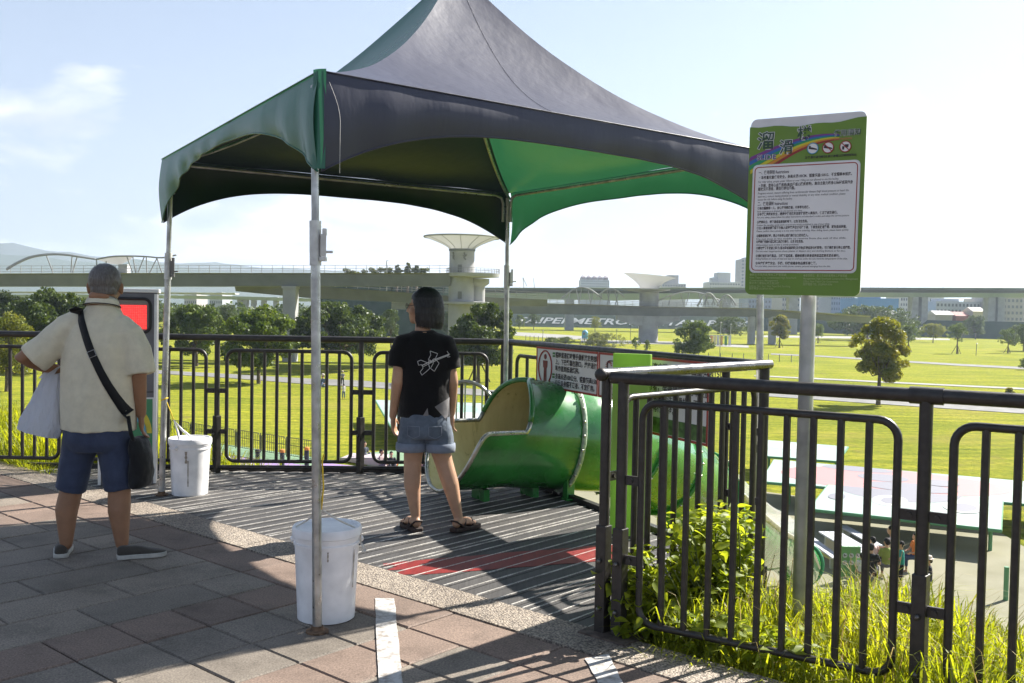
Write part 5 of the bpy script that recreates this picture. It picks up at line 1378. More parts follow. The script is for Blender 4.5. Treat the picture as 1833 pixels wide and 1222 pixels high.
limb(b, [W_(-0.01, 0.0, 0.66), W_(0.045, 0.01, 0.46), W_(0.095, -0.010, 0.31), W_(0.150, -0.015, 0.095)], [0.078, 0.061, 0.056, 0.031])
def foot(mb, ankle, ang, s=0.93):
    ankle = Vector(ankle); d = Vector((math.cos(ang), math.sin(ang), 0)); n_ = Vector((-d.y, d.x, 0)); M = Matrix((d, n_, Vector((0, 0, 1)))).transposed()
    mb.ell(ankle + d * -0.018 * s + V3(0, 0, -0.045), (0.036 * s, 0.032 * s, 0.036 * s), M)
    mb.ell(ankle + d * 0.055 * s + V3(0, 0, -0.045), (0.085 * s, 0.036 * s, 0.032 * s), M)
    mb.ell(ankle + d * 0.125 * s + V3(0, 0, -0.060), (0.055 * s, 0.044 * s, 0.018 * s), M)
    for k in range(5): mb.ell(ankle + d * (0.172 - 0.012 * abs(k - 1)) * s + n_ * (0.032 - 0.016 * k) * s + V3(0, 0, -0.064), (0.022 * s, 0.009 * s, 0.010 * s), M, 8, 6)
fa_, fb_ = R(122), R(52)
foot(b, W_(-0.132, -0.03, 0.105), fa_); foot(b, W_(0.152, -0.022, 0.105), fb_)
wb = person_part(blob(loc(b), 'body', M_skin_w, 0.0068, 4), 'body', wom); ORG[wb.name] = O_
M_tee = cloth_mat('black_tee', (0.0075, 0.0072, 0.008), 0.92, 600, 0.5)
s = MB()
s.loft([(wo.x + x, wo.y + y, z, rx, ry) for z, x, y, rx, ry in ((0.755, -0.085, 0.01, 0.176, 0.122), (0.85, -0.085, 0.008, 0.170, 0.122), (0.96, -0.088, 0.005, 0.164, 0.115), (1.10, -0.092, 0, 0.176, 0.108), (1.20, -0.095, 0, 0.182, 0.102), (1.265, -0.096, 0.004, 0.160, 0.088), (1.305, -0.100, 0.01, 0.105, 0.074), (1.33, -0.105, 0.018, 0.066, 0.062))], 26)
s.path([W_(-0.17, 0.0, 1.255), W_(-0.225, -0.008, 1.235), W_(-0.252, -0.02, 1.17), W_(-0.262, -0.03, 1.085)], [0.062, 0.076, 0.074, 0.070], 20); s.ell(W_(-0.232, -0.008, 1.232), 0.070)
s.path([W_(-0.01, 0.01, 1.255), W_(0.035, 0.012, 1.235), W_(0.062, 0.018, 1.17), W_(0.080, 0.022, 1.075)], [0.062, 0.076, 0.074, 0.070], 20); s.ell(W_(0.045, 0.015, 1.232), 0.070)
def tee_w(co): return 0.007 * mnoise.noise((co.x * 8, co.y * 8, co.z * 3.5 + 9)) + 0.005 * mnoise.noise((co.x * 17, co.y * 17, co.z * 7)) + 0.006 * math.sin(co.x * 34 + 2 * co.z) * max(0, 0.98 - co.z)
tee = person_part(blob(loc(s), 'tee_shirt', M_tee, 0.0090, 4, 0.5, tee_w), 'tee_shirt', wom); ORG[tee.name] = O_
M_denim = cloth_mat('denim', (0.125, 0.155, 0.20), 0.85, 420, 0.4, 0.62, 10)
s = MB()
s.loft([(wo.x + x, wo.y + 0.0, z, rx, ry) for z, x, rx, ry in ((0.62, -0.075, 0.168, 0.118), (0.68, -0.078, 0.172, 0.128), (0.74, -0.08, 0.166, 0.122), (0.79, -0.082, 0.155, 0.11))], 24)
s.path([W_(-0.158, 0.0, 0.69), W_(-0.165, 0.003, 0.62), W_(-0.170, 0.004, 0.53)], [0.092, 0.094, 0.094], 18)
s.path([W_(0.008, 0.0, 0.69), W_(0.014, 0.003, 0.62), W_(0.024, 0.004, 0.53)], [0.090, 0.092, 0.092], 18)
sh_ = person_part(blob(loc(s), 'denim_shorts', M_denim, 0.0085, 3, 0.5, wrinkler(0.0055, 14, 0.8, 2)), 'denim_shorts', wom); ORG[sh_.name] = O_
M_cuff = cloth_mat('denim_inside', (0.20, 0.23, 0.29), 0.9, 420, 0.3, 0.8)
for (x, xr) in ((-0.170, 0.101), (0.022, 0.099)):
    m = MB(); m.lathe([(xr - 0.012, 0.0), (xr, 0.002), (xr + 0.003, 0.03), (xr + 0.001, 0.058), (xr - 0.012, 0.060)], W_(x, 0.004, 0.525), 28, caps=False); m.build('cuff', M_cuff, sh_, True)
for x in (-0.145, -0.005):
    m = MB(); bvs = None
    hitm = BVHTree.FromPolygons([tuple(v.co + O_) for v in sh_.data.vertices], [tuple(p.vertices) for p in sh_.data.polygons])
    out = [(-0.04, 0.03), (0.04, 0.03), (0.04, -0.03), (0, -0.05), (-0.04, -0.03)]
    pts = []
    for i in range(5):
        a, c_ = out[i], out[(i + 1) % 5]
        for k in range(6):
            q = W_(x + lerp(a[0], c_[0], k / 6), -1, 0.675 + lerp(a[1], c_[1], k / 6)); hh = on_surface(hitm, q, (0, 1, 0), 0.002)
            if hh: pts.append(hh)
    m.path(pts, 0.002, 5, closed=True); m.build('pocket_seam', M_cuff, sh_)
# hair: bob
M_hair_w = hair_mat('black_bob_hair', (0.006, 0.006, 0.007), (0.05, 0.048, 0.05))
h = MB(); Mz = Matrix.Rotation(WH, 3, 'Z')
h.ell(hc + Mz @ V3(0, -0.020, 0.030), (0.093, 0.108, 0.098), Mz, 28, 18)
h.ell(hc + Mz @ V3(0, -0.036, -0.02), (0.097, 0.095, 0.125), Mz, 28, 18)
for sg in (-1, 1): h.ell(hc + Mz @ V3(sg * 0.078, -0.015, -0.045), (0.026, 0.052, 0.085), Mz)
h.loft([( (hc + Mz @ V3(0, -0.045, 0)).x, (hc + Mz @ V3(0, -0.045, 0)).y, hc.z + dz, rx, ry, WH) for dz, rx, ry in ((-0.128, 0.098, 0.086), (-0.10, 0.104, 0.092), (-0.05, 0.102, 0.094), (0.0, 0.092, 0.085), (0.05, 0.07, 0.06))], 24)
hm = blob(loc(h), 'hair', M_hair_w, 0.008, 5, 0.5, wrinkler(0.004, 30, 0.12))
bm = bmesh.new(); bm.from_mesh(hm); iM = Matrix.Rotation(-WH, 3, 'Z')
kill = [f for f in bm.faces if (lambda q: (q.y > 0.034 + 0.30 * q.z and q.z < 0.050) or (q.y > 0.06 and q.z < 0.065))(iM @ (f.calc_center_median() - (hc - O_)))]
bmesh.ops.delete(bm, geom=kill, context='FACES'); bm.to_mesh(hm); bm.free()
person_part(hm, 'hair', wom)
hs = []; gg = random.Random(12)
for i in range(2200):
    az = gg.uniform(-1.95, 1.95) - math.pi / 2          # round the back and sides of the head
    r0_ = gg.uniform(0.0, 1.0) ** 0.6; pts_ = []
    end = -0.105 - gg.uniform(0, 0.034) - 0.012 * math.cos(az + math.pi / 2)
    for k in range(9):
        t = k / 8
        if t < 0.55:
            th = (0.15 + r0_ * 0.4) + (1.62 - 0.15 - r0_ * 0.4) * (t / 0.55); rr_ = 1.0
            lay = 1.0 + 0.05 * gg.random() if k == 0 else lay
            p_ = V3(0.100 * lay * math.sin(th) * math.cos(az), -0.020 + 0.114 * lay * math.sin(th) * math.sin(az), 0.030 + 0.104 * lay * math.cos(th))
        else:
            u_ = (t - 0.55) / 0.45; z_ = 0.025 + (end - 0.025) * u_; bul = 1.06 + 0.04 * math.sin(u_ * 2.6) - 0.10 * u_ ** 3
            bul *= lay; p_ = V3(0.100 * bul * math.cos(az), -0.026 + 0.106 * bul * math.sin(az), z_)
        pts_.append(hc + Mz @ (p_ + V3(gg.gauss(0, 0.0022), gg.gauss(0, 0.0022), 0)))
    tw_ = Mz @ V3(-math.sin(az), math.cos(az), 0) * gg.uniform(0.0008, 0.0016)
    for k in range(8):
        w0, w1 = (1.0, 1.0) if k < 7 else (1.0, 0.3)
        hs.append([pts_[k] - tw_ * w0 - O_, pts_[k] + tw_ * w0 - O_, pts_[k + 1] + tw_ * w1 - O_, pts_[k + 1] - tw_ * w1 - O_])
hso = link('hair_strands', mesh_from_np('hair_strands', np.array([[tuple(v) for v in q] for q in hs]), 4, M_hair_w, True), wom); tag(hso, kind='stuff')
g_ = MB()
for sg in (-1, 1):
    c = hc + Mz @ V3(sg * 0.034, 0.097, 0.008); g_.path([c + Mz @ V3(0.024 * math.cos(R(a)), 0.0, 0.017 * math.sin(R(a))) for a in range(0, 360, 20)], 0.0024, 6, closed=True)
    g_.tube(hc + Mz @ V3(sg * 0.058, 0.095, 0.012), hc + Mz @ V3(sg * 0.083, 0.0, 0.012), 0.0024, 6)
g_.tube(hc + Mz @ V3(-0.010, 0.100, 0.012), hc + Mz @ V3(0.010, 0.100, 0.012), 0.0024, 6)
g_.build('glasses', M_black, wom, True)
# pale undershirt corner and white emblem on the back
tb = BVHTree.FromPolygons([tuple(v.co + O_) for v in tee.data.vertices], [tuple(p.vertices) for p in tee.data.polygons])
def proj_tee(x, z, off=0.003):
    q = on_surface(tb, W_(x, -1.5, z), (0, 1, 0), off)
    if q is None: q = W_(x, -0.08, z)
    return q
M_under = cloth_mat('grey_undershirt', (0.20, 0.19, 0.195), 0.9)
def patch_poly(pts, name, m_, parent, n=8, off=0.004):
    """triangle patch conforming to the shirt"""
    a, b_, c_ = pts; P = []
    for i in range(n + 1):
        t = i / n; e0 = (lerp(a[0], b_[0], t), lerp(a[1], b_[1], t)); e1 = (lerp(a[0], c_[0], t), lerp(a[1], c_[1], t))
        P.append([proj_tee(lerp(e0[0], e1[0], k / n), lerp(e0[1], e1[1], k / n), off) for k in range(n + 1)])
    mb = MB(); mb.grid(P); return mb.build(name, m_, parent, True)
zx = lambda px, py: ((px - 775) * 0.003672 - 0.005, 1.475 - (py - 551.5) * 0.003672)
p1, p2, p3 = zx(797, 711), zx(773, 726), zx(795, 753)
patch_poly((p1, p2, p3), 'undershirt', M_under, tee)
patch_poly((zx(761, 728), zx(753, 742), zx(763, 742)), 'undershirt', M_under, tee)
M_print = mat('white_print', (0.62, 0.61, 0.60), 0.8)
def stroke(pts, w):
    out = []
    for (a, b_) in zip(pts[:-1], pts[1:]):
        n = max(2, int(math.hypot(b_[0] - a[0], b_[1] - a[1]) / 3))
        for k in range(n): out.append((lerp(a[0], b_[0], k / n), lerp(a[1], b_[1], k / n)))
    out.append(pts[-1])
    mb = MB(); mb.path([proj_tee(*zx(x, y), 0.0025) for x, y in out], w, 5); return mb
# outline of the emblem, traced in the photo's columns and rows (a rod crossing two jagged letters)
zz = lambda x, y: (460 + x / 3.82, 400 + y / 3.82)
S_ = lambda pts: [zz(*p) for p in pts]
em = [(S_([(1078, 940), (1100, 930), (1150, 950), (1160, 985), (1140, 1005), (1108, 1032), (1096, 1010), (1115, 985), (1108, 960), (1085, 965), (1078, 940)]), 0.0019),
      (S_([(1160, 868), (1210, 885), (1195, 920), (1220, 950), (1190, 1005), (1165, 985), (1185, 945), (1150, 925), (1165, 895), (1160, 868)]), 0.0019),
      (S_([(1105, 968), (1160, 940), (1210, 918), (1290, 888)]), 0.0028), (S_([(1115, 975), (1165, 948), (1215, 924), (1285, 896)]), 0.0018),
      (S_([(1272, 868), (1283, 888), (1275, 910), (1293, 905)]), 0.0018), (S_([(1150, 935), (1162, 928), (1170, 942), (1156, 950), (1150, 935)]), 0.0015), (S_([(1178, 925), (1190, 918), (1200, 932), (1186, 940), (1178, 925)]), 0.0015)]
for pts, w in em: stroke(pts, w).build('emblem_line', M_print, tee, True)
# sandals
M_sandal = mat('brown_sandal', (0.035, 0.020, 0.015), 0.7, var=0.3, vscale=30)
for ank, ang in ((W_(-0.132, -0.03, 0), fa_), (W_(0.152, -0.022, 0), fb_)):
    a_, u_ = MB(), MB(); d = Vector((math.cos(ang), math.sin(ang), 0)); n_ = Vector((-d.y, d.x, 0))
    shoe(a_, MB(), ank - d * 0.058 + V3(0, 0, 0.0045), ang, 0.255, 0.092); so = a_.build('sandal', M_sandal, wom, 40, bevel=0.004)
    t_ = MB()
    for (x0, x1, hgt) in ((0.02, 0.07, 0.062), (0.10, 0.13, 0.05)):
        t_.path([ank + d * x0 + n_ * 0.042 + V3(0, 0, 0.02), ank + d * (x0 + x1) / 2 + n_ * 0.022 + V3(0, 0, hgt + 0.012), ank + d * x1 + V3(0, 0, hgt + 0.018), ank + d * (x0 + x1) / 2 - n_ * 0.022 + V3(0, 0, hgt + 0.012), ank + d * x0 - n_ * 0.042 + V3(0, 0, 0.02)], 0.007, 8)
    t_.path([ank + d * 0.02 + n_ * 0.040 + V3(0, 0, 0.03), ank - d * 0.045 + n_ * 0.025 + V3(0, 0, 0.075), ank - d * 0.052 + V3(0, 0, 0.078), ank - d * 0.045 - n_ * 0.025 + V3(0, 0, 0.075), ank + d * 0.02 - n_ * 0.040 + V3(0, 0, 0.03)], 0.006, 8)
    t_.build('strap', M_sandal, so, True)
# ------------------------------------------------------------------ trees
def leaf_cloud(n, clumps, size, seed, squash=0.8, hollow=0.35):
    """n leaf quads spread over clump balls [(c, r)] -> (n,4,3)"""
    g = np.random.default_rng(seed)
    C = np.array([c for c, r in clumps]); Rr = np.array([r for c, r in clumps])
    w = Rr ** 2; w = w / w.sum()
    k = g.choice(len(clumps), n, p=w)
    d = g.normal(size=(n, 3)); d /= np.linalg.norm(d, axis=1)[:, None]
    rad = (hollow + (1 - hollow) * g.random(n) ** 0.5)
    P = C[k] + d * (Rr[k] * rad)[:, None] * np.array([1, 1, squash])
    a = g.normal(size=(n, 3)); a /= np.linalg.norm(a, axis=1)[:, None]
    a = a * 0.75 + d * 0.4; a /= np.linalg.norm(a, axis=1)[:, None]
    b = np.cross(a, g.normal(size=(n, 3))); b /= np.linalg.norm(b, axis=1)[:, None]
    c = np.cross(a, b)
    s = size * g.uniform(0.6, 1.35, n)[:, None]
    V = np.stack([P - b * s, P + c * s * 0.55, P + b * s, P - c * s * 0.55], 1)
    return V
def clumps_for(w, h, seed, n=22, flat=1.0, top_bias=0.0):
    """irregular crown within width w, height h, base at z=0: dome with lobes, ragged edge and gaps"""
    g = np.random.default_rng(seed); out = []; m = min(w, h)
    lob = g.uniform(0, 2 * np.pi, 5); la = g.uniform(-0.20, 0.16, 5)
    for i in range(int((n + 22) * max(1.0, (w / h) ** 1.3))):
        a = g.uniform(0, 2 * np.pi); z = g.random() ** 0.85
        prof = (1 - ((z - 0.34) / (0.70 if z > 0.34 else 0.40)) ** 2); prof = max(0.12, prof) ** 0.5
        prof *= 1 + sum(la[k] * np.cos((k % 3 + 1) * a + lob[k]) for k in range(5))
        rr = g.random() ** 0.42 * prof
        r = g.uniform(0.075, 0.19) * m * (1.15 - 0.35 * rr)
        out.append((np.array([np.cos(a) * rr * (w / 2 - r * 0.4), np.sin(a) * rr * (w / 2 - r * 0.4), r * 0.6 + z * (h - r * 1.3)]), r))
    out.append((np.array([0, 0, h * 0.45]), m * 0.2))
    return out
TREE_ME = {}
def tree_meshes(kind, seed, w, h, ch, leaf, m_leaf, n, trunk_r, nclump=24):
    """total height h, crown height ch"""
    k = (kind, seed)
    if k in TREE_ME: return TREE_ME[k]
    cl = clumps_for(w, ch, seed, nclump)
    cl = [(c + np.array([0, 0, h - ch]), r) for c, r in cl]
    crown = mesh_from_np('crown', leaf_cloud(n, cl, leaf, seed + 5), 4, m_leaf)
    t = MB(); g = random.Random(seed); hb = h - ch
    lean = Vector((g.uniform(-0.3, 0.3), g.uniform(-0.3, 0.3), 0)) * 0.3
    fork = Vector((0, 0, hb + ch * 0.2)) + lean
    t.path([(0, 0, -0.2), (0, 0, 0.02), (lean.x * 0.3, lean.y * 0.3, hb * 0.5), tuple(fork)], [trunk_r * 1.5, trunk_r * 1.25, trunk_r, trunk_r * 0.75], 10)
    for c, r in cl[::3]:
        q = Vector(c); mid = fork.lerp(q, 0.5) + Vector((0, 0, -0.1 * ch))
        t.path([tuple(fork - Vector((0, 0, 0.1))), tuple(mid), tuple(q)], [trunk_r * 0.45, trunk_r * 0.28, trunk_r * 0.1], 6)
    tr = t.mesh('trunk', M_bark, True)
    TREE_ME[k] = (crown, tr); return TREE_ME[k]
def put_tree(px, base_y, top_y, wpx, label, kind='tree', seed=1, m_leaf=None, crown_frac=0.75, n=3500, stakes=False, group='park trees', rz=None, leaf=None, z=None, Y=None, cat='tree', name=None):
    q = gr(px, base_y, ZL) if Y is None else at(px, base_y, Y)
    s = q.y / CAM_F
    h = (base_y - top_y) * s; w = wpx * s
    if Y is not None:
        h = at(px, top_y, Y).z - ZL; q = V3(q.x, q.y, ZL)
    crown, tr = tree_meshes(kind, seed, w, h, h * crown_frac, leaf or max(0.09, min(w, h) * 0.024), m_leaf, int(n * 2.4), max(0.07, h * 0.022))
    root = empty(name or ('bush' if crown_frac > 0.93 else 'park_tree'), q, label, cat, group)
    link('trunk', tr, root); link('crown', crown, root)
    if stakes:
        for k in range(3):
            a = 2.1 * k + 0.4; mb = MB(); mb.tube(q + V3(math.cos(a) * h * 0.16, math.sin(a) * h * 0.16, 0), q + V3(0, 0, h * 0.3), h * 0.006 + 0.02, 5); mb.build('stake', M_bark, root)
    return root
D, M_, Lg, Yw, Gy = M_leaf_dark, M_leaf_mid, M_leaf_light, M_leaf_yellow, M_leaf_grey
put_tree(80, 668, 512, 150, 'large dark green round tree at far left, behind the man', seed=11, m_leaf=D, crown_frac=0.86, n=6000)
put_tree(12, 700, 556, 92, 'lighter green tree cut by the left edge, in front of the large dark tree', seed=12, m_leaf=Lg, crown_frac=0.85, n=4500)
put_tree(8, 640, 518, 70, 'dark tree at the left edge beyond the lighter green tree', seed=28, m_leaf=D, crown_frac=0.85, n=3500)
put_tree(352, 655, 545, 128, 'broad green tree just right of the left tent leg', seed=13, m_leaf=M_, crown_frac=0.82, n=6000)
put_tree(463, 686, 543, 158, 'green spreading tree with short trunk left of the front tent leg', seed=14, m_leaf=M_, crown_frac=0.80, n=7000)
put_tree(607, 662, 537, 182, 'large dark spreading tree right of the front tent leg', seed=15, m_leaf=D, crown_frac=0.84, n=8000)
put_tree(856, 684, 540, 136, 'dense dark round tree between the woman and the back tent leg', seed=16, m_leaf=D, crown_frac=0.82, n=8000, stakes=True)
put_tree(478, 630, 550, 60, 'small round light green tree behind the bridge pier', seed=17, m_leaf=Lg, crown_frac=0.85, n=2500)
put_tree(700, 622, 553, 44, 'small dark tree seen left of the head of the woman', seed=18, m_leaf=D, crown_frac=0.8, n=2500)
put_tree(1242, 642, 572, 76, 'bushy dark green tree below the right bridge, right of the round pier', seed=19, m_leaf=M_, crown_frac=0.92, n=5000)
put_tree(1572, 724, 566, 100, 'tall slender tree with yellowing leaves standing alone on the right lawn', seed=23, m_leaf=Yw, crown_frac=0.80, n=5000, group=None, leaf=0.15)
put_tree(1552, 609, 545, 168, 'huge dark domed tree under the right end of the bridge', seed=21, m_leaf=D, crown_frac=0.88, n=7000)
put_tree(1600, 606, 560, 78, 'dark tree leaning against the huge domed tree on the right', seed=22, m_leaf=D, crown_frac=0.85, n=3500)
put_tree(1395, 622, 571, 34, 'small staked tree left of the sign pole', seed=23, m_leaf=M_, crown_frac=0.68, n=1600, stakes=True)
put_tree(1464, 614, 578, 30, 'small staked tree right beside the sign pole', seed=24, m_leaf=M_, crown_frac=0.7, n=1500, stakes=True)
put_tree(1626, 630, 580, 38, 'small staked tree right of the yellowing tree', seed=25, m_leaf=M_, crown_frac=0.66, n=1700, stakes=True)
put_tree(1670, 613, 578, 50, 'pale green umbrella-shaped tree on the right lawn', seed=26, m_leaf=Lg, crown_frac=0.78, n=2600)
put_tree(1713, 633, 577, 34, 'small staked tree right of the pale umbrella-shaped tree', seed=27, m_leaf=M_, crown_frac=0.62, n=1600, stakes=True)
put_tree(1746, 607, 564, 52, 'dark round tree left of the right-hand highway pier', seed=29, m_leaf=D, crown_frac=0.85, n=2600)
put_tree(1804, 632, 588, 38, 'small staked tree near the right edge', seed=30, m_leaf=M_, crown_frac=0.66, n=1600, stakes=True)
put_tree(1832, 628, 578, 56, 'dark tree cut by the right edge', seed=31, m_leaf=D, crown_frac=0.84, n=2600)
put_tree(1305, 604, 564, 78, 'wide dark tree clump right of the bushy tree below the bridge', seed=32, m_leaf=D, crown_frac=0.9, n=4000)
put_tree(955, 591, 560, 28, 'small dark tree in front of the lettered levee', seed=33, m_leaf=D, crown_frac=0.75, n=1300)
put_tree(1065, 594, 566, 24, 'small light green tree under the bridge left of the round pier', seed=34, m_leaf=Lg, crown_frac=0.75, n=1300)
put_tree(1072, 628, 594, 84, 'low grey-green bush above the notice boards', seed=35, m_leaf=Gy, crown_frac=0.96, n=4200, cat='bush')
put_tree(1138, 626, 602, 16, 'thin young shrub beside the round pier', seed=36, m_leaf=M_, crown_frac=0.9, n=700, cat='bush')
put_tree(1158, 630, 608, 14, 'shorter young shrub in front of the round pier', seed=37, m_leaf=M_, crown_frac=0.9, n=600, cat='bush')
put_tree(985, 617, 603, 30, 'small dark hedge bush left of the grey-green bush', seed=38, m_leaf=D, crown_frac=0.96, n=1200, cat='bush')
put_tree(1012, 616, 602, 40, 'low dark hedge behind the leftmost notice board', seed=39, m_leaf=D, crown_frac=0.96, n=1400, cat='bush')
put_tree(1807, 713, 694, 20, 'tiny reddish shrub beside the path near the right edge', seed=40, m_leaf=Yw, crown_frac=0.9, n=500, cat='bush', leaf=0.10)
put_tree(1836, 662, 640, 26, 'small shrub cut by the right edge beside the far path', seed=41, m_leaf=M_, crown_frac=0.9, n=700, cat='bush')
for i, (x, b_, t_, w_, lab) in enumerate(((238, 612, 545, 52, 'far dark tree beyond the display cabinet'), (300, 610, 552, 44, 'far dark tree just left of the left tent leg'), (408, 606, 541, 46, 'far dark tree beyond the railing left of the bridge pier'), (440, 600, 548, 40, 'far tree touching the left side of the bridge pier'), (545, 604, 556, 36, 'far tree right of the bridge pier'), (655, 603, 553, 40, 'far tree half hidden by the large spreading tree'), (805, 604, 553, 40, 'far tree right of the head of the woman'), (930, 588, 563, 22, 'far small tree at the left end of the lettered levee'))):
    put_tree(x, b_, t_, w_, lab, seed=60 + i, m_leaf=(D, M_)[i % 2], crown_frac=0.88, n=2200)
# a far wood that reads as one mass behind the park
g = np.random.default_rng(90); cls = []
for i in range(150):
    px = g.uniform(-60, 860); Y = g.uniform(330, 420); q = at(px, 560, Y); r = g.uniform(2.5, 5); cls.append((np.array([q.x, q.y, ZL + g.uniform(1.5, 7.0)]), r))
far = link('far_wood', mesh_from_np('far_wood', leaf_cloud(16000, cls, 0.9, 91), 4, M_leaf_dark)); tag(far, 'dark strip of far trees below the left bridge', 'trees', kind='stuff')

# ------------------------------------------------------------------ tall grass along the bank
def blades(n, sampler, hmin, hmax, w, seed, lean=0.45):
    g = np.random.default_rng(seed); U_, V_ = sampler(g, n)
    X = U_ * AU.x + V_ * AV.x; Y = U_ * AU.y + V_ * AV.y
    Z = np.array([terrain(v) for v in V_]) - 0.05
    h = g.uniform(hmin, hmax, n) * (0.65 + 0.5 * np.sin(U_ * 2.3 + 1.1 * V_) ** 2 + 0.25 * g.random(n))
    a = g.uniform(0, 2 * np.pi, n); d = np.stack([np.cos(a), np.sin(a), np.zeros(n)], 1); s = np.stack([-np.sin(a), np.cos(a), np.zeros(n)], 1)
    ln = g.uniform(0.1, lean * 1.6, n)[:, None] * h[:, None]
    B = np.stack([X, Y, Z], 1); up = np.array([0, 0, 1.0]) * h[:, None]
    ww = (w * g.uniform(0.6, 1.3, n))[:, None]
    p0 = B; p1 = B + up * 0.5 + d * ln * 0.25; p2 = B + up * 0.88 + d * ln * 0.75; p3 = B + up * (1.0 - 0.18 * ln / h[:, None]) + d * ln * 1.25
    q1 = np.stack([p0 - s * ww, p0 + s * ww, p1 + s * ww * 0.9, p1 - s * ww * 0.9], 1)
    q2 = np.stack([p1 - s * ww * 0.9, p1 + s * ww * 0.9, p2 + s * ww * 0.6, p2 - s * ww * 0.6], 1)
    q3 = np.stack([p2 - s * ww * 0.6, p2 + s * ww * 0.6, p3 + s * ww * 0.06, p3 - s * ww * 0.06], 1)
    return np.concatenate([q1, q2, q3], 0)
def samp_right(g, n):
    u = g.uniform(-2.35, 2.2, n); v = 3.66 + 3.6 * g.random(n) ** 0.9; ok = ~((u < -2.30) & (v < 5.2)); return u, v
def samp_left(g, n):
    u = g.uniform(-12.5, -7.6, n); vmin = 3.70 + 0.0 * u; v = vmin + 2.8 * g.random(n)
    # stay behind the railing (Y > 8.6)
    for _ in range(4):
        Y = u * AU.y + v * AV.y; v = np.where(Y < 8.62, v + (8.66 - Y) / AV.y + 0.3 * g.random(n), v)
    return u, v
gr_r = link('tall_grass', mesh_from_np('tall_grass', blades(30000, samp_right, 0.14, 0.30, 0.0046, 5), 4, M_blade, True)); tag(gr_r, 'tall bright green grass on the bank behind the foreground railing', 'grass', kind='stuff')
gr_l = link('tall_grass', mesh_from_np('tall_grass', blades(14000, samp_left, 0.18, 0.42, 0.005, 6), 4, M_blade, True)); tag(gr_l, 'tall bright green grass behind the railing at the far left', 'grass', kind='stuff')
def samp_edge(g, n):
    u = g.uniform(-2.3, 2.0, n); v = 3.60 + 0.22 * g.random(n) - 0.10 * (g.random(n) < 0.25) * g.random(n); return u, v
ge = link('verge_grass', mesh_from_np('verge_grass', blades(7000, samp_edge, 0.05, 0.14, 0.003, 8, 0.8), 4, M_blade, True)); tag(ge, 'short grass creeping over the paving edge below the foreground railing', 'grass', kind='stuff')
def samp_edge2(g, n):
    u = g.uniform(-10.5, -8.4, n); v = 3.62 + 0.15 * g.random(n); return u, v
ge = link('verge_grass', mesh_from_np('verge_grass', blades(3500, samp_edge2, 0.05, 0.16, 0.0035, 9, 0.7), 4, M_blade, True)); tag(ge, 'short grass along the paving edge at the far left', 'grass', kind='stuff')
M_straw = leaf_mat('dry_straw', (0.22, 0.17, 0.08), (0.42, 0.34, 0.17), 0.35, 3.0, (1.1, 1.05, 0.8))
gd = link('dry_grass', mesh_from_np('dry_grass', blades(2600, samp_right, 0.16, 0.40, 0.0030, 15, 0.7), 4, M_straw, True)); tag(gd, 'dry straw stems standing among the tall grass of the bank', 'grass', kind='stuff')
gd = link('dry_grass', mesh_from_np('dry_grass', blades(1500, samp_edge, 0.03, 0.10, 0.0030, 16, 1.2), 4, M_straw, True)); tag(gd, 'dead grass littering the paving edge below the foreground railing', 'grass', kind='stuff')
# slope cover lower down: sparser, larger tufts
def samp_slope(g, n): return g.uniform(-9, 9, n), 6.5 + 12 * g.random(n)
gs = link('slope_grass', mesh_from_np('slope_grass', blades(16000, samp_slope, 0.12, 0.30, 0.012, 10), 4, M_blade, True)); tag(gs, 'grass covering the lower slope of the bank', 'grass', kind='stuff')

# ------------------------------------------------------------------ leafy shrub by the corner posts
shrub = empty('leafy_shrub', UV(-2.25, 4.35, 0), 'bright green leafy weed bush growing around the corner posts of the foreground railing', 'shrub')
def leaf_shape(L, W, seed):
    mb = MB(); g = random.Random(seed); P = []
    for i in range(7):
        t = i / 6; w = W * math.sin(math.pi * (0.06 + 0.94 * t) ** 0.72) * (1 - 0.15 * t) + 0.001
        z = -0.25 * L * t * t; P.append([(-w, L * t, z + 0.18 * w), (-w * 0.5, L * t, z), (w * 0.5, L * t, z), (w, L * t, z + 0.18 * w)])
    mb.grid(P); return mb.mesh('leaf', M_leaf_bush, True)
LM = [leaf_shape(0.056, 0.019, 1), leaf_shape(0.042, 0.016, 2), leaf_shape(0.070, 0.022, 3)]
g = random.Random(44); stem = MB(); so = ORG[shrub.name]; nleaf = 0; extra = []
def bush_pt():
    # three masses measured in the photo: tall one left of the sign pole, low one round the posts, trailing one at the foot
    r = g.random()
    if r < 0.62: c, s = UV(-2.36, 4.24, 0.20), (0.075, 0.17, 0.165)
    elif r < 0.82: c, s = UV(-2.45, 3.76, 0.16), (0.08, 0.09, 0.12)
    else: c, s = UV(-2.10, 3.80, 0.06), (0.26, 0.07, 0.05)
    t = lambda: max(-1.75, min(1.75, g.gauss(0, 1)))
    return c + AU * t() * s[0] + AV * t() * s[1] + V3(0, 0, t() * s[2])
for i in range(3600):
    q = bush_pt()
    if q.z < 0.02: q.z = 0.02 + g.random() * 0.1
    u_, v_ = q.dot(AU), q.dot(AV)
    if (u_ < -2.50 and v_ > 3.95) or u_ < -2.62 or v_ < 3.60: continue
    rot = (g.uniform(-0.9, 0.5), g.uniform(-0.6, 0.6), g.uniform(0, 6.28)); sc = g.uniform(0.6, 1.15)
    if nleaf < 290:
        inst('leaf', LM[i % 3], shrub, q, rot, (sc, sc, sc)); nleaf += 1
    else: extra.append((q, rot, sc, i % 3))
    if i % 9 == 0:
        base_ = V3(so.x + (q.x - so.x) * 0.6, so.y + (q.y - so.y) * 0.6, -0.05); stem.path([base_, base_.lerp(q, 0.6) + V3(g.uniform(-.03, .03), g.uniform(-.03, .03), 0.03), q], [0.005, 0.004, 0.002], 5)
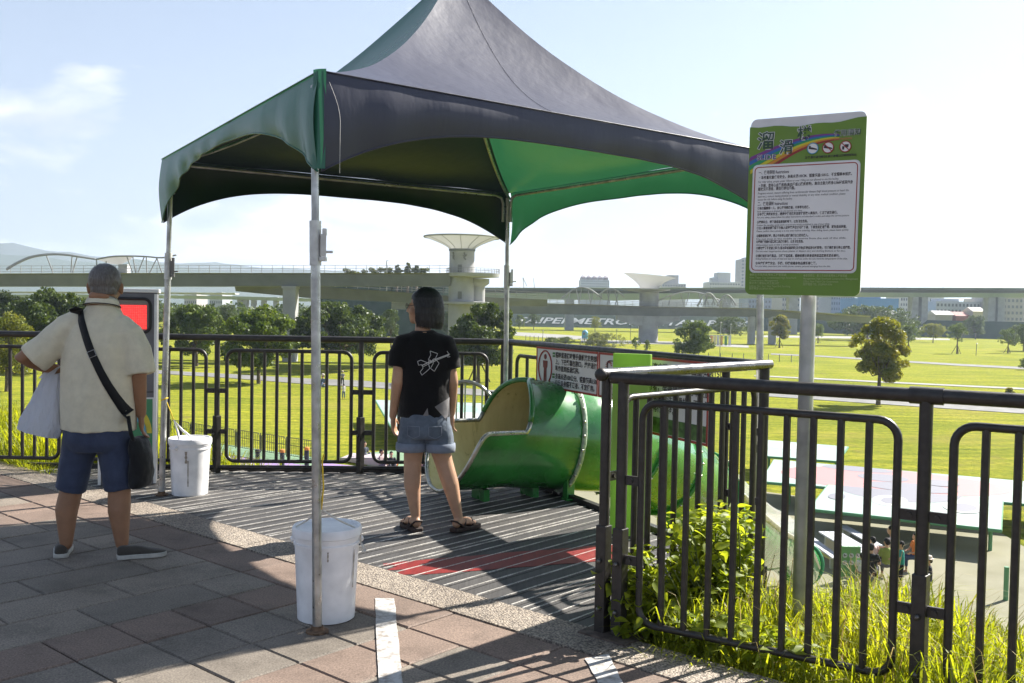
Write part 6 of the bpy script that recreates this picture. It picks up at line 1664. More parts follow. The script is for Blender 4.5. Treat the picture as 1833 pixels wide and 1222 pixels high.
stem.build('stem', mat('green_stem', (0.10, 0.13, 0.03), 0.7), shrub, True)
xm = MB()
for q, rot, sc, k in extra:
    from mathutils import Euler
    Mx = Matrix.Translation(q) @ Euler(rot).to_matrix().to_4x4() @ Matrix.Scale(sc, 4)
    me_ = LM[k]; xm.add([Mx @ v.co for v in me_.vertices], [tuple(p.vertices) for p in me_.polygons])
o = xm.build('leaves', M_leaf_bush, shrub, True); tag(o, kind='stuff')
# ------------------------------------------------------------------ footbridges, highway, levee, town, hills
M_girder = mat('girder_grey', (0.165, 0.175, 0.20), 0.7, var=0.12, vscale=0.3)
M_tower = mat('tower_concrete', (0.33, 0.33, 0.33), 0.8, var=0.12, vscale=0.5)
M_memb = mat('white_membrane', (0.44, 0.44, 0.43), 0.6, trans=0.25)
M_hw = mat('highway_teal', (0.34, 0.40, 0.40), 0.7, var=0.1, vscale=0.1)
M_hwd = mat('highway_dark', (0.18, 0.18, 0.17), 0.8)
M_railg = mat('bridge_rail', (0.28, 0.28, 0.28), 0.6)
def girder(name_root, pts, Y, depth, m, parent=None, name='girder'):
    """pts: list of (px, top, bottom) at distance Y -> one solid beam"""
    mb = MB(); n = len(pts); vs = []
    for (x, t, b_) in pts:
        a, b2 = at(x, t, Y), at(x, b_, Y)
        ins = 0.18 * depth
        vs += [V3(a.x, Y, a.z), V3(a.x, Y + depth, a.z), V3(a.x, Y + depth - ins, b2.z), V3(a.x, Y + ins, b2.z)]
    fs = []
    for i in range(n - 1):
        for k in range(4): fs.append((4 * i + k, 4 * i + (k + 1) % 4, 4 * (i + 1) + (k + 1) % 4, 4 * (i + 1) + k))
    fs += [(0, 3, 2, 1), tuple(4 * (n - 1) + k for k in range(4))]
    mb.add(vs, fs); return mb.build(name, m, parent)
def bridge_rail(pts, Y, h, parent, step=1.6, r=0.035):
    mb = MB()
    for (a, b_) in zip(pts[:-1], pts[1:]):
        A, B = at(a[0], a[1], Y), at(b_[0], b_[1], Y); n = max(1, int((B - A).length / step))
        for k in range(n + 1):
            q = A.lerp(B, k / n); mb.box(q + V3(0, 0, h / 2), (2 * r, 2 * r, h))
        for z in (1.0, 0.6, 0.25): mb.tube(A + V3(0, 0, h * z), B + V3(0, 0, h * z), r * 0.9, 4)
    o = mb.build('guard_rail', M_railg, parent); tag(o, kind='stuff'); return o
# -- left footbridge
YB = 150
fbL = empty('footbridge', V3(-50, YB, ZL), 'grey footbridge crossing the left half of the view, ending at a round tower', 'bridge')
girder('', [(-300, 492, 513), (0, 491, 512), (300, 490, 512), (560, 490, 512), (806, 490, 511)], YB, 4.2, M_girder, fbL)
girder('', [(-300, 490.2, 492.5), (0, 489.2, 491.5), (300, 488.2, 490.5), (560, 488.2, 490.5), (806, 488.2, 490.5)], YB - 0.4, 5.0, M_tower, fbL, 'deck_slab')
girder('', [(420, 512, 521), (560, 512, 534), (700, 521, 540), (790, 528, 545), (980, 536, 548)], YB + 6, 3.4, M_girder, fbL, 'ramp')
bridge_rail([(-300, 490), (300, 488), (806, 488)], YB, 1.15, fbL)
bridge_rail([(560, 511), (700, 520), (980, 535)], YB + 6, 1.0, fbL)
for x, w in ((520, 23), (-120, 23)):
    a, b_ = at(x - w / 2, 514, YB + 1.4), at(x + w / 2, 514, YB + 1.4); m = MB(); m.prism([(a.x, a.y - 1.0), (b_.x, a.y - 1.0), (b_.x, a.y + 1.4), (a.x, a.y + 1.4)], ZL - 0.5, a.z + 0.2); m.build('pier', M_tower, fbL, bevel=0.15)
    m = MB(); m.box(((a.x + b_.x) / 2, a.y + 0.2, a.z + 0.0), (abs(b_.x - a.x) * 1.1, 3.0, 0.35)); m.build('pier_cap', M_tower, fbL)
tw = at(826, 520, YB + 2); s_ = (YB + 2) / CAM_F
def zpx(y, Y, x=826): return at(x, y, Y).z
TY = YB + 2
tower = empty('bridge_tower', V3(tw.x, tw.y, ZL), 'round concrete bridge tower with a white funnel roof, left of the back tent leg', 'tower')
r0 = 22.5 * s_
m = MB(); m.lathe([(r0 * 1.02, ZL), (r0 * 1.02, zpx(520, TY)), (r0, zpx(500, TY)), (r0, zpx(449, TY))], (tw.x, tw.y, 0), 40); m.build('shaft', M_tower, tower, 40)
m = MB(); m.lathe([(r0 * 1.0, zpx(449.5, TY)), (r0 * 1.06, zpx(449, TY)), (r0 * 1.06, zpx(446, TY)), (r0 * 0.96, zpx(445.5, TY))], (tw.x, tw.y, 0), 40); m.build('collar_ring', M_girder, tower, 40)
prof = []
for k in range(12):
    t = k / 11; prof.append((r0 * (0.98 + 2.04 * t ** 1.25), lerp(zpx(446, TY), zpx(424.5, TY), t ** 0.85)))
m = MB(); m.lathe(prof, (tw.x, tw.y, 0), 48, caps=False); fn = m.build('funnel_roof', M_memb, tower, True)
m = MB(); m.path([V3(tw.x + prof[-1][0] * math.cos(R(a)), tw.y + prof[-1][0] * math.sin(R(a)), prof[-1][1]) for a in range(0, 360, 10)], 0.14, 6, closed=True); m.build('funnel_rim', M_tower, fn, True)
m = MB()
for a in range(0, 360, 30): m.path([V3(tw.x + (r_ + 0.03) * math.cos(R(a)), tw.y + (r_ + 0.03) * math.sin(R(a)), z_) for r_, z_ in prof], 0.05, 5)
o = m.build('funnel_rib', M_railg, fn); tag(o, kind='stuff')
m = MB(); pc = at(850, 495, TY)
m.lathe([(r0 * 0.9, zpx(497, TY)), (r0 * 2.1, zpx(495, TY)), (r0 * 2.15, zpx(489, TY)), (r0 * 0.9, zpx(488.5, TY))], (tw.x + r0 * 0.9, tw.y, 0), 40); m.build('balcony', M_tower, tower, 40)
m = MB()
for a in range(0, 360, 9):
    q = V3(tw.x + r0 * 0.9 + r0 * 2.1 * math.cos(R(a)), tw.y + r0 * 2.1 * math.sin(R(a)), zpx(489, TY)); m.tube(q, q + V3(0, 0, 0.75), 0.03, 4)
for h_ in (0.75, 0.4): m.path([V3(tw.x + r0 * 0.9 + r0 * 2.1 * math.cos(R(a)), tw.y + r0 * 2.1 * math.sin(R(a)), zpx(489, TY) + h_) for a in range(0, 360, 9)], 0.03, 4, closed=True)
o = m.build('balcony_rail', M_railg, tower); tag(o, kind='stuff')
m = MB(); m.lathe([(r0 * 0.6, ZL), (r0 * 0.6, zpx(512, TY)), (r0 * 0.95, zpx(506, TY)), (r0 * 0.95, zpx(498, TY))], (tw.x + r0 * 1.25, tw.y + 1.0, 0), 24); m.build('stair_core', M_tower, tower, 40)
m = MB(); m.lathe([(r0 * 1.0, zpx(545, TY)), (r0 * 1.9, zpx(544, TY)), (r0 * 1.9, zpx(540, TY)), (r0 * 1.0, zpx(539, TY))], (tw.x + r0 * 0.5, tw.y, 0), 40); m.build('lower_landing', M_tower, tower, 40)
for (x, y, w, h) in ((823, 480, 7, 13), (823, 528, 7, 13)):
    c = at(x, y, TY - r0); m = MB(); m.box((c.x, tw.y - math.sqrt(max(0.01, r0 ** 2 - (c.x - tw.x) ** 2)) * 1.01, c.z), (w * s_, 0.2, h * s_)); m.build('doorway', M_hwd, tower)
for x in (813, 833):   # dark climbing figures fixed to the shaft
    c = at(x, 460, TY); dx = c.x - tw.x; yy = tw.y - math.sqrt(max(0.01, r0 ** 2 - dx ** 2)) - 0.06
    m = MB(); m.path([V3(c.x - 0.10, yy, c.z + 0.42), V3(c.x + 0.18, yy, c.z + 0.1), V3(c.x - 0.16, yy, c.z - 0.15), V3(c.x + 0.22, yy, c.z - 0.48)], 0.07, 5); m.path([V3(c.x - 0.3, yy, c.z + 0.15), V3(c.x + 0.12, yy, c.z + 0.05), V3(c.x + 0.34, yy, c.z + 0.3)], 0.06, 5); m.ell((c.x - 0.06, yy, c.z + 0.55), 0.13); m.build('climber_figure', M_hwd, tower)
# arched canopy on the left footbridge
arch = empty('bridge_arch', at(150, 490, YB), 'slender arched canopy frame on the left footbridge, behind the head of the man', 'canopy frame')
pA = [(12, 483), (30, 472), (55, 461), (85, 456), (115, 456), (145, 460), (172, 464)]
m = MB(); m.path(catmull([at(x, y, YB + 0.3) for x, y in pA], 5), 0.14, 6); m.build('arch_rib', M_railg, arch, True)
m = MB(); m.path(catmull([at(x, y - 2.5 + 0.012 * x, YB + 3.6) for x, y in pA], 5), 0.14, 6); m.build('arch_rib', M_railg, arch, True)
pB = [(172, 464), (200, 459), (232, 458), (262, 459), (290, 461), (316, 456)]
m = MB(); m.path(catmull([at(x, y, YB + 0.3) for x, y in pB], 5), 0.14, 6); m.build('arch_rib', M_railg, arch, True)
m = MB(); m.grid([[at(x, y, YB + 0.3) for x, y in ((172, 464), (190, 461), (215, 459), (240, 458))], [at(x, y, YB + 2.4) for x, y in ((186, 468), (198, 472), (214, 474), (232, 466))]]); m.build('membrane', M_memb, arch, True)
m = MB(); m.prism([(at(206, 480, YB).x, YB + 1.2), (at(222, 480, YB).x, YB + 1.2), (at(222, 480, YB).x, YB + 2.6), (at(206, 480, YB).x, YB + 2.6)], zpx(490, YB, 210), zpx(472, YB, 210)); m.build('mast', M_tower, arch)
for a, b_ in (((83, 457), (95, 488)), ((129, 459), (127, 488)), ((138, 460), (130, 488)), ((227, 459), (238, 488)), ((238, 460), (243, 488)), ((258, 460), (247, 488)), ((262, 460), (263, 488)), ((281, 462), (268, 488)), ((281, 462), (290, 488)), ((173, 464), (173, 474)), ((190, 467), (190, 474))):
    m = MB(); m.tube(at(a[0], a[1], YB + 0.3), at(b_[0], b_[1], YB + 0.3), 0.09, 6); m.build('strut', M_railg, arch)
# -- right footbridge with the round pier
YR = 278; sR = YR / CAM_F
fbR = empty('footbridge', at(1160, 560, YR), 'grey footbridge on a round pier with a wide cap, crossing the right middle distance', 'bridge')
girder('', [(700, 541, 553), (905, 543, 561), (1050, 546, 563), (1160, 550, 565), (1340, 553, 567), (1420, 560, 570), (1560, 568, 578)], YR, 7, M_girder, fbR)
girder('', [(700, 539, 541.6), (905, 541, 543.6), (1050, 544, 546.6), (1160, 548, 550.6), (1340, 551, 553.6), (1420, 556, 560.6), (1560, 565, 568.6)], YR - 1, 9, M_tower, fbR, 'deck_slab')
bridge_rail([(700, 539), (905, 541), (1050, 544), (1160, 548), (1340, 551)], YR - 0.8, 1.3, fbR, 2.0, 0.06)
cxr = at(1160, 612, YR + 3.5)
m = MB(); m.lathe([(17.6 * sR, ZL - 0.3), (17.3 * sR, zpx(566, YR, 1160))], (cxr.x, cxr.y, 0), 40); m.build('round_pier', M_tower, fbR, 40)
m = MB(); a, b_ = at(1106, 565, YR), at(1218, 565, YR); zt, zb = zpx(565, YR, 1160), zpx(583, YR, 1160); xa, xb = at(1140, 583, YR).x, at(1182, 583, YR).x
for yy in (YR + 1.5,): m.add([V3(a.x, yy, zt), V3(b_.x, yy, zt), V3(b_.x, yy, zt - 1.2), V3(xb, yy, zb), V3(xa, yy, zb), V3(a.x, yy, zt - 1.2), V3(a.x, yy + 4, zt), V3(b_.x, yy + 4, zt), V3(b_.x, yy + 4, zt - 1.2), V3(xb, yy + 4, zb), V3(xa, yy + 4, zb), V3(a.x, yy + 4, zt - 1.2)], [(0, 5, 4, 3, 2, 1), (6, 7, 8, 9, 10, 11)] + [(i, (i + 1) % 6, 6 + (i + 1) % 6, 6 + i) for i in range(6)])
m.build('pier_cap', M_tower, fbR)
for x in (1345, 1382):
    a = at(x - 7, 600, YR + 2); b_ = at(x + 7, 600, YR + 2); m = MB(); m.tube(((a.x + b_.x) / 2, a.y, ZL - 0.3), ((a.x + b_.x) / 2, a.y, zpx(566, YR, x)), abs(b_.x - a.x) / 2, 20); m.build('pier', M_tower, fbR, 40)
tw2 = at(1162, 530, YR + 4); rr2 = 17.5 * sR; TY2 = YR + 4
t2 = empty('bridge_tower', V3(tw2.x, tw2.y, zpx(548, YR, 1160)), 'tower with a tilted white funnel roof and saucer on the right footbridge', 'tower')
m = MB(); m.lathe([(rr2, zpx(549, TY2, 1160)), (rr2, zpx(516, TY2, 1160))], (tw2.x, tw2.y, 0), 36); m.build('shaft', M_tower, t2, 40)
prof = [(rr2 * (0.95 + 1.75 * (k / 11) ** 1.3), lerp(zpx(516, TY2, 1160), zpx(493, TY2, 1160), (k / 11) ** 0.8)) for k in range(12)]
m = MB(); m.lathe(prof, (tw2.x, tw2.y, 0), 44, caps=False); zt0 = zpx(516, TY2, 1160)
m.v = [(x, y, z + (z - zt0) / (prof[-1][1] - zt0) * -0.085 * (x - tw2.x)) for x, y, z in m.v]; fn = m.build('funnel_roof', M_memb, t2, True)
m = MB(); m.lathe([(rr2 * 0.5, zpx(524, TY2, 1160)), (rr2 * 2.45, zpx(519, TY2, 1160)), (rr2 * 2.5, zpx(517.5, TY2, 1160)), (rr2 * 0.5, zpx(516, TY2, 1160))], (tw2.x - 1.0, tw2.y, 0), 40); m.build('saucer', M_memb, t2, 40)
def arch_thing(px0, px1, ytop, ybase, label, Yb, memb=None):
    root = empty('bridge_arch', at((px0 + px1) / 2, ybase, Yb), label, 'canopy frame', 'arched canopy frames on the right footbridge')
    for dy in (0, 4.5):
        pts = [at(lerp(px0, px1, k / 14), lerp(ybase, ytop, math.sin(math.pi * k / 14)), Yb + dy) for k in range(15)]
        m = MB(); m.path(pts, 0.25, 6); m.build('arch_rib', M_memb if memb else M_railg, root, True)
    if memb:
        P = [[at(lerp(px0, px1, k / 14), lerp(ybase, ytop, math.sin(math.pi * k / 14)), Yb + dy) for k in range(memb[0], memb[1])] for dy in (0.2, 4.3)]
        m = MB(); m.grid(P); m.build('membrane', M_memb, root, True)
    for k in (3, 5, 7, 9, 11):
        x = lerp(px0, px1, k / 14); m = MB(); m.tube(at(x, lerp(ybase, ytop, math.sin(math.pi * k / 14)), Yb), at(x + (6 if k % 4 == 1 else -6), 546, Yb), 0.14, 5); m.build('strut', M_railg, root)
arch_thing(1005, 1078, 514, 534, 'plain arch frame leftmost on the right footbridge', YR + 1)
arch_thing(1068, 1118, 516, 532, 'small membrane arch left of the tilted funnel tower', YR + 1, (2, 13))
arch_thing(1178, 1290, 522, 538, 'long membrane arch right of the tilted funnel tower', YR + 1, (0, 9))
arch_thing(1248, 1288, 524, 548, 'white rounded canopy arch at the right end of the footbridge', YR - 1, (2, 14))
arch_thing(1284, 1318, 528, 547, 'thin last arch at the right end of the footbridge', YR, None)
# -- elevated highway
YH = 430
hw = empty('elevated_highway', V3(120, YH, ZL), 'long pale teal elevated highway behind the park', 'highway')
girder('', [(700, 514, 520), (1100, 515, 521), (1500, 514, 519), (2100, 516, 521)], YH, 16, M_hw, hw, 'parapet')
girder('', [(700, 519, 524), (1100, 520, 525), (1500, 518.5, 523.5), (2100, 520.5, 525.5)], YH + 0.5, 15, M_hwd, hw, 'deck_slab')
girder('', [(700, 523, 532), (1100, 525, 537), (1500, 523, 531), (2100, 525, 533)], YH + 1, 14, M_hw, hw)
sH = YH / CAM_F
for x in (1638, 1655, 1775, 1792, 1420, 1300, 905, 1020, 1950):
    a = at(x, 540, YH + 4); w = 5.5 * sH if x in (1638, 1655) else 6.5 * sH
    m = MB(); m.box((a.x, a.y + 2, (ZL + zpx(530, YH, x)) / 2), (w * 2 if x not in (905, 1020, 1300, 1420) else w * 2.4, 5, zpx(530, YH, x) - ZL + 1)); m.build('pier', M_tower, hw)
for x in (1558, 1572, 1580, 1606, 1688, 1781):
    m = MB(); a = at(x, 514, YH + 8); m.tube(a, a + V3(0.4, 0, 4.2), 0.09, 5); m.build('lamp_post', M_railg, hw)
# -- left far guideway
gw = empty('elevated_highway', V3(-130, 520, ZL), 'far low viaduct on the left, below the footbridge', 'highway')
girder('', [(-200, 527, 532), (200, 527, 532), (420, 530, 536), (800, 541, 546)], 520, 12, M_hw, gw)
girder('', [(-200, 521, 523.5), (160, 522, 525), (420, 524, 527)], 640, 12, M_tower, gw, 'far_girder')
for x in (30, 90, 150, 210, 427, 438, 452, 470, 492):
    a = at(x, 535, 524); m = MB(); m.box((a.x, a.y + 3, (ZL + a.z) / 2 + 0.4), (2.2, 4, a.z - ZL + 1.5)); m.build('pier', M_tower, gw)
# -- levee with the white letters
M_levee = mat('levee_green', (0.028, 0.055, 0.030), 0.9, var=0.25, vscale=0.1)
lv = empty('levee_wall', V3(20, 560, ZL), 'dark green levee bank with huge white letters beyond the park', 'embankment')
LA, LB = gr(820, 582.5, ZL), gr(1330, 591, ZL); LCq = gr(1900, 611, ZL)
def lev(A, B, h, run): 
    d = (B - A); n_ = Vector((-d.y, d.x, 0)).normalized()
    mb = MB(); mb.add([A, B, B + n_ * run + V3(0, 0, h), A + n_ * run + V3(0, 0, h), B + n_ * (run + 4) + V3(0, 0, h), A + n_ * (run + 4) + V3(0, 0, h), B + n_ * (2 * run), A + n_ * 2 * run], [(0, 1, 2, 3), (3, 2, 4, 5), (5, 4, 6, 7), (0, 3, 5, 7), (1, 6, 4, 2)]); return mb
hL = 7.3
lev(LA, LB, hL, 7).build('bank', M_levee, lv); lev(LB, LCq, hL, 7).build('bank', M_levee, lv)
dL = (LB - LA); LL = dL.length; dn = dL.normalized(); nL = Vector((-dn.y, dn.x, 0)); upL = (nL * 7 + V3(0, 0, hL)).normalized(); nrL = dn.cross(upL)
def lev_at(px, fr):   # position along the bank under photo column px
    d = ray(px, 575); k = nL.dot(LA) / nL.dot(Vector((d.x, d.y, 0))); q = Vector((d.x * k, d.y * k, 0)); return (q - LA).dot(dn)
x0, x1 = lev_at(921, 0), lev_at(1342, 0)
me = text_mesh('TAIPEI METROPOLITAN PARK', 5.8, mat('levee_white', (0.50, 0.52, 0.53), 0.7, var=0.1, vscale=0.3), 0.10, 0.35)
xs = [v.co.x for v in me.vertices]; me.transform(Matrix.Scale((x1 - x0) / (max(xs) - min(xs)), 4, (1, 0, 0)))
Mt = Matrix(((dn.x, upL.x, nrL.x, 0), (dn.y, upL.y, nrL.y, 0), (dn.z, upL.z, nrL.z, 0), (0, 0, 0, 1)))
b0 = LA + dn * x0 + upL * 2.6 + nrL * 0.15
o = put_text(me, 'lettering', lv, Matrix.Translation(b0) @ Mt)
lw = empty('levee_road', V3(0, 0, ZL), None, None); bpy.data.objects.remove(lw)
# -- town
def building(px0, px1, ytop, Y, depth, label, c, rows, colsn, roof=None, ybase=None, glass=(0.08, 0.09, 0.11)):
    a, b_ = at(px0, ytop, Y), at(px1, ytop, Y); w = b_.x - a.x; zt = a.z; zb = ZL if ybase is None else at(px0, ybase, Y).z
    root = empty('town_building', V3((a.x + b_.x) / 2, Y, zb), label, 'building', 'town buildings beyond the park')
    mw = mat('town_wall_%02x%02x%02x' % tuple(int(255 * x) for x in c), c, 0.8, var=0.08, vscale=0.05)
    m = MB(); m.box(((a.x + b_.x) / 2, Y + depth / 2, (zt + zb) / 2), (w, depth, zt - zb)); m.build('wall', mw, root)
    m = MB(); H_ = zt - zb
    for i in range(rows):
        for j in range(colsn):
            x = a.x + w * (j + 0.5) / colsn; z = zt - (i + 0.6) * (min(H_, rows * 3.4) / rows); m.box((x, Y - 0.02, z), (w / colsn * 0.52, 0.3, 1.6))
    if rows: o = m.build('windows', mat('town_glass%d' % int(glass[0] * 1000), glass, 0.3), root); tag(o, kind='stuff')
    if roof == 'peaks':
        n = 5
        for k in range(n):
            x = a.x + w * (k + 0.5) / n; hw_ = w / n * 0.38; m = MB(); m.box((x, Y + depth / 2, zt + 1.6), (hw_ * 2, depth * 0.6, 3.2)); m.add([(x - hw_, Y + 2, zt + 3.2), (x + hw_, Y + 2, zt + 3.2), (x + hw_, Y + depth - 2, zt + 3.2), (x - hw_, Y + depth - 2, zt + 3.2), (x, Y + depth / 2, zt + 7.0)], [(0, 1, 4), (1, 2, 4), (2, 3, 4), (3, 0, 4)]); m.build('roof_turret', mat('turret_roof', (0.20, 0.16, 0.17), 0.8), root)
    elif roof == 'steps':
        m = MB(); m.box(((a.x + b_.x) / 2 + w * 0.02, Y + depth / 2, zt + 4.5), (w * 0.42, depth * 0.6, 9)); m.build('upper_block', mw, root)
        m = MB(); m.box(((a.x + b_.x) / 2 - w * 0.25, Y + depth / 2, zt + 2.2), (w * 0.2, depth * 0.5, 4.4)); m.build('upper_block', mw, root)
    else:
        m = MB(); m.box(((a.x + b_.x) / 2, Y + depth / 2, zt + 0.9), (w * 0.4, depth * 0.4, 1.8)); m.build('roof_house', mw, root)
    return root
G1, G2, G3, G4 = (0.30, 0.32, 0.36), (0.36, 0.34, 0.33), (0.42, 0.42, 0.43), (0.22, 0.25, 0.30)
building(1040, 1091, 500, 1300, 40, 'cluster of five peaked apartment towers above the highway', (0.27, 0.29, 0.34), 5, 14, 'peaks')
building(1185, 1228, 507, 1000, 30, 'low stepped building right of the tilted funnel roof', G2, 4, 9, 'steps')
building(1270, 1325, 504, 900, 30, 'wide pale office block with stepped roof left of the big sign', G3, 3, 12, 'steps')
building(1327, 1352, 463, 950, 25, 'tall plain grey tower block partly hidden by the big sign', (0.28, 0.27, 0.29), 10, 4)
building(1400, 1432, 530, 620, 25, 'pale apartment block just left of the sign pole', G2, 4, 7)
building(1458, 1486, 528, 640, 25, 'grey-brown apartment block just right of the sign pole', (0.33, 0.31, 0.31), 5, 6)
building(1488, 1530, 527, 600, 25, 'dark striped apartment block below the highway', G4, 5, 10)
building(1536, 1609, 533, 560, 30, 'building wrapped in bright blue scaffold netting', (0.06, 0.20, 0.46), 0, 0)
building(1612, 1634, 530, 640, 25, 'pale block right of the blue netted building', G3, 4, 5)
building(1664, 1690, 531, 640, 25, 'white block with dark windows right of the twin highway pier', G3, 4, 5)
building(1676, 1755, 539, 560, 35, 'long pale grey factory block below the highway', (0.40, 0.42, 0.45), 2, 12)
building(1757, 1772, 534, 640, 25, 'narrow pinkish block left of the right highway pier', (0.40, 0.36, 0.36), 4, 3)
building(1788, 1832, 531, 540, 28, 'apartment block with rows of windows at the right edge', (0.33, 0.31, 0.30), 6, 6)
building(1845, 1900, 520, 560, 28, 'grey block beyond the right edge highway', G2, 6, 6)
building(1340, 1398, 525, 660, 28, 'bluish block half hidden behind the lower part of the big sign', (0.20, 0.24, 0.32), 5, 10)
for i, (a_, b_, t_, lab) in enumerate(((580, 640, 531, 'pale low building under the footbridge ramp'), (655, 690, 533, 'blue shed under the footbridge ramp'), (330, 352, 527, 'pale far block right of the left tent leg'), (375, 398, 527, 'far grey block left of the bridge pier'), (700, 745, 529, 'far pale block left of the head of the woman'), (930, 980, 531, 'far grey block under the highway beside the back tent leg'))):
    building(a_, b_, t_, 700, 25, lab, (G3, (0.10, 0.28, 0.48), G2, G1, G3, G1)[i], 2, 6)
# low roofs between the highway piers
g = random.Random(5); k = 0
for (x, t_, w_, c, lab) in ((1592, 562, 26, (0.30, 0.30, 0.32), 'grey shed roof left of the twin highway pier'), (1690, 563, 30, (0.42, 0.40, 0.38), 'pale shed below the factory block'), (1722, 565, 22, (0.34, 0.12, 0.10), 'red-roofed shed below the factory block'), (1752, 557, 20, (0.62, 0.58, 0.52), 'bright cream shed left of the right highway pier')):
    a, b2 = at(x - w_ / 2, t_, 470), at(x + w_ / 2, t_, 470); root = empty('shed', V3(a.x, 470, ZL), lab, 'shed'); m = MB(); m.box(((a.x + b2.x) / 2, 475, (ZL + a.z) / 2), (b2.x - a.x, 10, a.z - ZL)); m.build('wall', mat('shedw%d' % k, tuple(x_ * 0.8 for x_ in c), 0.8), root)
    m = MB(); xa, xb, z = a.x - 0.5, b2.x + 0.5, a.z; m.add([(xa, 469, z), (xb, 469, z), (xb, 475, z + 2), (xa, 475, z + 2), (xb, 481, z), (xa, 481, z)], [(0, 1, 2, 3), (3, 2, 4, 5), (0, 3, 5), (1, 4, 2)]); m.build('roof', mat('shedr%d' % k, c, 0.7), root); k += 1
# tower cranes
for (x, yt, lab) in ((938, 496, 'small far crane above the highway, leaning jib'), (957, 497, 'thin far mast above the highway')):
    root = empty('crane', at(x, 515, 1200), lab, 'crane'); m = MB(); m.tube(at(x, 518, 1200), at(x - 2, yt, 1200), 0.5, 5); m.build('mast', M_railg, root)
    if x == 938: m = MB(); m.tube(at(x - 2, yt, 1200), at(x + 5, 512, 1200), 0.5, 5); m.build('jib', M_railg, root)
# palms and planting beyond the left footbridge deck
for (x, y0, y1, lab) in ((692, 486, 466, 'thin lamp post beyond the left footbridge'), ):
    root = empty('street_lamp', at(x, y0, 260), lab, 'lamp'); m = MB(); m.tube(at(x, 520, 260), at(x, y1, 260), 0.12, 6); m.tube(at(x, y1, 260), at(x + 4, y1 + 0.5, 260), 0.08, 6); m.build('post', M_railg, root)
for i, (x, yt, lab) in enumerate(((711, 474, 'small spreading tree beyond the footbridge, leftmost of three'), (730, 469, 'middle and tallest of three small spreading trees beyond the footbridge'), (746, 473, 'small spreading tree beyond the footbridge, nearest the tower'))):
    put_tree(x, 492, yt, 10, lab, seed=80 + i, m_leaf=M_leaf_grey, crown_frac=0.25, n=350, Y=300, leaf=0.35, group='small trees beyond the footbridge')
cls = []
g2 = np.random.default_rng(3)
for i in range(60):
    x = g2.uniform(605, 765); q = at(x, g2.uniform(481, 491), 300); cls.append((np.array([q.x, q.y, q.z]), g2.uniform(0.5, 1.1)))
o = link('hill_planting', mesh_from_np('hill_planting', leaf_cloud(2500, cls, 0.35, 7), 4, M_leaf_grey)); tag(o, 'strip of grey-green planting on the mound beyond the left footbridge', 'shrubs', kind='stuff')
m = MB(); P = []
for j, (dy, tz) in enumerate(((0, 0), (6, 1), (14, 1), (22, 0))):
    P.append([V3(at(x, 486, 300).x, 297 + dy, ZL if not tz else at(x, 487 + 4 * abs((x - 690) / 110) ** 3, 300).z - 0.6) for x in range(570, 811, 20)])
m.grid(P); o = m.build('planted_mound', M_levee, smooth=True); tag(o, kind='structure')
# -- hills
def ridge(name, prof, Y, c, seed):
    m = MB(); P = [[], [], []]
    xs = np.linspace(-400, 2200, 130)
    for x in xs:
        y = np.interp(x, [p[0] for p in prof], [p[1] for p in prof]); q = at(x, y, Y); h = q.z + 12 * mnoise.noise((x * 0.02, seed, 0)) * Y / 5000 + 5 * mnoise.noise((x * 0.07, seed, 2)) * Y / 6000
        P[0].append(V3(q.x, Y - 500, ZL)); P[1].append(V3(q.x, Y, max(ZL, h))); P[2].append(V3(q.x, Y + 500, ZL))
    m.grid(P); o = m.build(name, mat('hill_%d' % seed, c, 0.95, var=0.15, vscale=0.002), smooth=True); tag(o, kind='structure')
ridge('mountain', [(-400, 430), (-100, 432), (20, 436), (90, 448), (200, 462), (330, 472), (380, 468), (450, 477), (520, 480), (700, 490), (900, 520), (2200, 545)], 3700, (0.06, 0.08, 0.06), 1)
ridge('mountain', [(-400, 452), (0, 455), (60, 458), (170, 470), (260, 463), (330, 480), (500, 492), (700, 512), (900, 540), (2200, 560)], 2900, (0.05, 0.075, 0.045), 2)
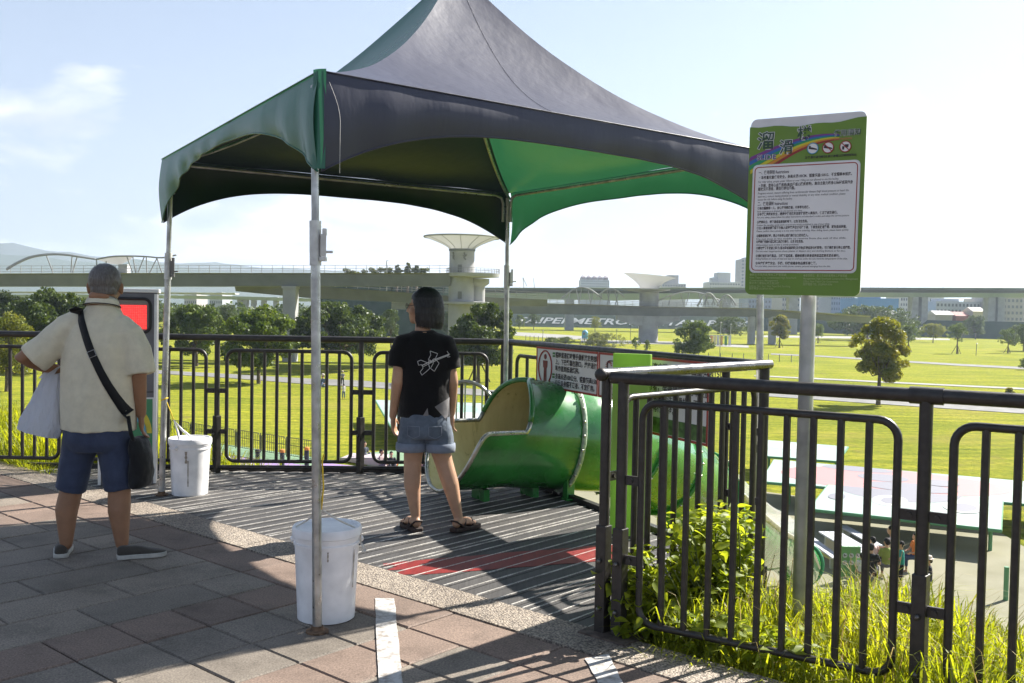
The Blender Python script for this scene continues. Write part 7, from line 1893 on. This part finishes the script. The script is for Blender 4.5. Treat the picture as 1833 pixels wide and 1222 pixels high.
# ------------------------------------------------------------------ playground at the foot of the bank
M_gpost = mat('shade_green', (0.10, 0.27, 0.14), 0.5)
def shade_roof(px, zs, label, prints, legpx):
    """px: back-left, back-right, front-right, front-left corners in the photo, zs: heights above the lawn"""
    q = [gr(x, y, ZL + z) for (x, y), z in zip(px, zs)]
    c = sum(q, Vector()) / 4
    root = empty('shade_roof', V3(c.x, c.y, ZL), label, 'shade roof', 'printed shade roofs in the playground')
    B = lambda s, t, dz=0.0: q[0].lerp(q[1], s).lerp(q[3].lerp(q[2], s), t) + V3(0, 0, dz)
    m = MB(); m.grid([[B(s / 16, t / 8, 0.03) for s in range(17)] for t in range(9)]); o = m.build('roof_sheet', M_roofw, root); md = o.modifiers.new('t', 'SOLIDIFY'); md.thickness = 0.04; md.offset = -1 if o.data.polygons[0].normal.z > 0 else 1
    m = MB(); m.path([B(0, 0, -0.03), B(1, 0, -0.03), B(1, 1, -0.03), B(0, 1, -0.03)], 0.07, 6, closed=True); m.build('edge_beam', M_gpost, root)
    for k, (s0, t0, rs, rt, mt) in enumerate(prints):
        m = MB(); n = 28; pts = [(min(1, max(0, s0 + rs * math.cos(2 * math.pi * i / n))), min(1, max(0, t0 + rt * math.sin(2 * math.pi * i / n)))) for i in range(n)]
        cc = B(min(1, max(0, s0)), min(1, max(0, t0)), 0.036 + 0.004 * k); m.add([cc] + [B(s, t, 0.036 + 0.004 * k) for s, t in pts], [(0, i + 1, (i + 1) % n + 1) for i in range(n)]); m.build('print', mt, o)
    for (x, y) in legpx:
        f = gr(x, y, ZL); s_ = None
        # post up to the roof plane
        best = min(((B(i / 20, j / 20) - f).to_2d().length, B(i / 20, j / 20).z) for i in range(21) for j in range(21)); m = MB(); m.tube(f, V3(f.x, f.y, best[1]), 0.075, 8); m.build('post', M_gpost, root, 40)
    return root
M_roofw = mat('roof_pale', (0.33, 0.41, 0.38), 0.5, var=0.06, vscale=0.5)
M_pk = mat('print_pink', (0.42, 0.20, 0.20), 0.6); M_gy = mat('print_grey', (0.20, 0.20, 0.235), 0.6); M_pw = mat('print_white', (0.47, 0.48, 0.47), 0.6); M_lg = mat('print_mint', (0.26, 0.42, 0.33), 0.6)
shade_roof([(1482, 868), (1795, 896), (1792, 949), (1449, 911)], (1.35, 1.35, 1.05, 1.05), 'nearest shade roof, pale with grey eye prints, over the picnic people', [(0.42, 0.0, 0.36, 0.42, M_gy), (0.40, 0.42, 0.10, 0.20, M_pw), (0.40, 0.42, 0.05, 0.12, M_gy), (0.10, 0.46, 0.05, 0.12, M_gy), (0.80, 0.40, 0.11, 0.22, M_pw), (0.80, 0.42, 0.07, 0.14, M_gy)], [(1450, 930), (1500, 956), (1772, 986), (1800, 1075)])
shade_roof([(1385, 823), (1900, 868), (1900, 908), (1362, 862)], (1.45, 1.45, 1.15, 1.15), 'long shade roof with a big pink and grey print', [(0.45, 0.52, 0.40, 0.50, M_pk), (0.32, 0.12, 0.13, 0.12, M_gy), (0.42, 0.42, 0.09, 0.16, M_gy), (0.52, 0.75, 0.16, 0.18, M_gy), (0.62, 0.45, 0.06, 0.14, M_gy)], [(1412, 903), (1640, 925), (1880, 955)])
shade_roof([(1372, 788), (1518, 800), (1500, 826), (1360, 816)], (1.45, 1.45, 1.15, 1.15), 'farthest plain white shade roof on the right', [(0.3, 0.3, 0.25, 0.2, M_pw)], [(1376, 842), (1496, 852)])
shade_roof([(672, 716), (862, 722), (905, 772), (700, 764)], (1.6, 1.6, 1.3, 1.3), 'mint and white shade roof beyond the guard hoop behind the woman', [(0.6, 0.62, 0.32, 0.30, M_pw), (0.7, 0.25, 0.22, 0.18, M_lg)], [(720, 786), (890, 800), (700, 742)])
# picnic tables
M_plank2 = mat('grey_plank', (0.42, 0.43, 0.46), 0.6, var=0.1, vscale=2)
M_tleg = mat('bench_leg', (0.42, 0.42, 0.36), 0.7); M_ybar = mat('bench_yellow', (0.50, 0.48, 0.12), 0.7)
pt = empty('picnic_table', gr(1500, 1010, ZL), 'grey plank picnic table with two benches beside the slide exit', 'table')
def plank_run(name, a, b_, z, n, w):
    A, B = gr(a[0], a[1], ZL + z), gr(b_[0], b_[1], ZL + z); d = (B - A).normalized(); nn = Vector((-d.y, d.x, 0)); ang = math.atan2(d.y, d.x)
    for k in range(n):
        m = MB(); c = (A + B) / 2 + nn * (k - (n - 1) / 2) * (w + 0.02); m.box(c, ((B - A).length, w, 0.05), ang); m.build(name, M_plank2, pt)
    for t in (0.12, 0.88):
        c = A.lerp(B, t); m = MB(); m.box((c.x, c.y, (ZL + c.z) / 2), (0.10, n * w * 0.8, z), ang); m.build('leg', M_tleg, pt)
plank_run('bench_plank', (1446, 961), (1500, 1000), 0.45, 2, 0.17); plank_run('table_plank', (1484, 952), (1548, 990), 0.76, 4, 0.18); plank_run('bench_plank', (1508, 941), (1572, 977), 0.45, 2, 0.17)
m = MB(); A, B = gr(1462, 985, ZL + 0.2), gr(1500, 1008, ZL + 0.2); m.tube(A, B, 0.05, 6); m.build('stretcher', M_ybar, pt)
# green rules panel
gs_ = empty('playground_sign', gr(1522, 1040, ZL), 'green playground rules panel with round white icons in front of the picnic table', 'sign')
A = gr(1522, 1040, ZL); sx = A.y / CAM_F
m = MB(); zt = at(1522, 978, A.y).z; m.box((A.x, A.y, (zt + ZL + 0.15) / 2), (34 * sx, 0.06, zt - ZL - 0.15)); m.build('panel', mat('psign_green', (0.13, 0.30, 0.10), 0.5), gs_, bevel=0.01)
for r_ in range(2):
    for k in range(3):
        m = MB(); c = V3(A.x + (k - 1) * 11.5 * sx, A.y - 0.035, zt - (16 + 13 * r_) * sx); m.ell(c, (4.4 * sx, 0.006, 4.4 * sx), nu=16, nv=8); ic = m.build('icon_disc', M_pw, gs_)
        m = MB(); m.box(c + V3(0, -0.008, 0), (5 * sx, 0.006, 1.3 * sx), M=Matrix.Rotation(0.6 * (k - 1) + 0.3, 3, 'Y')); m.ell(c + V3(-1.5 * sx, -0.008, 1.6 * sx), (1.1 * sx, 0.004, 1.1 * sx), nu=8, nv=6); m.build('pictogram', M_ink, ic)
for k in (-1, 1): m = MB(); m.tube(V3(A.x + k * 14 * sx, A.y + 0.05, ZL), V3(A.x + k * 14 * sx, A.y + 0.05, zt), 0.03, 6); m.build('leg', M_gpost, gs_)
# small people
PM = {}
def pm(c, skin=False):
    k = ('pc',) + tuple(round(x, 3) for x in c)
    if k not in PM: PM[k] = mat('cloth_%d' % len(PM), c, 0.85, var=0.15, vscale=6)
    return PM[k]
SK = (0.36, 0.21, 0.13)
def small_person(q, rz, label, top, bottom, hair=(0.012, 0.010, 0.010), pose='sit', s=1.0, hat=None, arm=0.5, group=None):
    root = empty('person', q, label, 'person', group, rz)
    b = MB(); t = MB(); p = MB(); h = MB()
    if pose == 'sit': hip, kn, an, sh, hz = V3(0, 0, 0.50), 0.46, 0.06, 0.98, 1.20
    elif pose == 'ground': hip, kn, an, sh, hz = V3(0, 0, 0.12), 0.34, 0.05, 0.60, 0.82
    else: hip, kn, an, sh, hz = V3(0, 0, 0.86), 0.48, 0.08, 1.36, 1.58
    fwd = 0.42 if pose == 'sit' else (0.36 if pose == 'ground' else 0.02)
    head(b, (0, 0.03, hz), 0, 1.05, True); b.path([(0, 0, sh), (0, 0.02, hz - 0.06)], [0.06, 0.05], 10)
    t.loft([(0, 0, hip.z - 0.02, 0.155, 0.11), (0, 0.0, (hip.z + sh) / 2, 0.16, 0.115), (0, 0, sh - 0.04, 0.175, 0.10), (0, 0, sh + 0.05, 0.07, 0.06)], 16)
    for sg in (-1, 1):
        el = V3(sg * 0.24, 0.05 + 0.1 * arm, sh - 0.28); wr = V3(sg * 0.16, 0.12 + 0.28 * arm, sh - 0.42 + 0.22 * arm)
        limb(t, [V3(sg * 0.17, 0, sh - 0.02), V3(sg * 0.215, 0.03, sh - 0.17)], [0.065, 0.062], 10); limb(b, [V3(sg * 0.19, 0.0, sh - 0.06), el, wr], [0.045, 0.038, 0.028], 10); hand(b, wr, (-sg * 0.2, 0.8, -0.3), (0, 0, 1), 0.3, 0.95)
        hp = V3(sg * 0.09, 0, hip.z)
        k_ = V3(sg * 0.11, fwd, kn if pose != 'sit' else 0.50); a_ = V3(sg * 0.11, fwd + (0.10 if pose == 'ground' else -0.02), an)
        if pose == 'ground': k_ = V3(sg * 0.13, 0.30, 0.34); a_ = V3(sg * 0.10, 0.52, 0.05)
        limb(p, [hp, k_], [0.092, 0.07], 10); limb(p, [k_, k_.lerp(a_, 0.6)], [0.068, 0.056], 10); limb(b, [k_, a_], [0.05, 0.035], 10); b.ell(a_ + V3(0, 0.06, -0.02), (0.04, 0.11, 0.04))
    p.ell((0, 0, hip.z), (0.16, 0.12, 0.10))
    h.ell((0, 0.008, hz + 0.035), (0.092, 0.104, 0.095)); h.ell((0, -0.05, hz - 0.02), (0.082, 0.06, 0.075))
    for mb, nm, c, vx in ((b, 'body', None, 0.018), (t, 'top', top, 0.028), (p, 'trousers', bottom, 0.028), (h, 'hair', hair, 0.018)):
        me = blob(mb, nm, M_skin_w if c is None else pm(c), vx, 2)
        o = link(nm, me, root, scl=(s, s, s))
    if hat:
        m = MB(); m.lathe([(0.16, 0), (0.165, 0.012), (0.10, 0.02), (0.092, 0.10), (0.04, 0.125)], (0, 0.01, hz + 0.06), 18); link('hat', m.mesh('hat', pm(hat), 40), root, scl=(s, s, s))
    return root
GP = 'people at the picnic table'
def hp_at(px, py, top_h): q = gr(px, py, ZL + top_h); return V3(q.x, q.y, ZL)
small_person(hp_at(1598, 945, 1.62), R(60), 'woman in a pale pink top sitting highest at the picnic table', (0.60, 0.46, 0.44), (0.05, 0.04, 0.09), group=GP, s=1.3)
small_person(hp_at(1563, 964, 1.25), R(20), 'person in pale pink with a red bag sitting left at the picnic table', (0.58, 0.42, 0.40), (0.3, 0.06, 0.06), group=GP, s=1.0)
small_person(hp_at(1560, 980, 1.25), R(-30), 'woman in black sitting in front at the picnic table', (0.012, 0.011, 0.013), (0.02, 0.02, 0.03), group=GP, s=1.05)
small_person(hp_at(1588, 972, 1.25), R(10), 'person in an olive green shirt seen from behind at the picnic table', (0.20, 0.24, 0.05), (0.12, 0.12, 0.14), group=GP, s=1.08)
small_person(hp_at(1614, 965, 1.62), R(80), 'person in a teal top standing at the picnic table', (0.02, 0.24, 0.19), (0.01, 0.01, 0.012), pose='stand', group=GP, s=0.92)
small_person(hp_at(1640, 957, 1.25), R(100), 'person in an orange top sitting right at the picnic table', (0.55, 0.17, 0.03), (0.03, 0.05, 0.10), group=GP, s=1.0)
small_person(hp_at(1664, 996, 1.2), R(75), 'child in black wearing a pale hat, rightmost at the picnic table', (0.015, 0.015, 0.018), (0.02, 0.03, 0.06), group=GP, s=0.9, hat=(0.55, 0.48, 0.42))
small_person(hp_at(1543, 992, 0.95), R(0), 'small child in a white top beside the woman in black', (0.6, 0.58, 0.57), (0.3, 0.2, 0.16), group=GP, s=0.75)
rb = empty('handbag', gr(1551, 985, ZL + 0.5), 'small red handbag on the picnic bench', 'bag'); q = ORG[rb.name]; m = MB(); m.box(q + V3(0, 0, 0.17), (0.26, 0.12, 0.34)); m.build('bag_body', pm((0.42, 0.02, 0.03)), rb, bevel=0.03)
m = MB(); m.path([q + V3(-0.08, 0, 0.33), q + V3(-0.06, 0, 0.48), q + V3(0.06, 0, 0.48), q + V3(0.08, 0, 0.33)], 0.015, 6); m.build('handle', pm((0.42, 0.02, 0.03)), rb)
# stroller-like grey bag by the table
# people on the lawn and by the purple floor
GL = 'visitors on the lawn'
small_person(gr(578, 694, ZL), R(160), 'woman in a blue dress sitting on the lawn beside the path', (0.10, 0.14, 0.22), (0.12, 0.16, 0.24), pose='ground', s=1.55, group=GL, hat=(0.5, 0.45, 0.4))
small_person(gr(613, 690, ZL), R(200), 'person with a bag standing on the path beyond the railing', (0.22, 0.22, 0.24), (0.02, 0.02, 0.025), pose='stand', s=0.95, group=GL, hat=(0.6, 0.52, 0.42))
small_person(gr(615, 715, ZL), R(30), 'child in a white top and jeans standing on the lawn', (0.62, 0.58, 0.58), (0.12, 0.16, 0.26), pose='stand', s=0.88, group=GL)
small_person(gr(643, 713, ZL), R(-20), 'person in a pale top standing beside the railing post on the lawn', (0.50, 0.50, 0.52), (0.03, 0.04, 0.06), pose='stand', s=0.85, group=GL)
for (x, y, c1, c2, lab) in ((652, 822, (0.05, 0.06, 0.08), (0.16, 0.17, 0.2), 'person in dark clothes leaning back on the pink ramp'), (682, 838, (0.34, 0.25, 0.25), (0.1, 0.1, 0.12), 'seated person in pale red left of the legs of the woman'), (700, 842, (0.015, 0.015, 0.02), (0.05, 0.05, 0.06), 'seated person in black left of the legs of the woman'), (762, 842, (0.02, 0.02, 0.03), (0.45, 0.28, 0.3), 'seated person in black between the legs of the woman')):
    small_person(gr(x, y, ZL), R(random.uniform(0, 300)), lab, c1, c2, pose='ground', s=1.1, group='people sitting beside the purple floor')
ob = empty('toy_ball', gr(706, 836, ZL), 'orange ball beside the people on the purple floor', 'ball'); m = MB(); m.ell(ORG[ob.name] + V3(0, 0, 0.22), 0.22); m.build('ball_shell', pm((0.6, 0.13, 0.02)), ob, True); m = MB(); c_ = ORG[ob.name] + V3(0, 0, 0.22); m.path([c_ + V3(0.222 * math.cos(R(a)), 0, 0.222 * math.sin(R(a))) for a in range(0, 360, 15)], 0.012, 5, closed=True); m.build('ball_seam', M_black, ob)
rm = empty('play_ramp', gr(690, 838, ZL), 'pink-grey play ramp beside the purple floor', 'ramp')
A, B, Cc, Dd = gr(607, 824, ZL), gr(690, 838, ZL), gr(696, 830, ZL), gr(630, 814, ZL)
m = MB(); m.add([A, B, Cc, Dd, A + V3(0, 0, 0.12), B + V3(0, 0, 0.55), Cc + V3(0, 0, 0.55), Dd + V3(0, 0, 0.12)], [(0, 3, 2, 1), (4, 5, 6, 7), (0, 1, 5, 4), (1, 2, 6, 5), (2, 3, 7, 6), (3, 0, 4, 7)]); m.build('ramp_block', mat('ramp_pink', (0.50, 0.42, 0.44), 0.8), rm, bevel=0.03); m = MB(); m.path([A + V3(0, 0, 0.13), B + V3(0, 0, 0.56)], 0.03, 6); m.build('edge', M_pw, rm)
# bollards with orange tops
for i, (x, y, lab) in enumerate(((461, 842, 'dark bollard behind the railing, leftmost of three'), (505, 842, 'dark bollard with an orange top behind the railing, middle of three'), (549, 838, 'dark bollard with an orange top next to the front tent leg'))):
    q = gr(x, y, ZL); root = empty('bollard', q, lab, 'bollard', 'bollards beside the purple floor'); s_ = q.y / CAM_F
    m = MB(); m.lathe([(4.2 * s_, 0), (4.2 * s_, 34 * s_)], q, 16); m.build('post', mat('bollard_dark', (0.02, 0.03, 0.028), 0.6), root, 40)
    m = MB(); m.lathe([(4.8 * s_, 33 * s_), (4.8 * s_, 37 * s_), (3.5 * s_, 38.5 * s_)], q, 16); m.build('top_ring', pm((0.55, 0.22, 0.04)) if i else pm((0.03, 0.03, 0.03)), root, 40)
# low barrier fence at the foot of the bank
def barrier(px, zs, label, step, h, m_, group='playground barriers'):
    A = gr(*px[0], ZL); root = empty('barrier_fence', A, label, 'fence', group)
    for (a, b_) in zip(px[:-1], px[1:]):
        A, B = gr(*a, ZL), gr(*b_, ZL); n = max(1, round((B - A).length / step))
        for k in range(n):
            p0, p1 = A.lerp(B, (k + 0.04) / n), A.lerp(B, (k + 0.96) / n); d = (p1 - p0)
            m = MB(); m.path([p0 + V3(0, 0, 0.12), p0 + V3(0, 0, h - 0.15), p0 + d * 0.06 + V3(0, 0, h), p1 - d * 0.06 + V3(0, 0, h), p1 + V3(0, 0, h - 0.15), p1 + V3(0, 0, 0.12)], 0.022, 5, closed=True); f = m.build('panel_frame', m_, root)
            m = MB()
            for j in range(1, 12): q = p0.lerp(p1, j / 12); m.tube(q + V3(0, 0, 0.12), q + V3(0, 0, h - 0.01), 0.014, 4)
            m.tube(p0 + V3(0, 0, h * 0.62), p1 + V3(0, 0, h * 0.62), 0.018, 4); o = m.build('bars', m_, f); tag(o, kind='stuff')
            q = A.lerp(B, k / n); m = MB(); m.tube(q, q + V3(0, 0, h + 0.03), 0.035, 6); m.build('post', m_, root)
M_bar = mat('barrier_dark', (0.05, 0.055, 0.05), 0.5, 0.3)
barrier([(270, 776), (380, 796), (562, 826)], None, 'dark barrier fence on the far side of the purple floor', 2.3, 1.15, M_bar)
barrier([(300, 838), (385, 852), (470, 868)], None, 'dark barrier fence on the near side, just behind the left bucket', 2.3, 1.2, M_bar)
ORD = 'first second third fourth fifth sixth seventh eighth ninth tenth eleventh twelfth thirteenth'.split()
# lawn posts, lamp poles and small things under the right footbridge
for i in range(13):
    x = 1165 + i * 21 + random.uniform(-3, 3); q = gr(x, 641 + (x - 1165) * 0.028, ZL); m = MB(); m.tube(q, q + V3(0, 0, 13 * q.y / CAM_F), 0.07, 6); o = m.build('lawn_post', M_hwd); tag(o, 'thin dark post, %s from the left in the long row on the right lawn' % ORD[i], 'post', 'row of posts on the lawn')
for i in range(9):
    x = 941 + i * 7.5; q = gr(x, 611 + i * 0.4, ZL); m = MB(); m.tube(q, q + V3(0, 0, 11 * q.y / CAM_F), 0.08, 6); o = m.build('lawn_post', M_hwd); tag(o, 'dark post, %s from the left in the close row beside the low hedge' % ORD[i], 'post', 'row of posts by the pond')
for (x, y0, y1, lab) in ((866, 612, 572, 'white bare pole against the dense dark tree'), (1128, 612, 580, 'thin pole left of the round pier'), (1288, 643, 577, 'tall thin lamp pole right of the bushy tree'), (1307, 618, 580, 'short thin pole beside the coloured panels'), (1103, 613, 590, 'dark short pole above the grey-green bush'), (971, 612, 592, 'dark short pole above the leftmost notice board'), (1747, 636, 615, 'slim dark marker pole on the right lawn')):
    q = gr(x, y0, ZL); root = empty('lamp_pole', q, lab, 'pole'); h_ = (y0 - y1) * q.y / CAM_F; m = MB(); m.tube(q, q + V3(0.1, 0, h_), 0.07, 6); m.build('shaft', M_steel if x in (866, 1288, 1307) else M_hwd, root); m = MB(); m.ell(q + V3(0.1, 0, h_), (0.25, 0.25, 0.12), nu=8, nv=6); m.build('head', M_steel, root)
q = gr(1047, 606, ZL); kio = empty('blue_kiosk', q, 'small rounded light blue kiosk above the grey-green bush', 'kiosk'); s_ = q.y / CAM_F
m = MB(); m.lathe([(5.6 * s_, 0), (5.6 * s_, 10 * s_), (4.6 * s_, 13.5 * s_), (2 * s_, 15.5 * s_)], q, 20); m.build('shell', mat('kiosk_blue', (0.14, 0.40, 0.58), 0.5), kio, 40); m = MB(); m.box(q + V3(-2.2 * s_, -5.2 * s_, 9 * s_), (4 * s_, 1.5 * s_, 4 * s_)); m.build('window', M_hwd, kio)
pl = empty('play_wall', gr(1288, 618, ZL), 'row of coloured play panels with a white frame under the right footbridge', 'play wall')
for k, (x, c) in enumerate(((1267, (0.6, 0.6, 0.6)), (1273, (0.55, 0.22, 0.15)), (1279, (0.6, 0.55, 0.35)), (1285, (0.55, 0.55, 0.55)), (1291, (0.55, 0.3, 0.1)), (1299, (0.12, 0.3, 0.12)), (1306, (0.6, 0.6, 0.6)))):
    a = gr(x, 618, ZL); s_ = a.y / CAM_F; m = MB(); m.box(a + V3(0, 0, 9 * s_), (4.2 * s_, 0.3, 18 * s_)); m.build('panel', pm(c), pl)
a, b_ = gr(1265, 618, ZL), gr(1309, 619, ZL); m = MB(); m.tube(a + V3(0, -0.2, 18 * s_), b_ + V3(0, -0.2, 18 * s_), 0.12, 6); m.build('top_frame', M_pw, pl)
# ------------------------------------------------------------------ air
hz = MB(); hz.box((0, 300, 137), (11600, 11200, 292))
haze = hz.build('haze', None); tag(haze, kind='stuff')
mh = bpy.data.materials.new('air'); mh.use_nodes = True; nt = mh.node_tree; nt.nodes.clear()
ho = nt.nodes.new('ShaderNodeOutputMaterial'); pv_ = nt.nodes.new('ShaderNodeVolumePrincipled')
pv_.inputs['Color'].default_value = (0.70, 0.83, 1.0, 1); pv_.inputs['Density'].default_value = 0.00018; pv_.inputs['Anisotropy'].default_value = 0.35
nt.links.new(pv_.outputs[0], ho.inputs['Volume']); haze.data.materials.append(mh)
